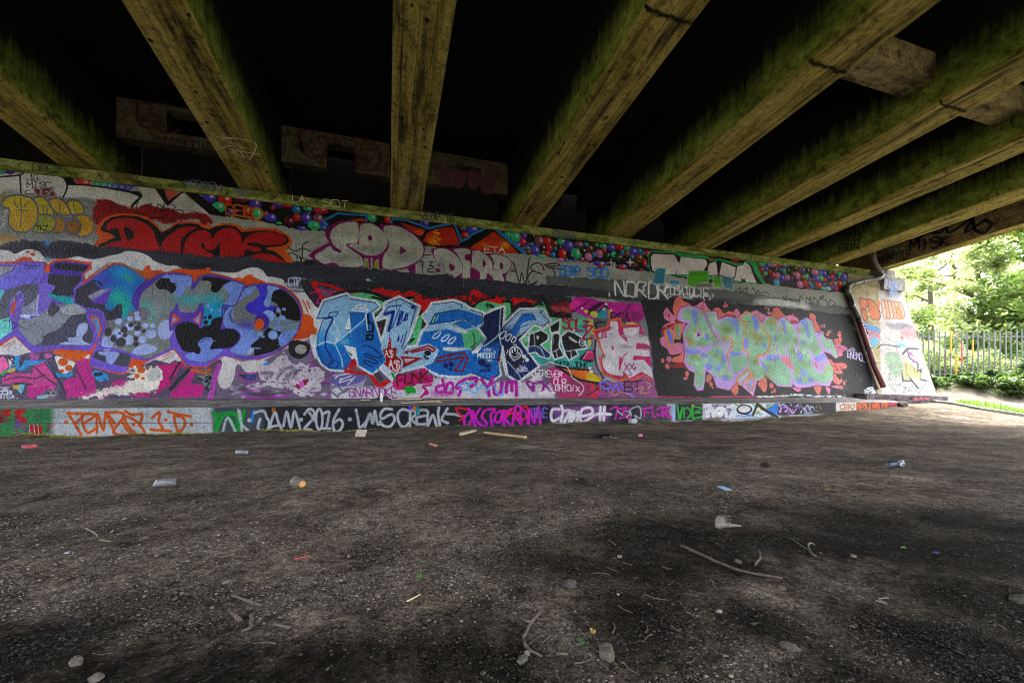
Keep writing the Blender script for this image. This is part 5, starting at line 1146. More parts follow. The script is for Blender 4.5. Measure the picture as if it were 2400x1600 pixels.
w.fill('#dfe3e6', L(1480, 1080, 1560, 1100, 1580, 1200, 1450, 1200), spk=.8, rough=3)
# ================================================================= wall end beyond the pipe, and the wing
w.pid = P_ORN
w.gloss = .6
w.fill('#a8a07c', S(1986, 630, 2230, 660, 2230, 950, 2060, 940, 2022, 790), sm=0)
w.fill('#c2bfbb', S(2057, 640, 2230, 660, 2230, 950, 2066, 940), sm=0)  # paler beyond the deck edge: brighter daylight painted into the base colour
for k in range(40):
    w.spray(('#8a7c4c', '#c9c3a8', '#6e6442', '#b4ae90')[k % 4], S(_b.uniform(1990, 2056), _b.uniform(640, 790))[0], _b.uniform(4, 14), _b.uniform(3, 8), a=.5)
w.fill('#8a86a0', S(2012, 752, 2058, 765, 2058, 780, 2018, 775), rough=3)
w.fill('#5a94c8', S(2028, 760, 2056, 764, 2056, 772, 2034, 770), rough=2)
w.fill('#b08a90', S(2030, 775, 2058, 780, 2058, 800, 2036, 796), rough=4)
w.fill('#68a8cc', S(2040, 795, 2055, 790, 2058, 806, 2045, 812), rough=3)
ORO = '#c07a4c'
for p in (J(1375, 775, 1420, 765, 1470, 800, 1475, 860, 1440, 895, 1395, 885), J(1470, 775, 1560, 815, 1620, 920, 1630, 1005, 1590, 1035, 1540, 1025, 1505, 980, 1490, 880), J(1395, 905, 1440, 905, 1478, 960, 1465, 1030, 1430, 1030)):
    w.fill(ORO, p)
    w.line('#6a3350', 2, p, closed=True)
w.dot('#d8c040', J(1490, 960)[0], 3, 4)
for k in range(6):
    x0 = 1640 + 42 * k
    p = J(x0, 800 + 4 * k, x0 + 40, 795 + 6 * k, x0 + 60 + 4 * k, 900 + 10 * k, x0 + 66, 1010, x0 + 36, 1015, x0 + 14, 900)
    w.fill(('#c8b49e', '#c8a088')[k % 2], p, a=.9)
    w.line('#8c4a34', 1.4, p, closed=True)
w.fill('#d08a60', J(1820, 870, 1880, 900, 1910, 1000, 1890, 1025, 1850, 1000))
w.fill('#cc8450', J(1600, 790, 1625, 800, 1625, 880, 1605, 870))
w.spray('#6f6a74', J(1930, 1110)[0], 18, 8, a=.8)
w.fill('#85808a', J(1700, 1075, 2000, 1090, 2030, 1140, 1800, 1145), soft=5, rough=3, a=.7)
w.fill('#c09a9c', L(1880, 390, 2091, 360, 2091, 460, 1950, 470), soft=4, rough=4)
w.fill('#d0685c', L(1870, 440, 1920, 470, 1900, 500), sm=0)
w.fill('#7cb8cc', L(1830, 530, 1930, 545, 1940, 580, 1860, 570), soft=2)
w.line('#5a5466', 3.4, L(1600, 600, 1640, 560, 1700, 555, 1870, 580), a=.8)
w.line('#5a5466', 4, L(1905, 670, 1960, 600, 2091, 605), sm=0)
w.line('#4c4658', 3, L(1960, 620, 1990, 720, 2091, 780, 2091, 860), sm=0)
w.line('#4c4658', 4, L(1895, 870, 1910, 1000, 2000, 1000), sm=0)
w.line('#4c4658', 4, L(1940, 800, 1960, 920, 2091, 1090), sm=0)
w.line('#4c4658', 3.4, L(2050, 850, 2060, 900, 2130, 860, 2120, 980, 2200, 1000), sm=0)
w.line('#8c7aa0', 2, L(1820, 560, 1860, 720, 1900, 880, 1850, 940), a=.8)
w.fill('#8aa58c', L(1680, 690, 1780, 640, 1880, 720, 1900, 880, 1830, 960, 1730, 840), soft=4, a=.8)
w.fill('#b0b27c', L(1910, 780, 2010, 790, 2050, 850, 2130, 900, 2120, 980, 2000, 960, 1920, 980), soft=3, a=.8)
w.fill('#d060b0', L(1980, 640, 2030, 660, 2000, 690), sm=0)
w.fill('#d060b0', L(2030, 730, 2060, 770, 2020, 775), sm=0)
for p in (L(1680, 880, 1760, 1000, 1730, 900), L(1700, 960, 1720, 1020, 1760, 900, 1810, 1000, 1830, 960), L(1720, 470, 1800, 520, 1900, 500), L(1830, 620, 1850, 700, 1890, 690), L(1900, 720, 2000, 700, 2050, 720)):
    w.line('#8a9488', 1.6, p, sm=0, a=.8)
for k in range(40):
    x0, y0 = _b.uniform(1720, 2200), _b.uniform(1020, 1150)
    w.line(('#4c806c', '#6a7688', '#807870')[k % 3], 1.4, L(x0, y0, x0 + _b.uniform(-30, 40), y0 + _b.uniform(-25, 30)), sm=0, a=.7)
for k in range(90):
    x0, y0 = _b.uniform(1560, 2180), _b.uniform(480, 1150)
    w.line(('#66666e', '#7c6c7c', '#5c6c7c', '#545060')[k % 4], 1.0, L(x0, y0, x0 + _b.uniform(-50, 50), y0 + _b.uniform(-40, 40)), sm=0, a=.5)
w.pid = 0
for k in range(150):
    x0, y0 = _b.uniform(20, 1500), _b.uniform(600, 900)
    c_ = w.map(S(x0, y0))[0]
    cc = w.img[min(int(c_[1]), WNR - 1), min(max(int((c_[0] - w.cs[0]) / w.step), 0), w.nc - 1)]
    w.line('#%02x%02x%02x' % tuple(int(q * 235) for q in np.clip(cc, 0, 1)), _b.uniform(.8, 1.5), S(x0, y0, x0 + 1, y0 + _b.uniform(8, 34)), sm=0, a=.75)
for k in range(520):
    w.dot(('#e6e6e2', '#1c1d22', '#c9c4cc')[k % 3], S(_b.uniform(0, 2040), _b.uniform(560, 925))[0], _b.uniform(.6, 1.3), a=.8)
# form joint and weathering shared by the whole face
for yy0, yy1 in ((.62, .62), (.30, .30)):
    r0 = int(yy0 * WNR)
    w.img[r0:r0 + 1] *= .86
w.img *= (1 - .10 * (w.n3 - .5))[..., None] * (1 - .08 * (w.n1 - .5))[..., None]
np.clip(w.img, 0, 1, out=w.img)
# ------------------------------------------------------------------ paint on the front of the toe
LNR = 132
lc = Canvas(-260, 2112, 1.25, LNR, lambda c: .57 / LEDGE_Y * FPX * (CT - (c - 1200) / FPX * ST), ledge_map, '#b4b9bc', 41)
w = lc
w.gloss = .5
w.fill('#4a8a5c', S(-280, 950, 130, 950, 125, 1040, -280, 1050), sm=0, soft=20)
for k in range(46):
    w.spray(('#2f9a56', '#b01c3c', '#a840a8', '#3c6f60', '#c9b8c0', '#1f5a3c', '#8a9a9c', '#b01c3c')[k % 8], S(_b.uniform(-260, 130), _b.uniform(958, 1030))[0], _b.uniform(5, 13), _b.uniform(4, 11), a=.7)
for p in (M(30, 840, 150, 830, 130, 900, 90, 930, 40, 900), M(190, 840, 320, 830, 260, 900, 200, 920), M(200, 900, 280, 910, 270, 960, 210, 950), M(270, 930, 330, 940, 330, 1000, 270, 980)):
    w.fill('#b41c38', p, rough=2)
w.line('#a040a0', 3, M(200, 1040, 260, 1030, 335, 1090, 300, 1160, 230, 1140, 200, 1080), closed=True)
for x in (385, 440, 490):
    w.fill('#b8202e', M(x - 15, 1020, x + 25, 1020, x + 45, 1195, x, 1200), sm=0)
    w.line('#c9cfc9', 1.6, M(x - 18, 1015, x, 1200), sm=0)
w.fill('#bcc1c4', S(128, 950, 500, 950, 505, 1035, 120, 1040), sm=0, soft=18)
w.spray('#b8c0c8', S(300, 1015)[0], 120, 8, a=.6)
OG = '#cc6a30'
for p in (M(840, 870, 1005, 1145), M(840, 880, 1030, 892, 930, 1000), M(1165, 888, 1010, 900, 1070, 1110, 1195, 1050), M(1030, 1000, 1180, 905, 1200, 890), M(1190, 1115, 1200, 890, 1270, 1080, 1300, 865), M(1300, 870, 1525, 890, 1395, 1110, 1600, 1145), M(1310, 880, 1400, 1090), M(1330, 890, 1410, 1000), M(1610, 1145, 1500, 980), M(1640, 1130, 1535, 960, 1570, 920, 1690, 990, 1775, 1110, 1740, 1155, 1640, 1100), M(1540, 850, 1620, 895, 1745, 892, 1720, 1010), M(1870, 930, 1960, 865, 1950, 980, 2010, 1080), M(1850, 1075, 2100, 1095),
          N(-30, 860, 100, 890, 245, 915), N(50, 890, 60, 1000, 105, 1125), N(60, 905, 150, 930, 180, 990, 150, 1070, 80, 1125)):
    w.line(OG, 6, p, soft=2.5)
for p in (M(815, 985), M(1640, 1015), M(2035, 960), N(260, 1015)):
    w.dot(OG, p[0], 4.5, 4, soft=2)
w.line('#3a3d40', 1.2, S(-260, 992, 500, 990, 640, 989), sm=0, a=.7)
w.fill('#2c2e36', S(600, 950, 1240, 945, 1500, 945, 1500, 1002, 1250, 1012, 620, 1030), sm=0, soft=8)
w.fill('#565c66', S(500, 950, 620, 950, 620, 1032, 500, 1034), sm=0, soft=12)
GN = '#2f9e4e'
for p in (N(520, 870, 560, 930, 550, 1140), N(560, 1100, 650, 900, 800, 880, 830, 1000, 860, 1070), N(850, 1080, 880, 930, 910, 850), N(640, 880, 790, 890), N(560, 900, 620, 890), N(700, 900, 760, 1000, 800, 1090)):
    w.line(GN, 9, p, soft=2)
for p in (N(640, 1110, 700, 930, 800, 1110), N(830, 830, 870, 1010, 950, 1090, 880, 1140, 870, 1040, 850, 850)):
    w.line('#c6ccce', 6, p, soft=2, a=.85)
w.line('#3a94e0', 5, N(1020, 850, 995, 980), sm=0)
w.dot('#c07830', N(1265, 840)[0], 5, 6, soft=3)
SG = '#bdc0c6'
for p in (N(1030, 870, 1140, 850, 1180, 930, 1210, 985, 1190, 1080, 1120, 1112, 1072, 1050, 1100, 945), N(1195, 1110, 1275, 870, 1320, 980, 1385, 1125), N(1225, 1040, 1340, 1020), N(1385, 1030, 1425, 860, 1475, 1050, 1520, 855, 1595, 1095), N(1640, 890, 1700, 825, 1762, 865, 1740, 950, 1640, 1065, 1720, 1080, 1785, 1150), N(1700, 870, 1780, 980),
          N(1880, 880, 1942, 865, 1905, 1065), N(1850, 1062, 1955, 1062), N(2065, 830, 2000, 950, 1995, 1060, 2030, 1105, 2085, 1070, 2110, 1000, 2070, 950, 2010, 990),
          O(180, 835, 205, 950, 230, 1050, 330, 950), O(290, 1045, 350, 880, 385, 1000, 410, 850, 440, 1000, 470, 1010), O(620, 830, 530, 825, 480, 890, 500, 945, 610, 890, 655, 950, 600, 1035, 520, 1030, 475, 975), O(830, 850, 750, 830, 690, 890, 710, 1000, 770, 1045, 830, 990), O(840, 1045, 850, 850, 920, 880, 860, 950, 930, 1015), O(1040, 840, 950, 850, 925, 1000, 1050, 1005), O(930, 925, 1045, 905), O(1060, 860, 1060, 1025, 1120, 900, 1165, 1030), O(1195, 810, 1185, 900, 1215, 1060), O(1300, 820, 1230, 950, 1305, 995), O(1290, 885, 1380, 890, 1490, 915)):
    w.line(SG, 6.6, p, soft=2)
w.line(SG, 6.2, N(1822, 950)[0] + np.stack([7.5 * np.cos(t_), 24 * np.sin(t_)], 1), closed=True, soft=2)
for p in (N(965, 962), N(1600, 955), O(105, 950)):
    w.dot(SG, p[0], 5, 5, soft=2)
for p, c in ((O(845, 810), '#6a5ae0'), (O(895, 820), '#d08030'), (O(935, 840), '#2a98a4')):
    w.dot(c, p[0], 4.5, 6, soft=2)
w.line('#2a98a4', 5, O(935, 800, 925, 900), sm=0)
MGN, MG2 = '#d24ac0', '#d83c54'
for p in (O(1540, 830, 1410, 815, 1440, 880, 1500, 930, 1440, 965), O(2091, 820, 1990, 870, 2060, 880, 2000, 940), Q(-20, 880, 80, 870, 20, 960), Q(80, 960, 130, 800, 190, 820, 170, 930, 90, 980)):
    w.line(MG2, 5, p, soft=1.5)
for p in (O(1510, 1040, 1510, 930, 1590, 850, 1620, 900, 1560, 1020), O(1560, 820, 1650, 1050), O(1700, 820, 1640, 930, 1740, 1050), O(1760, 840, 1720, 920, 1780, 1000, 1740, 1050), O(1790, 830, 1880, 830, 1830, 900, 1850, 1040), O(1900, 880, 1960, 850, 1950, 970, 1880, 970, 1900, 870), O(1990, 840, 1990, 1050), O(2080, 830, 2000, 930, 2091, 1040), Q(0, 1045, 40, 810, 100, 800, 100, 880, 50, 920, 130, 1040), Q(110, 1000, 110, 830, 180, 900, 200, 1040), Q(200, 1040, 215, 830, 270, 990, 320, 800, 350, 1050)):
    w.line(MGN, 6, p, soft=1.5)
w.fill('#9a46b4', S(1090, 985, 1195, 985, 1265, 985, 1262, 1003, 1095, 1008), sm=0, soft=6, a=.5, spk=.9)
w.text('#8478d8', 'THE', Q, 240, 820, 200, 110, 3.4)
w.fill('#a468b4', S(1290, 950, 1420, 950, 1430, 985, 1300, 990), sm=0, soft=10, a=.8)
WT = '#e2e1e4'
for p in (Q(580, 830, 500, 830, 475, 900, 500, 970, 590, 930), Q(600, 780, 620, 860, 600, 970), Q(640, 850, 700, 850, 640, 980, 720, 850, 700, 970), Q(760, 850, 730, 970, 810, 860, 790, 970), Q(830, 920, 980, 880, 960, 810, 860, 830, 830, 940, 870, 985, 960, 930, 1050, 885, 1210, 890), Q(1080, 800, 1075, 960), Q(1130, 800, 1120, 960)):
    w.line(WT, 7, p, soft=2)
w.spray('#e2e1e4', Q(620, 1000)[0], 30, 4, a=.7)
w.fill('#3b3c44', S(1430, 946, 1560, 945, 1575, 986, 1440, 990), sm=0, soft=6, a=.8)
for p in (Q(1200, 830, 1290, 800, 1260, 950), Q(1310, 830, 1400, 810, 1350, 870, 1400, 900, 1320, 940), Q(1430, 820, 1450, 940, 1400, 930), Q(1600, 820, 1700, 810), Q(1610, 860, 1680, 870), Q(1620, 820, 1620, 920), Q(1710, 790, 1730, 920, 1770, 910), Q(1780, 830, 1830, 800, 1830, 900, 1770, 880), Q(1850, 920, 1850, 810, 1920, 830, 1860, 860, 1920, 930), Q(1930, 800, 1890, 880, 1960, 930)):
    w.line('#cc48b4', 4.4, p, soft=1.5)
for p in (Q(1290, 850, 1350, 900), Q(1390, 850, 1440, 870, 1400, 930), Q(1460, 900, 1450, 830, 1560, 800, 1570, 940, 1500, 900, 1530, 970)):
    w.line('#b8bac0', 3.6, p, soft=1.5)
w.line('#a8c4e4', 7, Q(1985, 790, 1975, 950), sm=0, soft=2)
w.fill('#30323a', S(1583, 946, 1650, 946, 1650, 983, 1583, 985), sm=0, soft=4)
for p in (K(715, 1310, 745, 1470, 780, 1330), K(780, 1330, 730, 1460), K(800, 1450, 800, 1350, 850, 1340, 880, 1400, 840, 1460), K(880, 1440, 900, 1310, 910, 1470), K(920, 1320, 1010, 1340, 930, 1390, 1000, 1390), K(930, 1460, 1030, 1440)):
    w.line('#40b850', 4, p, soft=1.5)
w.dot('#e0a828', K(905, 1305)[0], 3, 3)
w.fill('#c9c6d4', S(1645, 945, 1720, 945, 1720, 982, 1645, 984), sm=0, soft=4)
w.fill('#5c5078', S(1660, 948, 1715, 948, 1715, 980, 1665, 981), sm=0, soft=4, a=.7, spk=.8)
for p in (K(1050, 1320, 1120, 1300, 1080, 1460), K(1070, 1380, 1140, 1370), K(1150, 1340, 1160, 1440, 1240, 1400, 1170, 1390, 1230, 1330), K(1260, 1330, 1240, 1440, 1290, 1350, 1320, 1440), K(1330, 1320, 1400, 1340, 1360, 1450)):
    w.line('#e8e6ea', 7.5, p, soft=1.5)
w.fill('#dfe3e8', S(1715, 944, 1830, 943, 1826, 976, 1712, 980), sm=0, soft=2)
w.fill('#3a94dc', K(1800, 1290, 1950, 1270, 1960, 1400, 1880, 1440, 1810, 1400), sm=0, rough=3)
w.fill('#4a9ad8', K(1480, 1400, 1640, 1420, 1800, 1400, 1700, 1450, 1450, 1470), sm=0, rough=4, spk=.9)
for k in range(9):
    w.line(('#e6e9ee', '#d8c858', '#5ab060', '#c04a68')[k % 4], 3, K(_b.uniform(1420, 1900), 1290, _b.uniform(1420, 1900), 1400), sm=0)
w.dot('#2a2224', K(1535, 1355)[0], 18.5, 11.5)
w.dot('#e8e8e8', K(1535, 1350)[0], 14.5, 8)
w.line('#3a2c28', 5, K(1700, 1280, 1640, 1420), sm=0)
w.line('#3a2c28', 6, K(1690, 1280, 1770, 1350, 1940, 1445), sm=0)
w.fill('#34303e', S(1822, 943, 2000, 943, 2000, 966, 1822, 972), sm=0, soft=2)
for k in range(60):
    x0 = _b.uniform(380, 900)
    y0 = _b.uniform(1285, 1390)
    c = (('#b070c0', '#cfc6dc', '#7a5ab0') if x0 < 620 else ('#7ab0d8', '#4ca090', '#d8e4ea', '#a858a8') if x0 < 840 else ('#b09858', '#4a463e', '#98a0a4'))
    w.line(c[k % len(c)], 2.4, L(x0, y0, x0 + _b.uniform(-30, 40), y0 + _b.uniform(-40, 40)), sm=0)
for p in (L(390, 1300, 420, 1350, 400, 1390), L(440, 1290, 500, 1330, 470, 1380), L(520, 1340, 560, 1400, 600, 1350), L(700, 1370, 740, 1300, 780, 1370), L(710, 1400, 800, 1390)):
    w.line('#d4c0e4', 2.6, p)
w.fill('#e4e2de', L(1085, 1275, 1345, 1265, 1345, 1385, 1090, 1405), sm=0)
for p in (L(1190, 1290, 1140, 1310, 1150, 1350, 1190, 1340), L(1200, 1290, 1190, 1350), L(1225, 1290, 1215, 1350), L(1250, 1285, 1240, 1350), L(1300, 1290, 1260, 1320, 1290, 1350, 1320, 1310, 1300, 1290)):
    w.line('#c87a3c', 2.4, p)
w.fill('#58505c', S(2006, 941, 2112, 940, 2112, 962, 2006, 968), sm=0, soft=2)
w.text('#e07828', 'MFS.LMS.DK', L, 1350, 1283, 385, 75, 3.6)
w.fill('#dc4078', L(1740, 1265, 1855, 1260, 1850, 1320, 1740, 1330), sm=0, rough=3)
for k in range(70):
    x0 = _b.uniform(0, 2100)
    w.spray(('#7a725e', '#4a463c')[k % 2], S(x0, 1034 - x0 * .03 + _b.uniform(-6, 4))[0], _b.uniform(6, 24), _b.uniform(2, 5), a=.5, spk=1.05)
w.img *= (1 - .10 * (w.n3 - .5))[..., None] * (1 - .10 * (w.n1 - .5))[..., None]
np.clip(w.img, 0, 1, out=w.img)
# ------------------------------------------------------------------ helpers
def tag(o, label=None, cat=None, group=None, kind=None):
    for k, v in (('label', label), ('category', cat), ('group', group), ('kind', kind)):
        if v:
            o[k] = v
    return o


def wmat(o):
    return o.matrix_basis.copy() if o.parent is None else wmat(o.parent) @ o.matrix_parent_inverse @ o.matrix_basis


def link(name, me, mat=None, parent=None):
    o = bpy.data.objects.new(name, me)
    COL.objects.link(o)
    if mat is not None and me is not None:
        for m in (mat if isinstance(mat, (list, tuple)) else [mat]):
            me.materials.append(m)
    if parent is not None:
        o.parent = parent
        o.matrix_parent_inverse = wmat(parent).inverted()
    return o


def empty(name, loc, label, cat, group=None):
    o = bpy.data.objects.new(name, None)
    COL.objects.link(o)
    o.location = loc
    o.empty_display_size = .1
    return tag(o, label, cat, group)


def arr_mesh(name, v, f, smooth_=False):
    v = np.asarray(v, np.float32)
    f = np.asarray(f, np.int32)
    me = bpy.data.meshes.new(name)
    me.vertices.add(len(v))
    me.vertices.foreach_set('co', v.ravel())
    n, k = f.shape
    me.loops.add(n * k)
    me.loops.foreach_set('vertex_index', f.ravel())
    me.polygons.add(n)
    me.polygons.foreach_set('loop_start', np.arange(0, n * k, k, dtype=np.int32))
    if smooth_:
        me.polygons.foreach_set('use_smooth', np.ones(n, bool))
    me.update(calc_edges=True)
    return me


def bm_mesh(name, bm, smooth_=False):
    bmesh.ops.recalc_face_normals(bm, faces=bm.faces)
    me = bpy.data.meshes.new(name)
    bm.to_mesh(me)
    bm.free()
    if smooth_:
        me.polygons.foreach_set('use_smooth', np.ones(len(me.polygons), bool))
    return me


def add_prism(bm, a, b):
    """two matching outlines joined to a closed solid"""
    va, vb = [bm.verts.new(p) for p in a], [bm.verts.new(p) for p in b]
    n = len(a)
    bm.faces.new(va[::-1])
    bm.faces.new(vb)
    for i in range(n):
        bm.faces.new((va[i], va[(i + 1) % n], vb[(i + 1) % n], vb[i]))


def add_box(bm, x0, x1, y0, y1, z0, z1):
    add_prism(bm, [(x0, y0, z0), (x1, y0, z0), (x1, y1, z0), (x0, y1, z0)], [(x0, y0, z1), (x1, y0, z1), (x1, y1, z1), (x0, y1, z1)])


def add_tube(bm, pts, rad, n=10, cap=True):
    pts = [Vector(p) for p in pts]
    rad = rad if isinstance(rad, (list, tuple)) else [rad] * len(pts)
    rings, up = [], Vector((0.13, 0.21, 0.97)).normalized()
    for i, p in enumerate(pts):
        d = (pts[min(i + 1, len(pts) - 1)] - pts[max(i - 1, 0)]).normalized()
        x = d.cross(up)
        if x.length < .05:
            x = d.cross(Vector((1, 0, 0)))
        x.normalize()
        y = d.cross(x)
        rings.append([bm.verts.new(p + (x * math.cos(2 * math.pi * k / n) + y * math.sin(2 * math.pi * k / n)) * rad[i]) for k in range(n)])
    for a, b in zip(rings, rings[1:]):
        for k in range(n):
            bm.faces.new((a[k], a[(k + 1) % n], b[(k + 1) % n], b[k]))
    if cap:
        bm.faces.new(rings[0][::-1])
        bm.faces.new(rings[-1])


def ribbon(bm, pts, nrm, wd):
    """one brush mark on a flat face: a strip with a little thickness"""
    pts = [Vector(p) for p in pts]
    nrm = Vector(nrm).normalized()
    L_, R_ = [], []
    for i, p in enumerate(pts):
        d = (pts[min(i + 1, len(pts) - 1)] - pts[max(i - 1, 0)]).normalized()
        s = d.cross(nrm).normalized() * wd / 2
        L_.append(bm.verts.new(p + s))
        R_.append(bm.verts.new(p - s))
    for i in range(len(pts) - 1):
        bm.faces.new((L_[i], R_[i], R_[i + 1], L_[i + 1]))


# ------------------------------------------------------------------ materials
def mat(name):
    m = bpy.data.materials.new(name)
    m.use_nodes = True
    nt = m.node_tree
    b = nt.nodes['Principled BSDF']
    return m, nt, b


def nd(nt, t, **kw):
    n = nt.nodes.new(t)
    for k, v in kw.items():
        if k.startswith('i_'):
            key = k[2:]
            n.inputs[int(key) if key.isdigit() else key].default_value = v
        else:
            setattr(n, k, v)
    return n


def noise(nt, vec, scale, detail=4, rough=.6, dist=0):
    n = nd(nt, 'ShaderNodeTexNoise')
    n.inputs['Scale'].default_value = scale
    n.inputs['Detail'].default_value = detail
    n.inputs['Roughness'].default_value = rough
    n.inputs['Distortion'].default_value = dist
    nt.links.new(vec, n.inputs['Vector'])
    return n.outputs['Fac']


def ramp(nt, fac, stops):
    r = nd(nt, 'ShaderNodeValToRGB')
    e = r.color_ramp.elements
    while len(e) < len(stops):
        e.new(.5)
    for k, (p, c) in enumerate(stops):
        e[k].position = p
        e[k].color = (c if len(c) == 4 else (*c, 1)) if isinstance(c, (tuple, list)) else (c, c, c, 1)
    nt.links.new(fac, r.inputs[0])
    return r.outputs[0]


def mixc(nt, fac, a, b, mode='MIX'):
    n = nd(nt, 'ShaderNodeMix', data_type='RGBA', blend_type=mode)
    for s, v in ((n.inputs[0], fac), (n.inputs[6], a), (n.inputs[7], b)):
        if hasattr(v, 'is_linked'):
            nt.links.new(v, s)
        else:
            s.default_value = v if isinstance(v, (int, float)) else (*v, 1)
    return n.outputs[2]


def bump(nt, b, h, dist, strength=1.0):
    n = nd(nt, 'ShaderNodeBump')
    n.inputs['Strength'].default_value = strength
    n.inputs['Distance'].default_value = dist
    nt.links.new(h, n.inputs['Height'])
    nt.links.new(n.outputs[0], b.inputs['Normal'])
    return n


def objvec(nt, sc=(1, 1, 1)):
    tc = nd(nt, 'ShaderNodeTexCoord')
    mp = nd(nt, 'ShaderNodeMapping')
    mp.inputs['Scale'].default_value = sc
    nt.links.new(tc.outputs['Object'], mp.inputs[0])
    return mp.outputs[0]


def mathn(nt, op, a, b):
    n = nd(nt, 'ShaderNodeMath', operation=op)
    for s, v in ((n.inputs[0], a), (n.inputs[1], b)):
        if hasattr(v, 'is_linked'):
            nt.links.new(v, s)
        else:
            s.default_value = v
    return n.outputs[0]


def plain(name, col, rough=.6, metal=0, var=.25, scale=30, bumpd=0):
    m, nt, b = mat(name)
    v = objvec(nt)
    f = noise(nt, v, scale, 4)
    c = ramp(nt, f, [(.3, tuple(x * (1 - var) for x in col)), (.7, tuple(min(1, x * (1 + var)) for x in col))])
    nt.links.new(c, b.inputs['Base Color'])
    b.inputs['Roughness'].default_value = rough
    b.inputs['Metallic'].default_value = metal
    if bumpd:
        bump(nt, b, noise(nt, v, scale * 3, 4), bumpd)
    return m


# painted, pebbly concrete
M_PAINT, nt, b = mat('painted_concrete')
at = nd(nt, 'ShaderNodeAttribute', attribute_name='paint')
v = objvec(nt)
n_f, n_c = noise(nt, v, 42, 5, .7), noise(nt, v, 3.0, 5, .65)
pit = ramp(nt, noise(nt, v, 24, 3, .6), [(.31, 0.0), (.37, 1.0)])
c = mixc(nt, 1.0, at.outputs['Color'], ramp(nt, n_c, [(.25, .74), (.7, 1.0)]), 'MULTIPLY')
c = mixc(nt, mathn(nt, 'MULTIPLY', mathn(nt, 'SUBTRACT', 1.0, pit), .65), c, (.02, .02, .024))
c = mixc(nt, 1.0, c, ramp(nt, noise(nt, v, 27, 4, .75), [(.34, .76), (.5, 1.0), (.66, 1.16)]), 'MULTIPLY')
c = mixc(nt, 1.0, c, ramp(nt, noise(nt, objvec(nt, (7, 7, .6)), 3, 6, .7), [(.3, .72), (.5, 1.0)]), 'MULTIPLY')
chip = ramp(nt, noise(nt, v, 16, 8, .75), [(.69, 0.0), (.72, 1.0)])
c = mixc(nt, mathn(nt, 'MULTIPLY', chip, .3), c, (.3, .29, .27))
nt.links.new(c, b.inputs['Base Color'])
rr = mathn(nt, 'ADD', mathn(nt, 'MULTIPLY', at.outputs['Alpha'], .95), mathn(nt, 'MULTIPLY', n_f, .15))
nt.links.new(rr, b.inputs['Roughness'])
b.inputs['Specular IOR Level'].default_value = .2
vo = nd(nt, 'ShaderNodeTexVoronoi', i_Scale=24.0)
nt.links.new(v, vo.inputs['Vector'])
bump(nt, b, mathn(nt, 'ADD', n_f, mathn(nt, 'MULTIPLY', vo.outputs['Distance'], .8)), .035, 1.0)


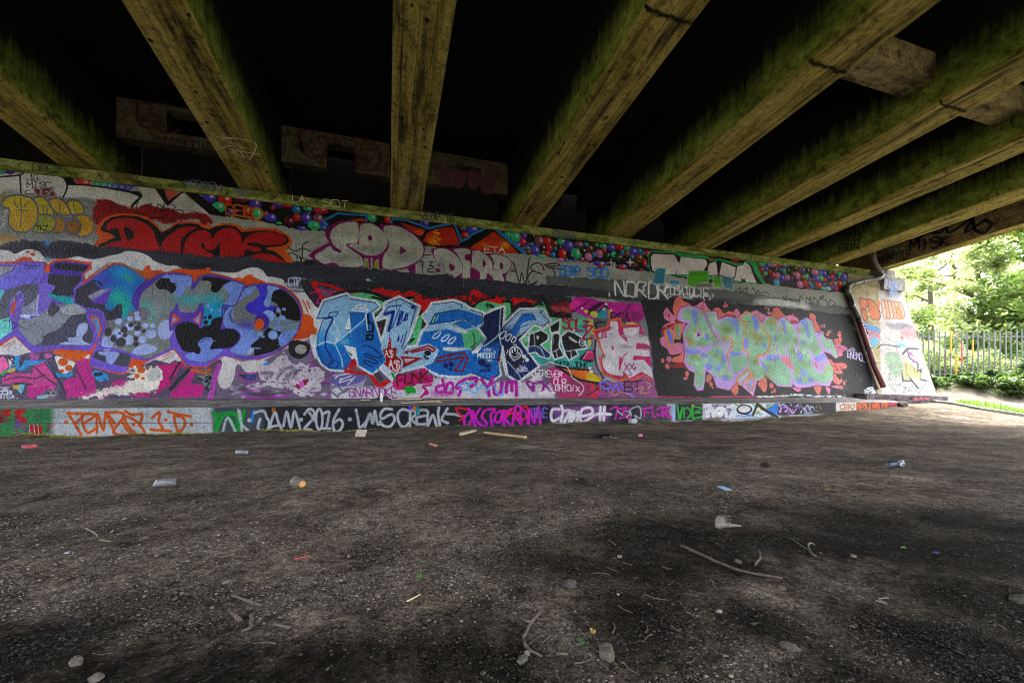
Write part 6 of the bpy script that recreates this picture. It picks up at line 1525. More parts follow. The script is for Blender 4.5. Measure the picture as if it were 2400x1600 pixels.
def concrete(name, dark, mid, light, streak=(1, 1, 1), sc=2.0, wide=(.35, .5, .68), lines=None, bd=.008, rough=.85, algae_shade=0, bridge_joint=False):
    m, nt, b = mat(name)
    v, v0 = objvec(nt, streak), objvec(nt)
    f = noise(nt, v, sc, 8, .68, .3)
    c = ramp(nt, f, [(wide[0], dark), (wide[1], mid), (wide[2], light)])
    sp = ramp(nt, noise(nt, v0, 9, 6, .7), [(.36, .35), (.5, 1.0)])
    c = mixc(nt, .8, c, sp, 'MULTIPLY')
    pit = ramp(nt, noise(nt, v0, 60, 3), [(.28, .25), (.38, 1.0)])
    c = mixc(nt, 1.0, c, pit, 'MULTIPLY')
    c = mixc(nt, 1.0, c, ramp(nt, noise(nt, v0, 34, 5, .75), [(.3, .45), (.5, 1.0), (.7, 1.35)]), 'MULTIPLY')
    c = mixc(nt, 1.0, c, ramp(nt, noise(nt, v0, 3.6, 8, .8, .6), [(.36, .30), (.46, 1.0)]), 'MULTIPLY')
    if lines:
        s = nd(nt, 'ShaderNodeSeparateXYZ')
        nt.links.new(v0, s.inputs[0])
        w_ = mathn(nt, 'FRACT', mathn(nt, 'MULTIPLY', mathn(nt, 'ADD', s.outputs[lines[0]], mathn(nt, 'MULTIPLY', noise(nt, v0, 1.3, 2), .03)), lines[1]), 0)
        c = mixc(nt, .75, c, ramp(nt, w_, [(0, .06), (.07, 1.0), (.96, 1.0), (1, .06)]), 'MULTIPLY')
    s = nd(nt, 'ShaderNodeSeparateXYZ')
    nt.links.new(v0, s.inputs[0])
    if bridge_joint:                                      # cast joint across the beam, and tie holes
        j_ = mathn(nt, 'ABSOLUTE', mathn(nt, 'ADD', mathn(nt, 'SUBTRACT', s.outputs[1], 4.7), mathn(nt, 'MULTIPLY', mathn(nt, 'SUBTRACT', noise(nt, v0, 9, 5), .5), .14)), 0)
        c = mixc(nt, 1.0, c, ramp(nt, j_, [(.012, .05), (.05, 1.0)]), 'MULTIPLY')
        vh = nd(nt, 'ShaderNodeTexVoronoi', i_Scale=2.6)
        nt.links.new(v0, vh.inputs['Vector'])
        c = mixc(nt, 1.0, c, ramp(nt, vh.outputs['Distance'], [(.075, .1), (.11, 1.0)]), 'MULTIPLY')
    if algae_shade:                                             # growth reaches a ragged line some way up the beam; shade of the recess painted near black above it
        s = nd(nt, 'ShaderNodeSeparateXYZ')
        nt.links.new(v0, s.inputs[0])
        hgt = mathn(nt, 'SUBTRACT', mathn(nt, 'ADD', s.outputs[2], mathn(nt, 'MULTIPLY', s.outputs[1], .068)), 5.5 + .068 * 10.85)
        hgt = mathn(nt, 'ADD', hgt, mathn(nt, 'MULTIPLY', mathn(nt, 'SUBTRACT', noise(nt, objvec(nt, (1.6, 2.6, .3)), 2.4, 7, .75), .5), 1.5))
        c = mixc(nt, ramp(nt, mathn(nt, 'DIVIDE', hgt, 2.0), [(algae_shade * .35, 0.0), (algae_shade, 1.0)]), c, (.012, .012, .008))
    nt.links.new(c, b.inputs['Base Color'])
    b.inputs['Roughness'].default_value = rough
    b.inputs['Specular IOR Level'].default_value = .12
    bump(nt, b, mathn(nt, 'ADD', noise(nt, v0, 38, 6, .7), mathn(nt, 'MULTIPLY', f, 1.5)), bd, .9)
    return m


M_SOFFIT = concrete('weathered_beam_soffit', (.04, .034, .012), (.27, .235, .05), (.44, .385, .12), (5, .35, 5), 1.1, (.36, .5, .68), (0, 4.6), bridge_joint=True)
M_SIDE = concrete('mossy_beam_side', (.06, .08, .012), (.17, .23, .03), (.34, .43, .09), (1.2, .7, 1.2), 2.6, (.3, .5, .74), None, algae_shade=.42)
M_COPE = concrete('mossy_coping', (.025, .032, .008), (.13, .17, .03), (.30, .34, .13), (.7, 2, 2), 2.4, (.32, .47, .66))
M_DECK = concrete('shaded_deck', (.004, .004, .003), (.008, .007, .006), (.014, .012, .01), (1, 1, 1), 1.5)  # near black: deep shade between the beams put into the colour
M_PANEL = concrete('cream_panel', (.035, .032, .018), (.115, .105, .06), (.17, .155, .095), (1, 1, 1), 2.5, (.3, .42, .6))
M_TOE = concrete('worn_ledge_top', (.05, .047, .042), (.16, .15, .135), (.30, .29, .27), (.5, 2, 2), 1.6, (.3, .5, .72))
M_BODY = concrete('grey_concrete', (.1, .1, .09), (.24, .235, .22), (.36, .35, .33), (1, 1, 1), 1.8)
M_TAGK = plain('black_spray', (.012, .011, .012), .5)
M_TAGW = plain('chalky_white_spray', (.55, .56, .38), .6)
M_TAGR = plain('dark_red_spray', (.06, .008, .01), .5)
M_TAGB = plain('blue_spray', (.03, .07, .16), .5)

# ------------------------------------------------------------------ abutment
abut = empty('abutment_wall', (3, WALL_Y, 0), 'long battered concrete abutment wall covered in bright graffiti under the bridge', 'wall')


def slope_pt(X, v):
    return np.stack([X, WALL_Y + BAT_Y * v, WALL_Z + BAT_Z * v], -1)


def paint_meshes(cv, posf, parts, keep=None):
    nr, nc = cv.nr, cv.nc
    lin = np.where(cv.img <= .04045, cv.img / 12.92, ((cv.img + .055) / 1.055) ** 2.4)
    lin = np.clip(lin ** 1.25 * .96, .002, .86)
    pos = posf(cv)
    g_ = lin.mean(-1, keepdims=True)
    lin = np.clip(g_ + (lin - g_) * 1.12, .002, .86)
    cell = cv.ids[:-1, :-1].copy()
    ok = np.ones_like(cell, bool) if keep is None else keep(pos)
    for pid, (nm, lab, par) in parts.items():
        m = (cell == pid) & ok
        rr_, cc_ = np.nonzero(m)
        if len(rr_) == 0:
            continue
        a = rr_ * nc + cc_
        f = np.stack([a, a + nc, a + nc + 1, a + 1], 1)
        u, inv = np.unique(f, return_inverse=True)
        me = arr_mesh(nm, pos.reshape(-1, 3)[u], inv.reshape(f.shape), True)
        ca = me.color_attributes.new('paint', 'FLOAT_COLOR', 'POINT')
        col = np.concatenate([lin.reshape(-1, 3)[u], cv.gl.reshape(-1, 1)[u]], 1).astype(np.float32)
        ca.data.foreach_set('color', col.ravel())
        o = link(nm, me, M_PAINT, par)
        if lab:
            o['label'] = lab


def wall_pos(cv):
    X = np.tile(x_of(cv.cs)[None], (cv.nr, 1))
    vv = np.tile(1 - np.linspace(0, 1, cv.nr)[:, None], (1, cv.nc))
    p = slope_pt(X, vv)
    p[..., 1] -= .012 + (cv.n3 - .5) * .006
    return p


def wall_keep(p):
    q = (p[:-1, :-1] + p[1:, 1:]) / 2
    v_ = (q[..., 2] - WALL_Z) / BAT_Z
    return (q[..., 0] < 20.0 - .95 * v_) & ~((q[..., 0] > 17.95) & (v_ > .885))


paint_meshes(wc, wall_pos, {
    0: ('wall_face', None, abut), P_BUB: ('graffiti_mural', 'strip of glossy coloured balloons painted on black', abut), P_WH: ('graffiti_mural', 'white block letters with black outlines marked 16', abut),
    P_TOER: ('graffiti_mural', 'yellow bubble letters with grey outlines', abut), P_DUME: ('graffiti_mural', 'fat red letters with black and orange outline', abut),
    P_SOD: ('graffiti_mural', 'large silver bubble letters with purple outline', abut), P_DERP: ('graffiti_mural', 'small silver bubble letters with purple outline', abut),
    P_CAMO: ('graffiti_mural', 'huge purple outlined letters filled with grey, blue and teal camouflage', abut), P_ALEK: ('graffiti_mural', 'angular light and dark blue letters edged in white', abut),
    P_RIP: ('graffiti_mural', 'small black letters with white outline on teal', abut), P_PE: ('graffiti_mural', 'white letters with pink and orange outline below magenta stripes', abut),
    P_GREEN: ('graffiti_mural', 'sea green and lavender letters with coral bubbles on black', abut), P_DEN: ('graffiti_mural', 'white block letters edged in black and mint green', abut),
    P_ORN: ('wing_face', 'sunlit pale wing of the wall with faded orange throw-ups', abut), P_STRIP: ('graffiti_mural', 'pink letters on blue and yellow scraps along the foot', abut)}, wall_keep)


def ledge_pos(cv):
    xr = (cv.cs - 1200) / FPX
    X = np.tile((LEDGE_Y * (xr * CT + ST) / (CT - xr * ST))[None], (cv.nr, 1))
    z = np.tile((LEDGE_Z - np.linspace(0, 1, cv.nr) * .57)[:, None], (1, cv.nc))
    return np.stack([X, np.full_like(X, LEDGE_Y - .012) - (cv.n3 - .5) * .01, z], -1)


bm = bmesh.new()
prof = [(LEDGE_Y, -.4), (LEDGE_Y, LEDGE_Z - .03), (LEDGE_Y + .03, LEDGE_Z), (WALL_Y + .02, WALL_Z), (WALL_Y + .02, -.4)]
add_prism(bm, [(-14, y, z) for y, z in prof], [(16.5, y, z) for y, z in prof])
toe = link('toe_ledge', bm_mesh('toe_ledge', bm), M_TOE, abut)
paint_meshes(lc, ledge_pos, {0: ('painted_front', 'kerb high front of the ledge sprayed with lettering', toe)})

bm = bmesh.new()
a_ = [(-14, WALL_Y, WALL_Z - .6), (-14, WALL_Y + BAT_Y, WALL_Z + BAT_Z - .005), (-14, 13, WALL_Z + BAT_Z - .005), (-14, 13, WALL_Z - .6)]
b_ = [(17.95, y, z) for x, y, z in a_]
add_prism(bm, a_, b_)
ZW = WALL_Z + BAT_Z * .885
a_ = [(17.955, WALL_Y, WALL_Z - .6), (17.955, WALL_Y + BAT_Y * .885, ZW), (17.955, 13, ZW), (17.955, 13, WALL_Z - .6)]
b_ = [(20.02, WALL_Y, WALL_Z - .6), (20.0 - .84, WALL_Y + BAT_Y * .885, ZW), (20.0 - .84, 13, ZW), (20.02, 13, WALL_Z - .6)]
add_prism(bm, a_, b_)
link('wall_body', bm_mesh('wall_body', bm), M_BODY, abut)
bm = bmesh.new()
add_box(bm, 17.93, 19.12, 10.60, 12.9, ZW + .004, ZW + .50)
add_box(bm, 17.93, 18.62, 10.66, 12.9, ZW + .504, ZW + .78)
wing_cap = link('wing_coping', bm_mesh('wing_coping', bm), M_BODY, abut)
wing_cap['label'] = 'pale stepped block on the wing with blue lettering'
bm = bmesh.new()
add_box(bm, -14, 17.42, 10.74, 12.25, 5.25, 5.465)
cope = link('coping', bm_mesh('coping', bm), M_COPE, abut)
bm = bmesh.new()
add_box(bm, -14, 17.9, 12.3, 14.5, 5.3, 7.9)
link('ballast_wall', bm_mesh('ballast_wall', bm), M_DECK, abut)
bm = bmesh.new()
pf, pb = [(15.6, 9.72, .52), (19.2, 9.38, .40), (19.2, 9.38, .70), (15.6, 9.72, .79)], [(15.6, 10.2, .52), (19.2, 10.2, .40), (19.2, 10.2, .76), (15.6, 10.2, .82)]
add_prism(bm, pf, pb)
bmesh.ops.bevel(bm, geom=bm.edges[:], offset=.015, segments=1)
plin = link('plinth', bm_mesh('plinth', bm), concrete('grimy_plinth', (.04, .035, .04), (.13, .12, .125), (.22, .2, .21), (1, 1, 1), 3), abut)


def at(px, py, Y):
    lx, a, b = ray(px, py)
    return Vector((Y / a * lx, Y, CAM_H + Y / a * b))


def at_plane(px, py, p0, n):
    lx, a, b = ray(px, py)
    d = Vector((float(lx), float(a), float(b)))
    o = Vector((0, 0, CAM_H))
    return o + d * ((Vector(p0) - o).dot(n) / d.dot(n))


def tags(name, mt, strokes, p0, n, wd, parent, label=None):
    """strokes traced on the photograph, laid on the plane through p0 with normal n"""
    n = Vector(n).normalized()
    if (Vector((0, 0, CAM_H)) - Vector(p0)).dot(n) < 0:
        n = -n
    bm = bmesh.new()
    for s in strokes:
        q = smooth(s, False)
        ribbon(bm, [at_plane(x, y, Vector(p0) + n * .004, n) for x, y in q], n, wd)
    o = link(name, bm_mesh(name, bm), mt, parent)
    if label:
        o['label'] = label
    return o


def tstrokes(st, t, x, y, wt, h, rise=0):
    out, nn = [], max(len(st), 1)
    cw = wt / nn
    r = random.Random(st)
    for i, ch in enumerate(st):
        for pl in FONT.get(ch, []):
            out.append(np.vstack([t(x + cw * (i + .08 + .84 * (int(pl[k]) / 4 + r.uniform(-.06, .06))), y + rise * (i + int(pl[k]) / 4) / nn + (int(pl[k + 1]) / 6 + r.uniform(-.05, .05)) * h) for k in range(0, len(pl), 2)]))
    return out


cp, cn = (0, 10.74, 5.3), (0, -1, 0)
tags('graffiti_tag', M_TAGK, tstrokes('DOEZ', A, 390, 180, 380, 85, 25), cp, cn, .016, cope)
tags('graffiti_tag', M_TAGR, tstrokes('ALAK.PEL.', A, 1180, 275, 640, 90, 60), cp, cn, .016, cope)
tags('graffiti_tag', M_TAGB, tstrokes('VORBEN', B, 170, 365, 450, 90, 60) + tstrokes('AE', B, 760, 470, 220, 80, 40), cp, cn, .022, cope)
tags('graffiti_tag', M_TAGR, [B(540, 400, 530, 520), B(640, 440, 620, 530), B(400, 400, 450, 450, 380, 470)], cp, cn, .03, cope)
tags('graffiti_tag', M_TAGW, tstrokes('LA', B, 1490, 560, 160, 80, 10) + tstrokes('SDT', E, 290, 85, 330, 80, 30), cp, cn, .012, cope)
tags('graffiti_tag', M_TAGK, tstrokes('ZEMP\'16', E, 1510, 235, 400, 95, 35), cp, cn, .03, cope)
tags('graffiti_tag', M_TAGB, tstrokes('GEAN', F, 1035, 480, 240, 75, 30), cp, cn, .03, cope)
tags('graffiti_tag', M_TAGR, tstrokes('CITIE 15', L, 1575, 1165, 400, 70, 50), (15.6, 9.72, .7), Vector((.34, 3.6, 0)), .05, plin)
tags('graffiti_tag', plain('bright_red_spray', (.5, .03, .07), .5), [L(2045, 1225, 2110, 1240), L(2120, 1205, 2160, 1240), L(2180, 1215, 2240, 1235)], (15.6, 9.72, .7), Vector((.34, 3.6, 0)), .07, plin)
M_TAGBL = plain('faded_blue_spray', (.12, .22, .5), .6)
tags('graffiti_tag', M_TAGBL, tstrokes('PINBI', J, 1700, 560, 150, 60, 20) + tstrokes('RNE', J, 1750, 640, 100, 50, 10) + tstrokes('SKI', J, 1750, 700, 100, 40, 10), (18, 10.6, 5), (0, -1, 0), .035, wing_cap)

# ------------------------------------------------------------------ bridge deck
GR_S = -.068                                                   # the deck climbs towards the camera


def soff(Y):
    return 5.50 + GR_S * (Y - 10.85)


Y0, Y1 = -5.5, 12.24  # deck cut short behind the view to admit more daylight
bridge = empty('road_bridge', (3, 2, 5.5), 'concrete bridge deck on mossy longitudinal beams roofing the underpass', 'bridge')


def long_bar(bm, x0, x1, zb0, zb1, xt0=None, xt1=None, y0=Y0, y1=Y1):
    xt0 = x0 if xt0 is None else xt0
    xt1 = x1 if xt1 is None else xt1
    a = [(x0, y0, soff(y0) + zb0), (x1, y0, soff(y0) + zb0), (xt1, y0, soff(y0) + zb1), (xt0, y0, soff(y0) + zb1)]
    b = [(x, y1, z - soff(y0) + soff(y1)) for x, y, z in a]
    add_prism(bm, a, b)


BX = [-9.2, -6.15, -2.89, .47, 3.70, 6.70, 9.77, 12.57, 15.40]  # first beam stands out of view, added for its effect on the light
BW = .40
beams = {}
for k, x in enumerate(BX):
    bm = bmesh.new()
    c_ = .05
    pr = [(x - BW + c_, 0), (x + BW - c_, 0), (x + BW, c_), (x + BW - .02, 1.90), (x - BW + .02, 1.90), (x - BW, c_)]
    add_prism(bm, [(px_, Y0, soff(Y0) + pz) for px_, pz in pr], [(px_, Y1, soff(Y1) + pz) for px_, pz in pr])
    me = bm_mesh('main_beam', bm)
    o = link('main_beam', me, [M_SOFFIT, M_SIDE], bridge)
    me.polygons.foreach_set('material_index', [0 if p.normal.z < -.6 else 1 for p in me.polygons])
    beams[k] = o
bm = bmesh.new()
long_bar(bm, 17.92, 18.45, 0.05, 1.9)
long_bar(bm, 18.455, 18.95, .75, 2.3)
me = bm_mesh('edge_beam', bm)
edge = link('edge_beam', me, [M_SOFFIT, concrete('stained_edge_beam', (.05, .035, .015), (.2, .15, .07), (.34, .28, .16), (1, .6, 2), 1.6)], bridge)
me.polygons.foreach_set('material_index', [0 if p.normal.z < -.6 else 1 for p in me.polygons])
bm = bmesh.new()
long_bar(bm, -10.6, 18.9, 1.905, 2.25)  # left edge, out of view, set in to admit more daylight
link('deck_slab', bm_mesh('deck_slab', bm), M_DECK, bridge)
for xx, nm in ((18.72, 'parapet'), (-10.5, 'parapet')):
    bm = bmesh.new()
    long_bar(bm, xx - .12, xx + .12, 2.31, 3.3)
    link(nm, bm_mesh(nm, bm), M_BODY, bridge)
# cross beams half way, and end diaphragms with square holes over the abutment
M_CROSS = concrete('cross_beam', (.06, .05, .025), (.24, .205, .09), (.38, .33, .15), (1, 3, 1), 2.0)
edges_ = [b_ + s * (BW + .004) for b_ in BX for s in (-1, 1)][1:-1]
for k in range(0, len(edges_), 2):
    x0, x1 = edges_[k], edges_[k + 1]
    for Yc in (5.0, -2.0) if x0 > 6.7 else ():
        bm = bmesh.new()
        add_box(bm, x0, x1, Yc - .25, Yc + .25, 6.4 - GR_S * (5.0 - Yc), 6.86 - GR_S * (5.0 - Yc))
        link('cross_beam', bm_mesh('cross_beam', bm), M_CROSS, bridge)
    xm = (x0 + x1) / 2
    hz0, hz1, hx0, hx1 = (6.74, 7.25, xm - .3, xm + .52) if k == 2 else (6.475, 7.1, xm - .25, xm + .42)
    bm = bmesh.new()
    yb, yt = 11.2, 11.5
    add_box(bm, x0, hx0, yb, yt, 6.47, soff(yb) + 1.88)
    add_box(bm, hx1, x1, yb, yt, 6.47, soff(yb) + 1.88)
    add_box(bm, hx0 + .001, hx1 - .001, yb, yt, hz1, soff(yb) + 1.88)
    if hz0 > 6.5:
        add_box(bm, hx0 + .001, hx1 - .001, yb, yt, 6.47, hz0)
    pan = link('end_diaphragm', bm_mesh('end_diaphragm', bm), M_PANEL if x0 < 2 else M_DECK, bridge)  # right-hand panels turn near black, the shade of their bays painted in
    beams[('p', k)] = pan
T2 = lambda *v_: np.array(v_, float).reshape(-1, 2) / 2.94
T3 = lambda *v_: np.array(v_, float).reshape(-1, 2) / 2.6133 + [800, 0]
T4 = lambda *v_: np.array(v_, float).reshape(-1, 2) / 2.6133 + [1500, 300]
pp = (0, 11.2, 6.9)
kk = 4
tags('graffiti_tag', M_TAGR, [T2(950, 700, 950, 830, 1010, 880, 1090, 870, 1100, 820, 1030, 770, 1060, 740), T2(1090, 870, 1110, 900, 1180, 920, 1240, 890), T2(980, 700, 1030, 720, 1050, 680), T2(1080, 690, 1130, 720, 1170, 680)], pp, cn, .055, beams[('p', 2)])
tags('graffiti_tag', M_TAGK, tstrokes('XMYMNUDIE', T2, 1040, 925, 430, 75, 70), pp, cn, .03, beams[('p', 2)])
tags('graffiti_tag', M_TAGR, [T2(2050, 920, 2090, 1060, 2070, 920, 2150, 900, 2140, 970, 2170, 1010, 2140, 1040, 2120, 1020), T2(2090, 1040, 2150, 1090, 2230, 1060, 2260, 960, 2200, 940, 2210, 1000), T2(2230, 1080, 2200, 1120, 2240, 1120), T2(2270, 950, 2340, 960)], pp, cn, .05, beams[('p', 4)])
tags('graffiti_tag', M_TAGR, [T3(90, 960, 150, 950, 160, 1000, 110, 1000), T3(130, 880, 125, 915, 220, 910, 190, 860), T3(80, 860, 95, 890, 75, 900, 85, 940), T3(200, 960, 160, 1000), T3(95, 950, 110, 1030, 190, 1040, 240, 990, 240, 930), T3(0, 840, 60, 860, 100, 830, 150, 860, 220, 830)], pp, cn, .05, beams[('p', 4)])
M_PURP = plain('dull_pink_spray', (.10, .032, .05), .6)
bm = bmesh.new()
for p in (T3(600, 1040, 660, 1035, 680, 1080, 640, 1140, 600, 1130), T3(690, 1050, 760, 1045, 770, 1080, 740, 1150, 690, 1140), T3(780, 1040, 850, 1050, 850, 1130, 800, 1160, 775, 1120), T3(860, 1080, 930, 1080, 940, 1150, 900, 1190, 850, 1150)):
    vs_ = [bm.verts.new(at_plane(x, y, Vector((0, 11.196, 6.8)), Vector((0, -1, 0)))) for x, y in smooth(p, True)]
    bm.faces.new(vs_)
link('graffiti_tag', bm_mesh('graffiti_tag', bm), M_PURP, beams[('p', 6)])
# writing on the beams
nS = Vector((0, -GR_S, 1)).normalized()
sp = Vector((0, 10.85, 5.5))
tags('graffiti_tag', M_TAGW, [T2(1490, 940, 1700, 1030), T2(1530, 945, 1760, 985, 1720, 1100), T2(1520, 1025, 1610, 1005, 1680, 1085, 1600, 1040, 1800, 1065), T2(1600, 960, 1540, 950)], sp, nS, .022, beams[2])
tags('graffiti_tag', M_TAGK, [T2(1640, 1085, 1700, 1130, 1690, 1090, 1740, 1140), T2(1760, 1090, 1750, 1130, 1800, 1150, 1825, 1110, 1790, 1090, 1770, 1140), T2(1790, 1140, 1795, 1180)], sp, nS, .016, beams[2])
tags('graffiti_tag', M_TAGB, [T3(370, 1100, 400, 1080, 460, 1110, 430, 1130, 380, 1120, 420, 1150, 390, 1200, 500, 1220), T3(420, 1150, 470, 1140, 440, 1200), T3(400, 1170, 480, 1190)], sp, nS, .02, beams[3])
tags('graffiti_tag', M_TAGR, [T3(1140, 1255, 1160, 1290, 1200, 1260, 1150, 1300), T3(1190, 1260, 1265, 1280, 1200, 1300), T3(1115, 1300, 1150, 1290, 1140, 1325, 1200, 1300), T3(1170, 1290, 1210, 1320), T3(1190, 1300, 1160, 1335)], sp, nS, .03, beams[4])
tags('graffiti_tag', M_TAGK, [T4(1250, 785, 1320, 765), T4(1350, 755, 1360, 765, 1400, 740, 1410, 755), T4(1430, 735, 1490, 710), T4(1500, 700, 1560, 680), T4(1570, 690, 1610, 660)], sp, nS, .03, beams[8])
ex = (17.92, 0, 0)
tags('graffiti_tag', M_TAGK, tstrokes('MISK', T4, 1650, 690, 250, 60, -30), ex, (-1, 0, 0), .07, edge)
tags('graffiti_tag', M_TAGK, [T4(1620, 690, 1700, 660, 1690, 690, 1760, 640, 1840, 640, 1870, 600, 1900, 640, 2040, 550, 1990, 640, 2120, 560), T4(2040, 550, 2050, 620, 2110, 640, 2150, 590, 2110, 560)], ex, (-1, 0, 0), .09, edge)
tags('graffiti_tag', M_TAGK, tstrokes('NEPRITER', T4, 1465, 790, 190, 40, -45), ex, (-1, 0, 0), .04, edge)
tags('graffiti_tag', plain('faded_green_spray', (.06, .1, .06), .6), tstrokes('BUS', T4, 1480, 720, 110, 60, -25), ex, (-1, 0, 0), .06, edge)
bx9 = (15.0, 0, 0)
tags('graffiti_tag', M_TAGK, tstrokes('DOPEZY', T4, 1185, 650, 180, 60, -35) + tstrokes('FRUIZ', T4, 1220, 720, 130, 45, -35), bx9, (-1, 0, 0), .04, beams[8])
bx4 = (6.3, 0, 0)
tags('graffiti_tag', M_TAGK, tstrokes('HIS', T3, 1695, 1180, 80, 60, -10) + tstrokes('OVAL', T3, 1705, 1240, 115, 60, -25), bx4, (-1, 0, 0), .025, beams[5])

# ------------------------------------------------------------------ drain pipe
pipe = empty('drain_pipe', at_plane(2072, 905, Vector((0, WALL_Y - .2, WALL_Z)), Vector((0, -BAT_Z, BAT_Y)).normalized()), 'drain pipe running down the wall beside the wing, grey above, black then maroon below', 'pipe')
nW = Vector((0, -BAT_Z, BAT_Y)).normalized()
wp = lambda px, py, off=.13: at_plane(px, py, Vector((0, WALL_Y, WALL_Z)) + nW * off, nW)
R_ = .082


def pipe_part(name, pts, rad, mt, n=14, lab=None):
    bm = bmesh.new()
    add_tube(bm, pts, rad, n)
    o = link(name, bm_mesh(name, bm, True), mt, pipe)
    if lab:
        o['label'] = lab
    return o


M_PG = plain('grey_pipe', (.10, .105, .09), .5, var=.35, scale=9, bumpd=.002)
M_PB = plain('black_pipe', (.022, .026, .025), .35, var=.4, scale=12, bumpd=.002)
M_PM = plain('maroon_pipe', (.12, .02, .03), .45, var=.45, scale=10, bumpd=.002)
M_STRIP = plain('dark_strip', (.09, .075, .06), .8, var=.8, scale=14, bumpd=.004)  # mottled dark colour for the strip beside the pipe
top = [at(2046, 545, 10.62), at(2047, 598, 10.6), at(2052, 618, 10.58), at(2066, 640, 10.55), at(2065, 648, 10.5)]
elb = [at(2058, 653, 10.48), wp(2030, 658, .16), wp(2000, 665, .15), wp(1990, 670), wp(1987, 678), wp(1989, 692)]
pipe_part('grey_pipe', [Vector(p) for p in smooth(np.array(top + elb), False)], R_, M_PG)
pipe_part('black_pipe', [wp(1989, 692), wp(2013, 750)], R_ * .98, M_PB)
low = pipe_part('maroon_pipe', [wp(2013, 750), wp(2025, 785), wp(2050, 860), wp(2071, 907)], R_ * 1.02, M_PM)
for a_, b_ in (((1989, 690), (1991, 696)), ((1995, 716), (1997, 720)), ((2011, 746), (2014, 752)), ((2033, 812), (2036, 819)), ((2046, 846), (2049, 853))):
    pipe_part('pipe_collar', [wp(*a_), wp(*b_)], R_ * 1.14, M_PB)
for a_, b_ in (((2003, 664), (2000, 665)), ((2022, 659), (2020, 660)), ((2052, 653), (2049, 654))):
    pipe_part('pipe_collar', [wp(*a_, .155), wp(*b_, .155)], R_ * 1.1, M_PG)
pipe_part('side_strip', [wp(1979, 672, .04), wp(1996, 730, .04), wp(2028, 830, .04), wp(2056, 912, .04)], .045, M_STRIP, 6)
bm = bmesh.new()
for s in tstrokes('LOOR', lambda x, y: np.array([[x, y]]), 0, 0, 1, 1):
    q = smooth(s, False)
    pts = []
    for fx, fy in q:
        c_ = Vector(wp(2016 + 13 * fx, 757 + 28 * fx))
        ang = (fy - .5) * 1.6
        ax = (Vector(wp(2029, 785)) - Vector(wp(2016, 757))).normalized()
        side = ax.cross(nW).normalized()
        pts.append(c_ + (nW * math.cos(ang) + side * math.sin(ang)) * (R_ * 1.02 + .004))
    for i in range(len(pts) - 1):
        add_tube(bm, [pts[i], pts[i + 1]], .012, 4, False)
link('graffiti_tag', bm_mesh('graffiti_tag', bm), M_TAGK, low)
# ------------------------------------------------------------------ ground
def sm(a, b, x):
    t = np.clip((x - a) / (b - a), 0, 1)
    return t * t * (3 - 2 * t)


def fence_d(X, Y):
    return X * ST + Y * CT                                    # depth along the view axis of the fence run


def zg(X, Y):
    X, Y = np.asarray(X, float), np.asarray(Y, float)
    d = np.hypot(X - 19, Y - 10.5)
    z = .56 * np.clip(1 - d / 8.2, 0, 1) * sm(6.3, 9.1, Y)
    out = sm(19.0, 23.0, X) * sm(6.0, 10.5, Y)                  # bank outside the bridge
    z = z * (1 - out) + out * (.5 + .95 * sm(14.8, 18.0, fence_d(X, Y)))
    z = z + .5 * sm(24, 34, X) * sm(2, 10, Y) * .6
    return z


def axis(lo, hi, fine, ext):
    a = list(np.arange(lo, hi, fine))
    s_, x = fine, a[-1]
    while x < ext[1]:
        s_ *= 1.22
        x += s_
        a.append(x)
    s_, x, b_ = fine, lo, []
    while x > ext[0]:
        s_ *= 1.22
        x -= s_
        b_.append(x)
    return np.array(b_[::-1] + a)


gx, gy = axis(-9, 26, .06, (-220, 260)), axis(.3, 14.5, .05, (-160, 320))
GX, GY = np.meshgrid(gx, gy)
GZ = zg(GX, GY)
near = sm(60, 20, np.hypot(GX, GY))
nb = vnoise(len(gy), len(gx), 34, 90) + .5 * vnoise(len(gy), len(gx), 12, 91) + .22 * vnoise(len(gy), len(gx), 4, 92) + .10 * vnoise(len(gy), len(gx), 1.6, 93)
GZ = GZ + (nb - .9) * .045 * near
GZ = GZ + .10 * (vnoise(len(gy), len(gx), 14, 97) - .25 + .4 * (vnoise(len(gy), len(gx), 3, 98) - .5)) * sm(8.75, 9.2, GY) * (GY < 9.6) * (GX < 16.6)
GZ = np.where((GY > LEDGE_Y + .25) & (GX < 16.3) & (GX > -14), -.2, GZ)
nr_, nc_ = GX.shape
ii = (np.arange(nr_ - 1)[:, None] * nc_ + np.arange(nc_ - 1)[None]).ravel()
me = arr_mesh('ground', np.stack([GX, GY, GZ], -1).reshape(-1, 3), np.stack([ii, ii + 1, ii + nc_ + 1, ii + nc_], 1), True)


def gz(X, Y):
    j, i = int(np.searchsorted(gx, X)), int(np.searchsorted(gy, Y))
    return float(GZ[min(i, nr_ - 1), min(j, nc_ - 1)])


def gpt(px, py):
    """where the photograph's sight line meets the ground"""
    lx, a, b = (float(q) for q in ray(px, py))
    s_ = .4
    while s_ < 60:
        if CAM_H + s_ * b < gz(s_ * lx, s_ * a):
            break
        s_ += .01
    return Vector((s_ * lx, s_ * a, gz(s_ * lx, s_ * a)))


M_MUD, nt, b = mat('dry_dirt')
v = objvec(nt)
big, med, fin = noise(nt, v, .55, 6, .6, .4), noise(nt, v, 2.6, 7, .7, .3), noise(nt, v, 26, 6, .75)
c = ramp(nt, med, [(.28, (.028, .022, .016)), (.45, (.09, .072, .052)), (.6, (.16, .132, .10)), (.8, (.28, .24, .19))])
c = mixc(nt, 1.0, c, ramp(nt, big, [(.34, .45), (.5, .85), (.62, 1.15)]), 'MULTIPLY')
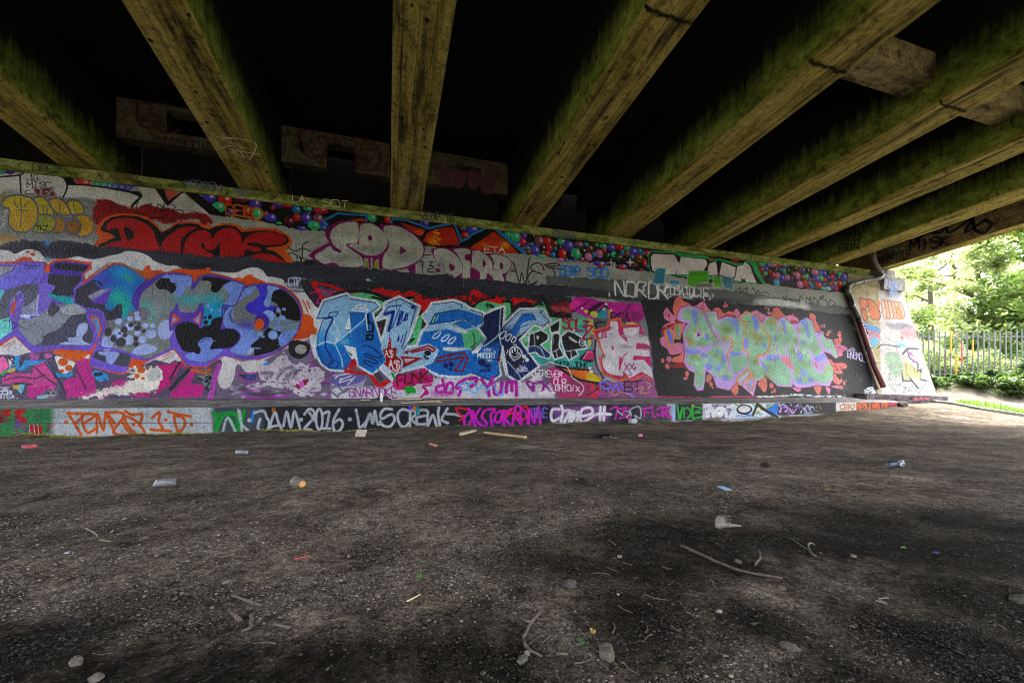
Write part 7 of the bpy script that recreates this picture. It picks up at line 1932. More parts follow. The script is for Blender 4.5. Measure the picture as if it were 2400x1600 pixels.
# wet earth, and shade painted into the near floor, its edge and corners
DAMP_SHADE = [((p_[0], p_[1]), q_) for p_, q_ in ((gpt(1320, 1310), .40), (gpt(1480, 1300), .55), (gpt(1650, 1280), .62), (gpt(1850, 1270), .72), (gpt(2050, 1240), .65), (gpt(2250, 1300), .9), (gpt(2390, 1420), .7), (gpt(2300, 1560), .5), (gpt(1490, 1450), .34), (gpt(1800, 1480), .3), (gpt(60, 1540), .55), (gpt(250, 1590), .4), (gpt(800, 1590), .4), (gpt(1080, 1595), .4), (gpt(2390, 1250), .7), (gpt(450, 1596), .35), (gpt(2000, 1570), .4))]


def damp_shade_mask(nt, v, floor_):
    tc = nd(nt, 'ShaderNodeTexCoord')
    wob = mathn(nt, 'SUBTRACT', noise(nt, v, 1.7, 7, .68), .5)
    damp_shade = None
    for (x_, y_), r_ in DAMP_SHADE:
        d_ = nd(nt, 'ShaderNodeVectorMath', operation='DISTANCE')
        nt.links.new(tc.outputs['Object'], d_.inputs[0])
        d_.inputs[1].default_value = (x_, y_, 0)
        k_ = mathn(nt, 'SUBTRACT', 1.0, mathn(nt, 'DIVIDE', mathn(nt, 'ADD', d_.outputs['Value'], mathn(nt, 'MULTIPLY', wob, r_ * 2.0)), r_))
        damp_shade = k_ if damp_shade is None else mathn(nt, 'MAXIMUM', damp_shade, k_)
    return ramp(nt, damp_shade, [(.0, 1.0), (.15, .75), (.7, floor_)])


tc = nd(nt, 'ShaderNodeTexCoord')
dm = damp_shade_mask(nt, v, .15)
c = mixc(nt, 1.0, c, ramp(nt, noise(nt, v, 75, 5, .8), [(.34, .2), (.5, 1.0), (.66, 1.9)]), 'MULTIPLY')
c = mixc(nt, 1.0, c, ramp(nt, noise(nt, v, 30, 4, .8), [(.34, .45), (.5, 1.0), (.66, 1.45)]), 'MULTIPLY')
c = mixc(nt, 1.0, c, ramp(nt, noise(nt, v, 13, 6, .75), [(.36, .38), (.5, 1.0), (.68, 1.5)]), 'MULTIPLY')
vo = nd(nt, 'ShaderNodeTexVoronoi', i_Scale=85.0)
nt.links.new(v, vo.inputs['Vector'])
sep = nd(nt, 'ShaderNodeSeparateColor')
nt.links.new(vo.outputs['Color'], sep.inputs[0])
st = mathn(nt, 'MULTIPLY', mathn(nt, 'GREATER_THAN', sep.outputs[0], .7), mathn(nt, 'LESS_THAN', vo.outputs['Distance'], .42))
c = mixc(nt, mathn(nt, 'MULTIPLY', st, .75), c, mixc(nt, mathn(nt, 'POWER', sep.outputs[1], 3.0), (.03, .025, .02), (.27, .235, .19)))
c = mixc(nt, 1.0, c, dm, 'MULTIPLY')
gp = nd(nt, 'ShaderNodeSeparateXYZ')
nt.links.new(tc.outputs['Object'], gp.inputs[0])
outm = ramp(nt, mathn(nt, 'DIVIDE', mathn(nt, 'ADD', gp.outputs[0], mathn(nt, 'MULTIPLY', noise(nt, v, 1.2, 4), 1.6)), 30.0), [(.62, 0.0), (.655, 1.0)])
c = mixc(nt, outm, c, ramp(nt, noise(nt, v, 5, 8, .75), [(.3, (.06, .052, .042)), (.7, (.15, .135, .11))]))
nt.links.new(c, b.inputs['Base Color'])
b.inputs['Roughness'].default_value = 1.0
b.inputs['Specular IOR Level'].default_value = .04
h = mathn(nt, 'ADD', mathn(nt, 'MULTIPLY', fin, .8), mathn(nt, 'MULTIPLY', mathn(nt, 'MULTIPLY', st, mathn(nt, 'SUBTRACT', .5, vo.outputs['Distance'])), 1.4))
bump(nt, b, mathn(nt, 'ADD', h, mathn(nt, 'MULTIPLY', noise(nt, v, 90, 3), .3)), .03, 1.0)
tag(link('ground', me, M_MUD), kind='structure')

# loose gravel, too many to count
bm = bmesh.new()
bmesh.ops.create_icosphere(bm, subdivisions=1, radius=1)
IV_ = np.array([v_.co[:] for v_ in bm.verts])
IF_ = np.array([[v_.index for v_ in f.verts] for f in bm.faces])
bm.free()


OCV = np.array([(1, 0, 0), (0, 1, 0), (-1, 0, 0), (0, -1, 0), (0, 0, 1), (0, 0, -1.)])
OCF = np.array([(0, 1, 4), (1, 2, 4), (2, 3, 4), (3, 0, 4), (1, 0, 5), (2, 1, 5), (3, 2, 5), (0, 3, 5)])


def pebble_mesh(name, P, R, cols, seed, small=False):
    ICV, ICF = (OCV, OCF) if small else (IV_, IF_)
    r = np.random.default_rng(seed)
    n = len(P)
    V = ICV[None] * (1 + r.uniform(-.22, .22, (n, len(ICV), 1)))
    V = V * np.stack([r.uniform(.7, 1.4, n), r.uniform(.7, 1.1, n), r.uniform(.35, .75, n)], 1)[:, None]
    a = r.uniform(0, 6.28, n)
    ca, sa = np.cos(a)[:, None], np.sin(a)[:, None]
    V = np.stack([V[..., 0] * ca - V[..., 1] * sa, V[..., 0] * sa + V[..., 1] * ca, V[..., 2] + .15], -1) * R[:, None, None] + P[:, None]
    Fc = ICF[None] + (np.arange(n) * len(ICV))[:, None, None]
    m_ = arr_mesh(name, V.reshape(-1, 3), Fc.reshape(-1, 3), True)
    ca_ = m_.color_attributes.new('tone', 'FLOAT_COLOR', 'POINT')
    t_c = np.repeat(np.concatenate([cols, np.ones((n, 1))], 1), len(ICV), 0).astype(np.float32)
    ca_.data.foreach_set('color', t_c.ravel())
    return m_


M_PEB, nt, b = mat('pebble')
at_ = nd(nt, 'ShaderNodeAttribute', attribute_name='tone')
v = objvec(nt)
c = mixc(nt, 1.0, at_.outputs['Color'], ramp(nt, noise(nt, v, 120, 3), [(.3, .5), (.7, 1.15)]), 'MULTIPLY')
nt.links.new(mixc(nt, 1.0, c, damp_shade_mask(nt, v, .22), 'MULTIPLY'), b.inputs['Base Color'])
b.inputs['Roughness'].default_value = .8
b.inputs['Specular IOR Level'].default_value = .15
n_p = 300000
dep = np.exp(rng.uniform(np.log(.85), np.log(9.5), n_p))
lat = rng.uniform(-1.45, 1.45, n_p)
PX, PY = dep * (lat * CT + ST), dep * (CT - lat * ST)
clus = vnoise(400, 400, 14, 5)[np.clip((PY * 40).astype(int), 0, 399), np.clip(((PX + 10) * 13).astype(int), 0, 399)]
kp = (PY < 9.1) & (PY > .2) & (rng.random(n_p) < np.clip((clus - .2) * 3, .3, 1))
PX, PY, dep = PX[kp], PY[kp], dep[kp]
nx_ = 5000
PX = np.concatenate([PX, rng.uniform(-6.3, 16, nx_)])
PY = np.concatenate([PY, 9.22 - np.abs(rng.normal(0, .12, nx_))])
dep = np.concatenate([dep, np.full(nx_, 6.0)])
ix, iy = np.clip(np.searchsorted(gx, PX), 0, nc_ - 1), np.clip(np.searchsorted(gy, PY), 0, nr_ - 1)
R__ = np.clip(.0016 + .0017 * rng.exponential(1, len(PX)) * rng.uniform(.3, 1, len(PX)), .0016, .0085) * (1 + dep * .13)
tone = (rng.choice([.045, .08, .13, .19, .27, .40], len(PX), p=[.20, .27, .26, .17, .08, .02])[:, None] * np.array([1.0, .87, .73])[None] * rng.uniform(.8, 1.2, (len(PX), 3)) ** .4)
gr = link('gravel', pebble_mesh('gravel', np.stack([PX, PY, GZ[iy, ix]], 1)[:14000], R__[:14000], tone[:14000], 8), M_PEB)
tag(gr, kind='stuff')
tag(link('grit', pebble_mesh('grit', np.stack([PX, PY, GZ[iy, ix]], 1)[14000:], R__[14000:] * .85, tone[14000:], 9, True), M_PEB), kind='stuff')

# ------------------------------------------------------------------ litter and stones on the floor
def thing(name, me, mt, loc, label, cat, rot=0, group=None):
    o = link(name, me, mt)
    o.location = loc
    o.rotation_euler = rot if isinstance(rot, tuple) else (0, 0, rot)
    return tag(o, label, cat, group)


def rock(name, px, py, size, label, seed, tone_=(.14, .13, .12), flat=.55, cat='stone', group=None):
    r = random.Random(seed)
    bm = bmesh.new()
    bmesh.ops.create_icosphere(bm, subdivisions=3, radius=1)
    sx, sy = r.uniform(.8, 1.25), r.uniform(.6, .95)
    off = Vector((r.random() * 9, r.random() * 9, r.random() * 9))
    from mathutils import noise as mn
    for v_ in bm.verts:
        k_ = 1 + .35 * mn.noise(v_.co * 1.3 + off) + .10 * mn.noise(v_.co * 4 + off)
        v_.co = Vector((v_.co.x * sx, v_.co.y * sy, max(v_.co.z, -.45) * flat)) * k_ * size * .85
    m_ = bm_mesh(name, bm, True)
    return thing(name, m_, plain(name, tuple(q * k_ for q, k_ in zip(tone_, (.32, .29, .25))), .9, var=.6, scale=90, bumpd=.006), gpt(px, py) + Vector((0, 0, size * flat * .25)), label, cat, r.uniform(0, 6), group)


for a_ in ((1335, 1372, .036, 'broad angular grey slab of stone in the middle of the dark patch', 1, (.17, .16, .15), .4), (1422, 1535, .03, 'tall pale wedge shaped stone standing near the bottom edge', 2, (.26, .24, .2), .8),
           (1093, 1286, .026, 'round lichen grey stone alone on the gravel', 3, (.2, .2, .18), .8), (178, 1560, .026, 'pale rounded stone in the bottom left corner', 4, (.3, .27, .24), .7), (226, 1594, .02, 'small pale stone cut off by the bottom edge at left', 5, (.28, .25, .22), .7),
           (1452, 1306, .016, 'white chipped pebble right of the dark slab', 6, (.5, .48, .46), .6), (1730, 1320, .018, 'dull cubic stone beside the long fallen branch', 7, (.2, .19, .17), .8), (1830, 1381, .022, 'flat tan stone past the end of the long branch', 8, (.24, .2, .15), .4),
           (1685, 1435, .014, 'smooth white oval pebble low in the foreground', 9, (.6, .6, .62), .6), (1795, 1094, .06, 'dark lump of earth casting a small shadow near the middle right', 10, (.06, .045, .035), .7), (2000, 1304, .018, 'pale chip of stone beside the dark glass loop', 11, (.4, .38, .35), .5),
           (770, 1238, .02, 'flat whitish stone on the gravel left of centre', 12, (.34, .32, .29), .4), (1236, 1532, .012, 'little white pebble below the forked root', 13, (.55, .55, .55), .8), (82, 1322, .02, 'sandy coloured stone near the left edge', 14, (.34, .28, .2), .4),
           (338, 1262, .018, 'rounded buff stone below the bent straw', 15, (.26, .22, .18), .7), (1132, 1580, .012, 'dark bean shaped pebble at the bottom edge', 16, (.12, .11, .1), .6), (532, 1366, .018, 'whitish angular stone left of the brown stick', 17, (.38, .37, .35), .6),
           (2390, 1410, .035, 'moss flecked stone at the right edge of the floor', 18, (.16, .17, .12), .6), (1850, 1521, .03, 'long grey stone low on the right half of the floor', 19, (.2, .19, .17), .4), (1224, 1548, .02, 'grey split stone under the forked root', 20, (.18, .18, .17), .5)):
    rock('stone', *a_)
_r = random.Random(21)
proto = rock('pebble', 640, 1300, .012, 'small plain pebble lying loose on the dirt floor', 30, (.2, .18, .15), .6, 'pebble', 'pebbles scattered on the dirt floor')
for k in range(44):
    o = proto.copy()
    COL.objects.link(o)
    o.location = gpt(_r.uniform(30, 2350), _r.uniform(1120, 1590))
    s_ = _r.uniform(.35, .8)
    o.scale = (s_, s_ * _r.uniform(.7, 1.1), s_ * _r.uniform(.6, 1))
    o.rotation_euler = (0, 0, _r.uniform(0, 6))


def stick(name, pts, rad, mt, label, cat='stick', lift=.003, wob=.4, seed=1):
    r = random.Random(seed)
    P = [gpt(*p) + Vector((0, 0, lift)) for p in pts]
    q = [Vector(p) for p in smooth(np.array(P), False)]
    base = q[0].copy()
    bm = bmesh.new()
    add_tube(bm, [p - base + Vector((r.uniform(-1, 1), r.uniform(-1, 1), 0)) * rad * wob for p in q], [rad * (1 - .45 * i / len(q)) * r.uniform(.85, 1.1) for i in range(len(q))], 8)
    return thing(name, bm_mesh(name, bm, True), mt, base, label, cat)


M_BARK = plain('grey_bark', (.075, .058, .043), .9, var=.5, scale=50, bumpd=.003)
M_DBARK = plain('dark_bark', (.03, .024, .018), .9, var=.5, scale=50, bumpd=.003)
M_STRAW = plain('pale_straw', (.17, .145, .1), .7, var=.3, scale=60)
M_WOOD = plain('raw_timber', (.42, .28, .14), .65, var=.25, scale=14, bumpd=.001)
M_WOODP = plain('pale_timber', (.42, .34, .21), .65, var=.25, scale=14, bumpd=.001)
stick('twig', [(580, 1180), (640, 1162), (692, 1146)], .011, M_DBARK, 'straight dark twig lying against the plastic cup')
stick('twig', [(10, 1192), (60, 1180), (118, 1158)], .012, M_DBARK, 'dark twig near the left edge of the floor')
stick('branch', [(1598, 1284), (1680, 1320), (1740, 1345), (1835, 1362)], .008, M_BARK, 'long reddish brown fallen branch on the right of the dark patch', 'branch', .01)
root = stick('branch', [(1268, 1438), (1240, 1470), (1228, 1505), (1240, 1528), (1272, 1548)], .006, M_BARK, 'curved grey forked root low in the centre foreground', 'branch', .008)
bm = bmesh.new()
add_tube(bm, [gpt(1220, 1455) + Vector((0, 0, .01)), gpt(1243, 1467) + Vector((0, 0, .012))], [.003, .006], 6)
link('side_shoot', bm_mesh('side_shoot', bm, True), M_BARK, root)
bm = bmesh.new()
add_tube(bm, [gpt(1240, 1520) + Vector((0, 0, .01)), gpt(1262, 1503) + Vector((0, 0, .014)), gpt(1272, 1512) + Vector((0, 0, .01)), gpt(1290, 1495) + Vector((0, 0, .01))], .0025, 5)
link('side_shoot', bm_mesh('side_shoot', bm, True), M_BARK, root)
stick('stick', [(548, 1480 - 82), (612, 1420)], .006, M_BARK, 'stubby brown stick on the gravel, lower left')
stick('stick', [(545, 1438), (565, 1458)], .009, M_BARK, 'short thick rotten stick, lower left', seed=4)
stick('stick', [(588, 1452 - 8), (588, 1470), (568, 1482)], .007, M_BARK, 'thin bent twig beside the rotten stick', seed=5)
stick('stick', [(640, 1468), (680, 1474)], .006, M_BARK, 'thin pale twig right of the rotten stick', seed=6)
stick('straw', [(203, 1240), (225, 1252), (228, 1259)], .005, M_STRAW, 'bent cream drinking straw on the gravel at left', 'straw')
stick('straw', [(235, 1267), (260, 1271)], .004, M_STRAW, 'small pale splinter next to the bent straw', 'splinter')
stick('splinter', [(955, 1412), (985, 1396)], .004, M_WOODP, 'thin splinter of pale wood in the centre foreground', 'splinter')
stick('splinter', [(1852, 1262), (1890, 1288)], .004, M_BARK, 'thin grey twig leading to the dark glass loop', 'twig')
stick('splinter', [(886, 1149), (912, 1151)], .005, M_STRAW, 'whitish splinter on the gravel left of centre', 'splinter')
stick('twig', [(898, 1168), (912, 1176), (922, 1186)], .007, M_BARK, 'crooked little twig below the whitish splinter')
stick('twig', [(1770, 1325), (1782, 1305), (1778, 1290)], .006, M_BARK, 'short twig standing up beside the long branch', seed=9)
stick('twig', [(1304, 1535), (1330, 1535)], .004, M_BARK, 'tiny straight twig right of the forked root', seed=10)
stick('grass_blade', [(2052, 1410), (2078, 1416), (2060, 1405), (2082, 1402)], .003, M_STRAW, 'bent dry grass blade low at right', 'grass')
stick('red_strip', [(690, 1312), (725, 1303)], .003, plain('red_plastic', (.5, .03, .06), .4), 'thin red plastic strip on the gravel', 'strip')
for px, py, lab, c_ in ((1390, 1483, 'yellow dead leaf in the bottom centre', (.5, .38, .05)), (1362, 1508, 'green ivy leaf near the yellow leaf', (.06, .16, .05)), (982, 1352, 'square green scrap on the gravel in the centre', (.06, .22, .05)), (2117, 1285, 'bright green scrap low at right', (.1, .45, .08)), (2193, 1300, 'small blue scrap low at right', (.06, .1, .3)), (1940, 1149, 'yellow crushed lid on the floor at right', (.5, .35, .03)),
                        (2020, 1135, 'dull yellow wrapper right of the yellow lid', (.36, .28, .06)), (1764, 1019, 'purple bottle cap left of the bare ground patch', (.14, .07, .4)), (1756, 1008, 'second purple bottle cap just behind the other', (.16, .08, .42)), (1902, 1073, 'flat purple lid on the bare ground', (.2, .08, .36)), (603, 1047, 'lime green bottle top behind the grey can', (.12, .5, .05)), (709, 1080, 'green shard of glass right of the grey can', (.04, .3, .08)), (680, 1069, 'darker green glass shard beside the brighter one', (.02, .14, .05)), (156, 1297, 'crumpled white tissue at the left of the floor', (.6, .6, .64)), (590, 1255, 'bluish scrap of foil on the gravel', (.2, .2, .3)), (1650, 1000, 'maroon scrap close to the foot of the ledge', (.2, .02, .06)), (1738, 1010, 'small white curl of plastic near the purple caps', (.6, .58, .6)), (450, 1181, 'orange brown scrap of bark on the left gravel', (.24, .12, .06))):
    bm = bmesh.new()
    s_ = _r.uniform(.011, .017) * (1.5 if py < 1160 else 1)
    ring = [Vector((math.cos(t) * s_ * _r.uniform(.75, 1.1), math.sin(t) * s_ * _r.uniform(.5, .8), _r.uniform(0, .5) * s_)) for t in np.linspace(0, 6.283, 9)[:-1]]
    add_prism(bm, [p for p in ring], [p + Vector((0, 0, s_ * .35)) for p in ring])
    thing('litter_scrap', bm_mesh('litter_scrap', bm), plain('scrap', tuple(q * .55 for q in c_), .45, var=.3, scale=60), gpt(px, py), lab, 'litter', _r.uniform(0, 6))


def revolve(prof, n=28):
    bm = bmesh.new()
    rings = [[bm.verts.new((r_ * math.cos(2 * math.pi * k / n), r_ * math.sin(2 * math.pi * k / n), z_)) for k in range(n)] for r_, z_ in prof]
    for a, c_ in zip(rings, rings[1:]):
        for k in range(n):
            bm.faces.new((a[k], a[(k + 1) % n], c_[(k + 1) % n], c_[k]))
    return bm


def crush(bm, amt, sd, sc=30):
    from mathutils import noise as mn
    o_ = Vector((sd * 3.1, sd * 1.7, 0))
    for v_ in bm.verts:
        v_.co += mn.noise_vector(v_.co * sc + o_) * amt


def can(px, py, L_, r_, mbody, label, rot, crushed=0, name='drinks_can', open_=True):
    o = empty(name, gpt(px, py), label, 'can')
    o.rotation_euler = rot
    prof = [(r_ * .78, 0), (r_, .008), (r_, L_ * .3), (r_, L_ * .6), (r_, L_ - .01), (r_ * .85, L_)]
    bm = revolve(prof)
    for v_ in bm.verts:
        v_.co.z -= L_ / 2
    if crushed:
        crush(bm, crushed, px * .01)
    bo = link('can_body', bm_mesh('can_body', bm, True), mbody)
    bo.parent = o
    bm = revolve([(.0, L_ / 2 - .004), (r_ * .8, L_ / 2 - .004), (r_ * .86, L_ / 2 + .001), (r_ * .84, L_ / 2 + .002)] if not open_ else [(r_ * .84, L_ / 2 - .03), (r_ * .86, L_ / 2 + .001), (r_ * .80, L_ / 2 + .002)])
    if crushed:
        crush(bm, crushed, px * .01)
    li = link('can_rim', bm_mesh('can_rim', bm, True), M_ALU)
    li.parent = o
    bm = revolve([(0.0001, -L_ / 2 + .004), (r_ * .6, -L_ / 2 + .004), (r_ * .78, -L_ / 2)])
    if crushed:
        crush(bm, crushed, px * .01)
    ba = link('can_base', bm_mesh('can_base', bm, True), M_ALU)
    ba.parent = o
    return o


M_ALU = plain('aluminium', (.55, .56, .58), .35, .8, var=.15)
M_CANG = plain('grey_can', (.14, .15, .17), .4, .3, var=.5, scale=25)
M_CANW = plain('pale_can', (.15, .155, .17), .4, .2, var=.35, scale=25)
c1 = can(568, 1066, .15, .033, M_CANG, 'dark grey open can lying on its side on the gravel', (math.radians(90), 0, math.radians(75)))
c1.location.z += .032
c2 = can(388, 1138, .12, .03, M_CANW, 'crushed pale silver drinks can on the gravel at left', (math.radians(90), 0, math.radians(-75)), .024, open_=False)
c2.location.z += .024
c3 = can(72, 1050, .13, .032, plain('red_white_can', (.36, .05, .07), .4, .2, var=.7, scale=22), 'flattened red and white can near the left edge', (math.radians(90), 0, math.radians(-80)), .018, open_=False)
c3.location.z += .02
for px, lab, a_, m_ in ((2092, 'crushed dark blue can, left of a touching pair at right', 60, plain('blue_can', (.05, .07, .09), .35, .4, var=.4)), (2108, 'crushed pale can, right of a touching pair at right', -50, M_CANW)):
    c_ = can(px, 1094, .1, .036, m_, lab, (math.radians(78), 0, math.radians(a_)), .014, open_=False)
    c_.location.z += .03
# plastic cup
M_CLR, nt, b = mat('clear_plastic')
b.inputs['Base Color'].default_value = (.34, .32, .28, 1)
b.inputs['Roughness'].default_value = .25
b.inputs['Alpha'].default_value = .34
cup = empty('plastic_cup', gpt(700, 1146), 'see-through plastic cup tipped over with a little orange drink in it', 'cup')
cup.rotation_euler = (math.radians(62), 0, math.radians(-28))
bm = revolve([(.0001, 0), (.026, 0), (.030, .02), (.036, .07), (.040, .105), (.042, .106), (.041, .108)])
for v_ in bm.verts:
    v_.co += Vector((0, .03, -.045))
bo = link('cup_body', bm_mesh('cup_body', bm, True), M_CLR)
bo.parent = cup
bm = revolve([(.0001, .002), (.025, .002), (.028, .016), (.0001, .018)])
for v_ in bm.verts:
    v_.co += Vector((0, .03, -.045))
li = link('orange_drink', bm_mesh('orange_drink', bm, True), plain('orange_drink', (.75, .36, .04), .2))
li.parent = cup
cup.location.z += .02
# crushed clear bottle with a swirled base, and dark glass loop
bt = empty('plastic_bottle', gpt(1690, 1236), 'crushed clear plastic bottle with a ringed base, right foreground', 'bottle')
bt.rotation_euler = (math.radians(70), math.radians(10), math.radians(-25))
bm = revolve([(.0001, 0), (.012, .003), (.022, .001), (.032, .004), (.034, .012), (.033, .05), (.03, .08), (.015, .11)])
crush(bm, .010, 4, 22)
for v_ in bm.verts:
    v_.co += Vector((0, .026, -.02))
bo = link('bottle_body', bm_mesh('bottle_body', bm, True), M_CLR)
bo.parent = bt
bm = bmesh.new()
for r_ in (.008, .016, .024):
    add_tube(bm, [Vector((r_ * math.cos(t), .026 + r_ * math.sin(t), -.022)) for t in np.linspace(0, 6.283, 20)], .0016, 5, False)
ri = link('base_ring', bm_mesh('base_ring', bm, True), plain('ring_plastic', (.16, .15, .14), .3))
ri.parent = bt
bt.location.z += .012
bm = bmesh.new()
add_tube(bm, [gpt(1735, 1239) - gpt(1700, 1238) + Vector((0, 0, .016)), Vector((0, 0, .02)), Vector((-.05, .02, .012))], [.004, .013, .02], 8)
crush(bm, .008, 9, 40)
thing('plastic_film', bm_mesh('plastic_film', bm, True), M_CLR, gpt(1700, 1238), 'torn lavender tinted film trailing from the crushed bottle', 'litter')
bm = bmesh.new()
add_tube(bm, [Vector((.05 * math.cos(t) * (1 + .2 * math.sin(t)), .025 * math.sin(t), .012 + .02 * math.sin(t + .5))) for t in np.linspace(0, 5.2, 22)], .006, 8)
thing('bottle_neck', bm_mesh('bottle_neck', bm, True), plain('dark_glass', (.014, .013, .012), .5, var=.6), gpt(1908, 1296), 'dark broken glass loop on the floor at right', 'glass', .6)
# boards, cards, bag


def board(name, p0, p1, wd, th, mt, label, cat='plank', lift=.0, tilt=0, parent_y=None):
    a, c_ = (gpt(*p0), gpt(*p1)) if parent_y is None else (at(*p0, parent_y[0]), at(*p1, parent_y[1]))
    d = c_ - a
    L_ = d.length
    bm = bmesh.new()
    add_box(bm, -L_ / 2, L_ / 2, -wd / 2, wd / 2, 0, th)
    bmesh.ops.bevel(bm, geom=bm.edges[:], offset=min(th, wd) * .12, segments=1)
    o = thing(name, bm_mesh(name, bm), mt, (a + c_) / 2 + Vector((0, 0, lift)), label, cat, (tilt, -math.atan2(d.z, math.hypot(d.x, d.y)), math.atan2(d.y, d.x)))
    return o


board('plank', (1136, 1016), (1232, 1027), .055, .035, M_WOOD, 'long raw timber batten lying on the dirt before the ledge', lift=.005)
board('plank', (1082, 1020), (1112, 1011), .085, .04, M_WOODP, 'short pale offcut of wood left of the long batten', lift=.005)
board('cardboard', (1213, 1048), (1258, 1050), .30, .008, plain('dirty_board', (.14, .12, .09), .9, var=.3, scale=20), 'flat dirty board half sunk in the dirt', 'board', .008)
cb = board('cardboard', (834, 1022), (858, 1023), .16, .006, plain('cardboard', (.36, .3, .24), .85, var=.15, scale=12), 'square of brown cardboard leaning on the foot of the ledge', 'cardboard', .05, math.radians(66))
board('card', (1687, 1142), (1708, 1150), .055, .004, plain('blue_card', (.2, .38, .6), .5, var=.4, scale=30), 'small pale blue printed card on the dirt', 'card', .006)
board('plastic_box', (1497, 1023), (1505, 1023), .06, .05, plain('pink_plastic', (.55, .12, .3), .4), 'little pink plastic box near the ledge', 'box', .0)
board('wood_chip', (1008, 1042), (1022, 1046), .05, .02, plain('orange_wood', (.4, .19, .1), .7), 'small orange brown wood chip in front of the ledge', 'wood', .004)
board('wood_chip', (578, 1039), (618, 1034), .014, .008, M_STRAW, 'thin pale lath lying behind the grey can', 'lath', .004)
bm = bmesh.new()
bmesh.ops.create_icosphere(bm, subdivisions=4, radius=1)
crush(bm, .35, 2, 2.2)
crush(bm, .14, 5, 6)
for v_ in bm.verts:
    v_.co = Vector((v_.co.x * .24, v_.co.y * .15, max(v_.co.z, -.2) * .07))
thing('rubbish_bag', bm_mesh('rubbish_bag', bm, True), plain('black_polythene', (.004, .004, .005), .45), gpt(1418, 1026) + Vector((0, 0, .01)), 'black crumpled bag lying flat on the dirt before the ledge', 'bag', .2)
bm = bmesh.new()
bmesh.ops.create_icosphere(bm, subdivisions=4, radius=1)
crush(bm, .22, 7, 2.5)
for v_ in bm.verts:
    v_.co = Vector((v_.co.x * .125, v_.co.y * .09, max(v_.co.z, -.6) * .075))
bmesh.ops.recalc_face_normals(bm, faces=bm.faces)
thing('foam_lump', bm_mesh('foam_lump', bm, False), plain('grey_foam', (.36, .38, .38), .6, var=.2, scale=30, bumpd=.003), gpt(1483, 992) + Vector((0, 0, .05)), 'pale grey lump of foam against the foot of the ledge', 'foam', .3)
# on the ledge
LZ = lambda Y: LEDGE_Z + (Y - LEDGE_Y - .03) / (WALL_Y - LEDGE_Y) * (WALL_Z - LEDGE_Z) + .003


def on_ledge(px, Y):
    p = at(px, 930, Y)
    return Vector((p.x, Y, LZ(Y)))


sc_ = empty('spray_can', on_ledge(894, 9.72), 'white spray paint can standing upright on the ledge', 'spray can')
bm = revolve([(.0001, 0), (.031, 0), (.033, .006), (.033, .15), (.031, .158), (.02, .17), (.0001, .171)])
o = link('can_body', bm_mesh('can_body', bm, True), plain('white_can', (.62, .6, .64), .35, var=.2, scale=20))
o.parent = sc_
bm = revolve([(.0125, .171), (.0125, .195), (.011, .2), (.0001, .2)])
o = link('nozzle', bm_mesh('nozzle', bm, True), plain('white_nozzle', (.7, .7, .72), .4))
o.parent = sc_
bm = revolve([(.032, .145), (.0345, .147), (.0345, .153), (.031, .155)])
o = link('rim', bm_mesh('rim', bm, True), M_ALU)
o.parent = sc_
for px, Y, r_, lab in ((888, 9.98, .045, 'black round lid behind the white spray can, left one'), (904, 9.98, .06, 'black crumpled rag behind the white spray can, right one')):
    bm = bmesh.new()
    bmesh.ops.create_icosphere(bm, subdivisions=3, radius=1)
    crush(bm, .25, r_ * 40, 2.4)
    for v_ in bm.verts:
        v_.co = Vector((v_.co.x * r_ * 1.2, v_.co.y * r_ * .8, (max(v_.co.z, -.7) + .7) * r_ * .8))
    thing('rag', bm_mesh('rag', bm, True), plain('black_cloth', (.012, .012, .014), .6), on_ledge(px, Y), lab, 'rag')
for k, (p0, y0_, p1, y1_, wd, lab) in enumerate(((917, 9.95, 990, 9.98, .03, 'pale wood slat along the wall foot, leftmost of the pile'), (941, 10.02, 1040, 10.03, .03, 'long pale slat tight against the wall foot'), (940, 9.40, 1030, 9.60, .045, 'pale slat lying slantwise near the ledge edge'), (1005, 9.62, 1036, 9.60, .04, 'short thick slat at the end of the slanting one'), (1028, 9.80, 1092, 9.84, .05, 'wide pale slat in the middle of the ledge pile'), (1012, 9.98, 1100, 10.0, .03, 'thin slat behind the wide one'), (1128, 10.0, 1205, 10.02, .035, 'single pale slat further right against the wall'), (978, 9.70, 1050, 9.74, .025, 'narrow slat crossing the pile in front'), (846, 9.78, 868, 9.78, .03, 'small white sliver left of the spray can'))):
    a, c_ = on_ledge(p0, y0_), on_ledge(p1, y1_)
    d = c_ - a
    bm = bmesh.new()
    add_box(bm, -d.length / 2, d.length / 2, -wd / 2, wd / 2, 0, .018)
    bmesh.ops.bevel(bm, geom=bm.edges[:], offset=.002, segments=1)
    thing('wooden_slat', bm_mesh('wooden_slat', bm), (M_WOODP, M_STRAW, M_WOODP)[k % 3], (a + c_) / 2 + Vector((0, 0, .004 + .009 * (k % 3))), lab, 'slat', (0, -math.atan2(d.z, math.hypot(d.x, d.y)), math.atan2(d.y, d.x)), 'wooden slats on the ledge')
r_ = rng
nq = 260
qx, qy = rng.uniform(-6, 16, nq), rng.uniform(9.35, 10.05, nq)
tag(link('ledge_grit', pebble_mesh('ledge_grit', np.stack([qx, qy, LZ(qy)], 1), rng.uniform(.004, .014, nq), rng.uniform(.1, .6, (nq, 1)) * np.ones((1, 3)), 33), M_PEB), kind='stuff')
lump = rock('rubble_lump', 2115, 951, .19, 'broken lump of sprayed concrete at the end of the ledge', 44, (.2, .17, .17), .75, 'rubble')
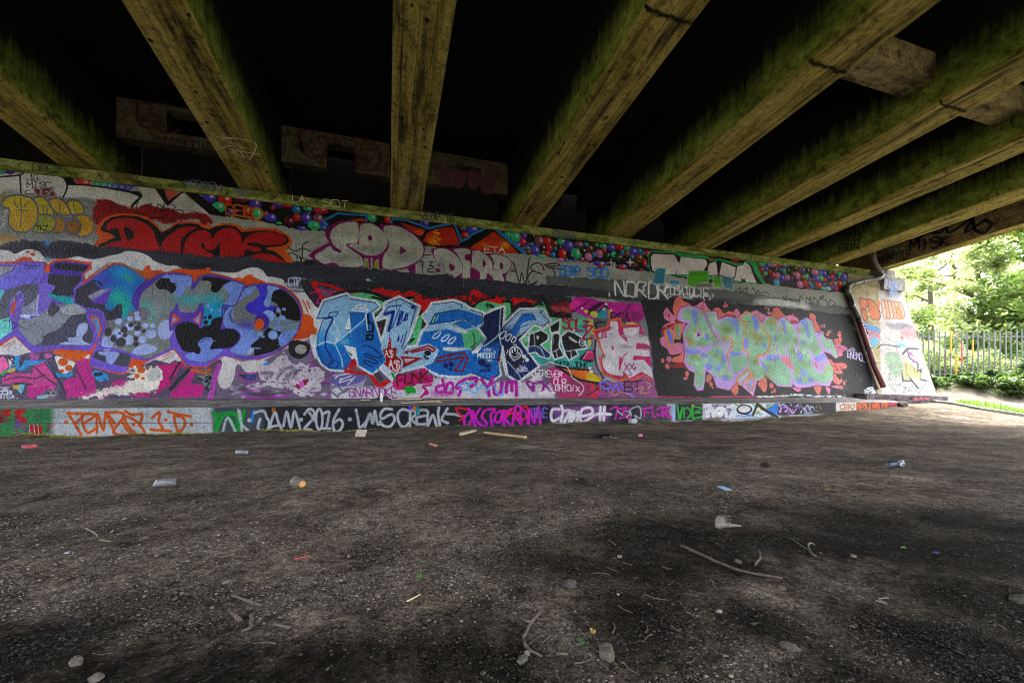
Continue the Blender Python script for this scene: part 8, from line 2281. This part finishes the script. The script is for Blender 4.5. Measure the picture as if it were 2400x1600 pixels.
# fine twigs and dead leaves, copies of one of each
fine = stick('twig', [(1450, 1420), (1464, 1431), (1484, 1440)], .0026, M_BARK, 'fine dead twig lying on the dark dirt floor', seed=31)
fine['group'] = 'fine twigs on the dirt floor'
for k in range(30):
    o = fine.copy()
    COL.objects.link(o)
    px_, py_ = (_r.gauss(1480, 150), _r.gauss(1420, 90)) if k % 2 else (_r.uniform(60, 2340), _r.uniform(1080, 1580))
    o.location = gpt(px_, min(py_, 1590)) + Vector((0, 0, .003))
    o.rotation_euler = (0, 0, _r.uniform(0, 6.28))
    s_ = _r.uniform(.5, 1.5)
    o.scale = (s_, s_, 1)
bm = bmesh.new()
lv_ = [bm.verts.new(p) for p in ((-.03, 0, .004), (-.012, -.013, .012), (.012, -.012, .005), (.03, 0, .01), (.012, .012, .014), (-.012, .013, .004))]
bm.faces.new(lv_)
bmesh.ops.solidify(bm, geom=bm.faces[:], thickness=.0015)
leaf = thing('dead_leaf', bm_mesh('dead_leaf', bm), plain('dead_leaf', (.12, .075, .035), .8, var=.6, scale=30), gpt(300, 1038), 'curled brown dead leaf lying on the dirt near the ledge', 'leaf', .4, 'dead leaves along the foot of the ledge')
for k in range(50):
    o = leaf.copy()
    COL.objects.link(o)
    x_, y_ = _r.uniform(-6, 13), 9.2 - abs(_r.gauss(0, .35))
    o.location = (x_, y_, gz(x_, y_) + .004)
    o.rotation_euler = (_r.uniform(-.4, .4), _r.uniform(-.4, .4), _r.uniform(0, 6.28))
    s_ = _r.uniform(.7, 1.7)
    o.scale = (s_, s_, s_)
# moss and weeds along the foot of the ledge
nq = 700
nq = 1500
qx = np.concatenate([rng.uniform(-6.2, -5.0, 500), rng.normal(-3.85, .35, 220), rng.uniform(-2.4, -.6, 380), rng.uniform(-6, 16, 400)])
qy = 9.2 - np.abs(rng.normal(0, .05, nq))
hh = rng.uniform(.01, .035, nq)
V_ = []
for k in range(nq):
    zz = gz(qx[k], qy[k]) - .005
    t = rng.uniform(0, 6.28)
    dx_, dy_ = math.cos(t) * .014, math.sin(t) * .014
    V_ += [(qx[k] - dx_, qy[k] - dy_, zz), (qx[k] + dx_, qy[k] + dy_, zz), (qx[k] + dx_ * .6 + .01, qy[k] + dy_, zz + hh[k]), (qx[k] - dx_ * .6, qy[k] - dy_ + .006, zz + hh[k] * .8)]
tag(link('moss', arr_mesh('moss', V_, np.arange(nq * 4).reshape(-1, 4)), plain('yellow_moss', (.2, .2, .02), .8, var=.5, scale=20)), kind='stuff')
# ------------------------------------------------------------------ outside, to the right of the bridge
M_KERB = plain('kerb_concrete', (.34, .33, .31), .85, var=.2, scale=12, bumpd=.003)
kp = [gpt(2165, 941), gpt(2235, 947), gpt(2300, 959), gpt(2400, 974)]
kp.append(kp[-1] + (kp[-1] - kp[-2]) * 2.5)
bm = bmesh.new()
prev = None
for i, p in enumerate(kp):
    d = (kp[min(i + 1, len(kp) - 1)] - kp[max(i - 1, 0)])
    d.z = 0
    n_ = Vector((-d.y, d.x, 0)).normalized() * .085
    z_ = zg(p.x, p.y)
    ring = [bm.verts.new((p.x - n_.x, p.y - n_.y, z_ - .15)), bm.verts.new((p.x - n_.x, p.y - n_.y, z_ + .085)), bm.verts.new((p.x + n_.x, p.y + n_.y, z_ + .085)), bm.verts.new((p.x + n_.x, p.y + n_.y, z_ - .15))]
    if prev:
        for k in range(4):
            bm.faces.new((prev[k], prev[(k + 1) % 4], ring[(k + 1) % 4], ring[k]))
    else:
        bm.faces.new(ring[::-1])
    prev = ring
bm.faces.new(prev)
tag(link('path_kerb', bm_mesh('path_kerb', bm), M_KERB), 'low concrete kerb edging the gravel path beyond the ledge', 'kerb')

# fence of upright steel pales
M_GALV = plain('galvanised_steel', (.13, .15, .145), .65, 0, var=.2, scale=10)
FD = 18.0


def fpt(px, z):
    xr = (px - 1200) / FPX
    return Vector((FD * (xr * CT + ST), FD * (CT - xr * ST), z))


fl = empty('palisade_fence', (fpt(2145, 0).x, fpt(2145, 0).y, 1.2), 'grey palisade fence with a few pales painted orange and red', 'fence')
rt = Vector((CT, -ST, 0))
nf = Vector((-ST, -CT, 0))
ZT, ZB = 3.62, .95
painted = {7: [('ochre', .55, 1.0)], 8: [('pink', .86, 1.0), ('ochre', .1, .55)], 9: [('red', .35, .78)], 11: [('ochre', .5, .85)], 6: [('dark', .15, .6)], 10: [('dark', .1, .2)]}
PM = {'ochre': plain('ochre_paint', (.5, .26, .02), .5), 'red': plain('red_paint', (.62, .04, .08), .5), 'pink': plain('pink_paint', (.5, .2, .36), .5), 'dark': plain('dark_scrawl', (.1, .07, .07), .6)}


def pale_mesh(c, z0, z1, point, off=0, half=.04):
    bm = bmesh.new()
    for sgn in (-1, 1):
        o0, o1 = c + nf * (off + .018), c + rt * sgn * half + nf * off
        zz = z1 if not point else z1 - .10
        q = [(o0, z0), (o1, z0), (o1, zz), (o0, z1)]
        fv = [Vector((p.x, p.y, z_)) for p, z_ in q]
        bk = [p - nf * .004 for p in fv]
        add_prism(bm, fv, bk)
    return bm_mesh('pale', bm)


np_ = 0
px = 2138.0
while px < 2480:
    c_ = fpt(px, 0)
    zb = zg(c_.x, c_.y) - .1
    pl = link('pale', pale_mesh(Vector((c_.x, c_.y, 0)), zb, ZT + random.uniform(-.02, .015), True), M_GALV, fl)
    for col_, f0, f1 in painted.get(np_, []):
        link('paint_band', pale_mesh(Vector((c_.x, c_.y, 0)), zb + (ZT - zb) * f0, zb + (ZT - zb - .1) * f1, False, .004, .042), PM[col_], pl)
    np_ += 1
    px += 12.9
for z_ in (3.30, 1.65):
    bm = bmesh.new()
    a, c_ = fpt(2125, z_), fpt(2490, z_)
    add_prism(bm, [a - nf * .01, a - nf * .06, a - nf * .06 + Vector((0, 0, .05)), a - nf * .01 + Vector((0, 0, .05))], [c_ - nf * .01, c_ - nf * .06, c_ - nf * .06 + Vector((0, 0, .05)), c_ - nf * .01 + Vector((0, 0, .05))])
    link('rail', bm_mesh('rail', bm), M_GALV, fl)

# foliage
def leaf_mat(name, cols, trans=.35):
    m, nt, b = mat(name)
    at_ = nd(nt, 'ShaderNodeAttribute', attribute_name='tone')
    c = ramp(nt, at_.outputs['Fac'], [(i / (len(cols) - 1), c_) for i, c_ in enumerate(cols)])
    nt.links.new(c, b.inputs['Base Color'])
    b.inputs['Roughness'].default_value = .5
    tr = nd(nt, 'ShaderNodeBsdfTranslucent')
    nt.links.new(mixc(nt, 1.0, c, (1.5, 1.6, .8), 'MULTIPLY'), tr.inputs[0])
    ms = nd(nt, 'ShaderNodeMixShader')
    ms.inputs[0].default_value = trans
    nt.links.new(b.outputs[0], ms.inputs[1])
    nt.links.new(tr.outputs[0], ms.inputs[2])
    nt.links.new(ms.outputs[0], nt.nodes['Material Output'].inputs[0])
    return m


M_LEAF = leaf_mat('tree_leaf', [(.08, .12, .05), (.22, .27, .14), (.40, .45, .30), (.58, .60, .50)], .55)
M_LEAF2 = leaf_mat('dark_leaf', [(.03, .06, .018), (.08, .14, .035), (.15, .22, .065), (.26, .34, .13)], .5)
M_BRAM = leaf_mat('bramble_leaf', [(.012, .03, .008), (.035, .07, .018), (.07, .115, .03), (.12, .17, .055)], .35)
M_GRASS = leaf_mat('grass_blade', [(.04, .10, .015), (.07, .16, .02), (.11, .2, .03), (.2, .24, .08)], .3)


def leaves(name, centres, radii, per, size, seed, mt, parent, flat=1.0, droop=0):
    r = np.random.default_rng(seed)
    P, T = [], []
    for c_, ra, n in zip(centres, radii, per):
        d = r.normal(size=(n, 3))
        d /= np.linalg.norm(d, axis=1)[:, None]
        P.append(np.asarray(c_)[None] + d * (r.random(n) ** .45)[:, None] * ra * np.array([1, 1, flat]))
        T.append(np.full(n, r.uniform(.1, .75)) + r.normal(0, .16, n))
    P, T = np.vstack(P), np.clip(np.concatenate(T), 0, 1)
    n = len(P)
    a = r.normal(size=(n, 3)) * np.array([1, 1, .5])
    a /= np.linalg.norm(a, axis=1)[:, None]
    nrm = r.normal(size=(n, 3)) + np.array([0, 0, .9])
    b_ = np.cross(a, nrm)
    b_ /= np.linalg.norm(b_, axis=1)[:, None] + 1e-6
    s_ = size * r.uniform(.6, 1.3, n)[:, None]
    a, b_ = a * s_, b_ * s_ * .5
    V = np.stack([P - a, P + b_ * .9 - a * .1, P + a - np.array([0, 0, droop]) * s_, P - b_ * .9 - a * .1], 1)
    me = arr_mesh(name, V.reshape(-1, 3), np.arange(n * 4).reshape(-1, 4))
    ca = me.color_attributes.new('tone', 'FLOAT_COLOR', 'POINT')
    t4 = np.repeat(np.stack([T, T, T, np.ones(n)], 1), 4, 0).astype(np.float32)
    ca.data.foreach_set('color', t4.ravel())
    return link(name, me, mt, parent)


M_TRUNK = plain('tree_bark', (.09, .075, .055), .9, var=.4, scale=6, bumpd=.01)


def tree(x, y, h, spread, nl, label, seed, mt, lean=0, low=.2, lsize=.13, group='trees beyond the fence'):
    r = random.Random(seed)
    z0 = float(zg(x, y)) - .1
    root_ = empty('tree', (x, y, z0), label, 'tree', group)
    bm = bmesh.new()
    tips, cs, rs = [], [], []
    trunk = [Vector((x + lean * t * t, y + r.uniform(-.1, .1), z0 + h * .75 * t)) for t in np.linspace(0, 1, 7)]
    add_tube(bm, trunk, [.17 * h / 9 * (1 - .8 * t) + .015 for t in np.linspace(0, 1, 7)], 8)
    for k in range(20):
        t = r.uniform(low, 1)
        p = trunk[0].lerp(trunk[-1], t)
        p.x = x + lean * t * t
        a = r.uniform(0, 6.28)
        l_ = spread * r.uniform(.55, 1.05) * (1.1 - .55 * t)
        e = p + Vector((math.cos(a) * l_, math.sin(a) * l_, l_ * r.uniform(-.05, .75)))
        mid = p.lerp(e, .5) + Vector((r.uniform(-.2, .2), r.uniform(-.2, .2), r.uniform(.05, .35)))
        add_tube(bm, [p, mid, e], [.05 * h / 9, .03 * h / 9, .01], 6)
        for q in range(5):
            u_ = r.uniform(.35, 1.1)
            c_ = p.lerp(mid, u_ * 2) if u_ < .5 else mid.lerp(e, u_ * 2 - 1)
            c_ = c_ + Vector((r.gauss(0, .35), r.gauss(0, .35), r.gauss(0, .3)))
            cs.append(c_)
            rs.append(r.uniform(.25, .7) * spread / 3)
            add_tube(bm, [p.lerp(e, min(u_, 1)), c_], [.012, .005], 4)
    link('trunk', bm_mesh('trunk', bm, True), M_TRUNK, root_)
    per = [int(nl * ra / sum(rs)) for ra in rs]
    leaves('crown', cs, rs, per, lsize, seed, mt, root_, .75, .5)
    return root_


def dpt(px, depth):
    xr = (px - 1200) / FPX
    return depth * (xr * CT + ST), depth * (CT - xr * ST)


for px, dep_, h, sp_, nl, lab, sd, mt, ls in ((2300, 23, 11, 3.6, 6500, 'broad mid green tree behind the right half of the fence', 1, M_LEAF, .15), (2175, 27, 12, 3.6, 4500, 'pale airy tree seen past the end of the wing wall', 2, M_LEAF, .16), (2420, 21, 10.5, 3.4, 6500, 'dark leafy tree at the right edge', 3, M_LEAF2, .15),
                                              (2240, 33, 15, 4.8, 3800, 'tall light green tree further back in the middle', 4, M_LEAF, .2), (2085, 34, 14, 4.4, 3500, 'distant tree just visible left of the others', 5, M_LEAF, .2), (2500, 30, 14, 4.8, 6000, 'large distant tree beyond the right edge', 6, M_LEAF2, .2), (2350, 40, 13, 5, 5000, 'low dark tree at the very back', 7, M_LEAF2, .24)):
    X_, Y_ = dpt(px, dep_)
    tree(X_, Y_, h, sp_, nl, lab, sd, mt, random.Random(sd).uniform(-.8, .8), .08, ls)


def bush(px, dep_, w_, h, nl, label, seed, mt, ls=.09, cat='bush', name='bramble_bush', group=None):
    X_, Y_ = dpt(px, dep_)
    z0 = float(zg(X_, Y_))
    r = random.Random(seed)
    root_ = empty(name, (X_, Y_, z0), label, cat, group)
    cs, rs = [], []
    bm = bmesh.new()
    for k in range(22):
        a, q = r.uniform(0, 6.28), r.random() ** .6
        c_ = Vector((X_ + math.cos(a) * q * w_, Y_ + math.sin(a) * q * w_ * .8, z0 + h * r.uniform(.1, 1) * (1.15 - q * .8)))
        cs.append(c_)
        rs.append(r.uniform(.2, .42) * (w_ + h) * .4)
        add_tube(bm, [Vector((X_ + r.uniform(-.2, .2), Y_ + r.uniform(-.2, .2), z0 - .05)), Vector((X_, Y_, z0 + h * .5)).lerp(c_, .6), c_], [.014, .01, .004], 5)
    link('stem', bm_mesh('stem', bm, True), M_TRUNK, root_)
    leaves('foliage', cs, rs, [int(nl * ra / sum(rs)) for ra in rs], ls, seed + 50, mt, root_, .8, .3)


for a_ in ((2420, 16.2, 1.5, 1.35, 8000, 'spreading bramble bush in front of the fence at the right edge', 1, M_BRAM), (2335, 16.6, 1.2, .6, 5000, 'dark bramble bush below the fence', 2, M_BRAM), (2262, 17.1, .8, .35, 2600, 'low weedy clump at the middle of the fence foot', 3, M_BRAM), (2190, 17.2, .6, .3, 2000, 'small leafy clump beside the wing wall foot', 4, M_BRAM),
           (2290, 19.6, 1.8, 2.0, 6000, 'leafy hawthorn bush directly behind the fence', 5, M_LEAF), (2180, 20.0, 1.6, 1.7, 5000, 'yellow green shrub behind the left end of the fence', 6, M_LEAF), (2410, 19.6, 1.8, 2.2, 6000, 'dense shrub behind the right end of the fence', 7, M_LEAF2), (2235, 21, 1.9, 2.3, 6000, 'tall shrub filling the gap between the trees', 8, M_LEAF2), (2140, 22, 1.7, 2.4, 5000, 'shrub half hidden by the wing wall', 9, M_LEAF), (2350, 22, 2, 2.6, 6000, 'deep green shrub under the broad tree', 10, M_LEAF2)):
    bush(*a_)
# short grass along the kerb and over the bank
r = np.random.default_rng(12)
n = 16000
px_, dp_ = r.uniform(2150, 2560, n), r.uniform(10.5, 19.5, n)
xr = (px_ - 1200) / FPX
X_, Y_ = dp_ * (xr * CT + ST), dp_ * (CT - xr * ST)
kx = np.interp(Y_, [p.y for p in kp][::-1], [p.x for p in kp][::-1])
bare = np.hypot((X_ - 21.2) / 1.6, (Y_ - 9.9) / 1.0) < 1 + .4 * (r.random(n) - .5)
band = (X_ - kx > .12) & ~bare & ((X_ - kx < 1.5 + .5 * r.random(n)) & (px_ > 2240) | (dp_ > 15.8))
X_, Y_ = X_[band], Y_[band]
n = len(X_)
Z_ = zg(X_, Y_)
an, hh, w_ = r.uniform(0, 6.28, n), r.uniform(.05, .16, n), .008
lx_, ly_ = r.normal(0, .04, n), r.normal(0, .04, n)
dx_, dy_ = np.cos(an) * .012, np.sin(an) * .012
V = np.stack([np.stack([X_ - dx_, Y_ - dy_, Z_ - .01], 1), np.stack([X_ + dx_, Y_ + dy_, Z_ - .01], 1), np.stack([X_ + lx_ + dx_ * .2, Y_ + ly_ + dy_ * .2, Z_ + hh], 1), np.stack([X_ + lx_ - dx_ * .2, Y_ + ly_ - dy_ * .2, Z_ + hh], 1)], 1)
me = arr_mesh('grass', V.reshape(-1, 3), np.arange(n * 4).reshape(-1, 4))
ca = me.color_attributes.new('tone', 'FLOAT_COLOR', 'POINT')
T = np.clip(r.normal(.5, .22, n), 0, 1)
ca.data.foreach_set('color', np.repeat(np.stack([T, T, T, np.ones(n)], 1), 4, 0).astype(np.float32).ravel())
tag(link('grass', me, M_GRASS), kind='stuff')
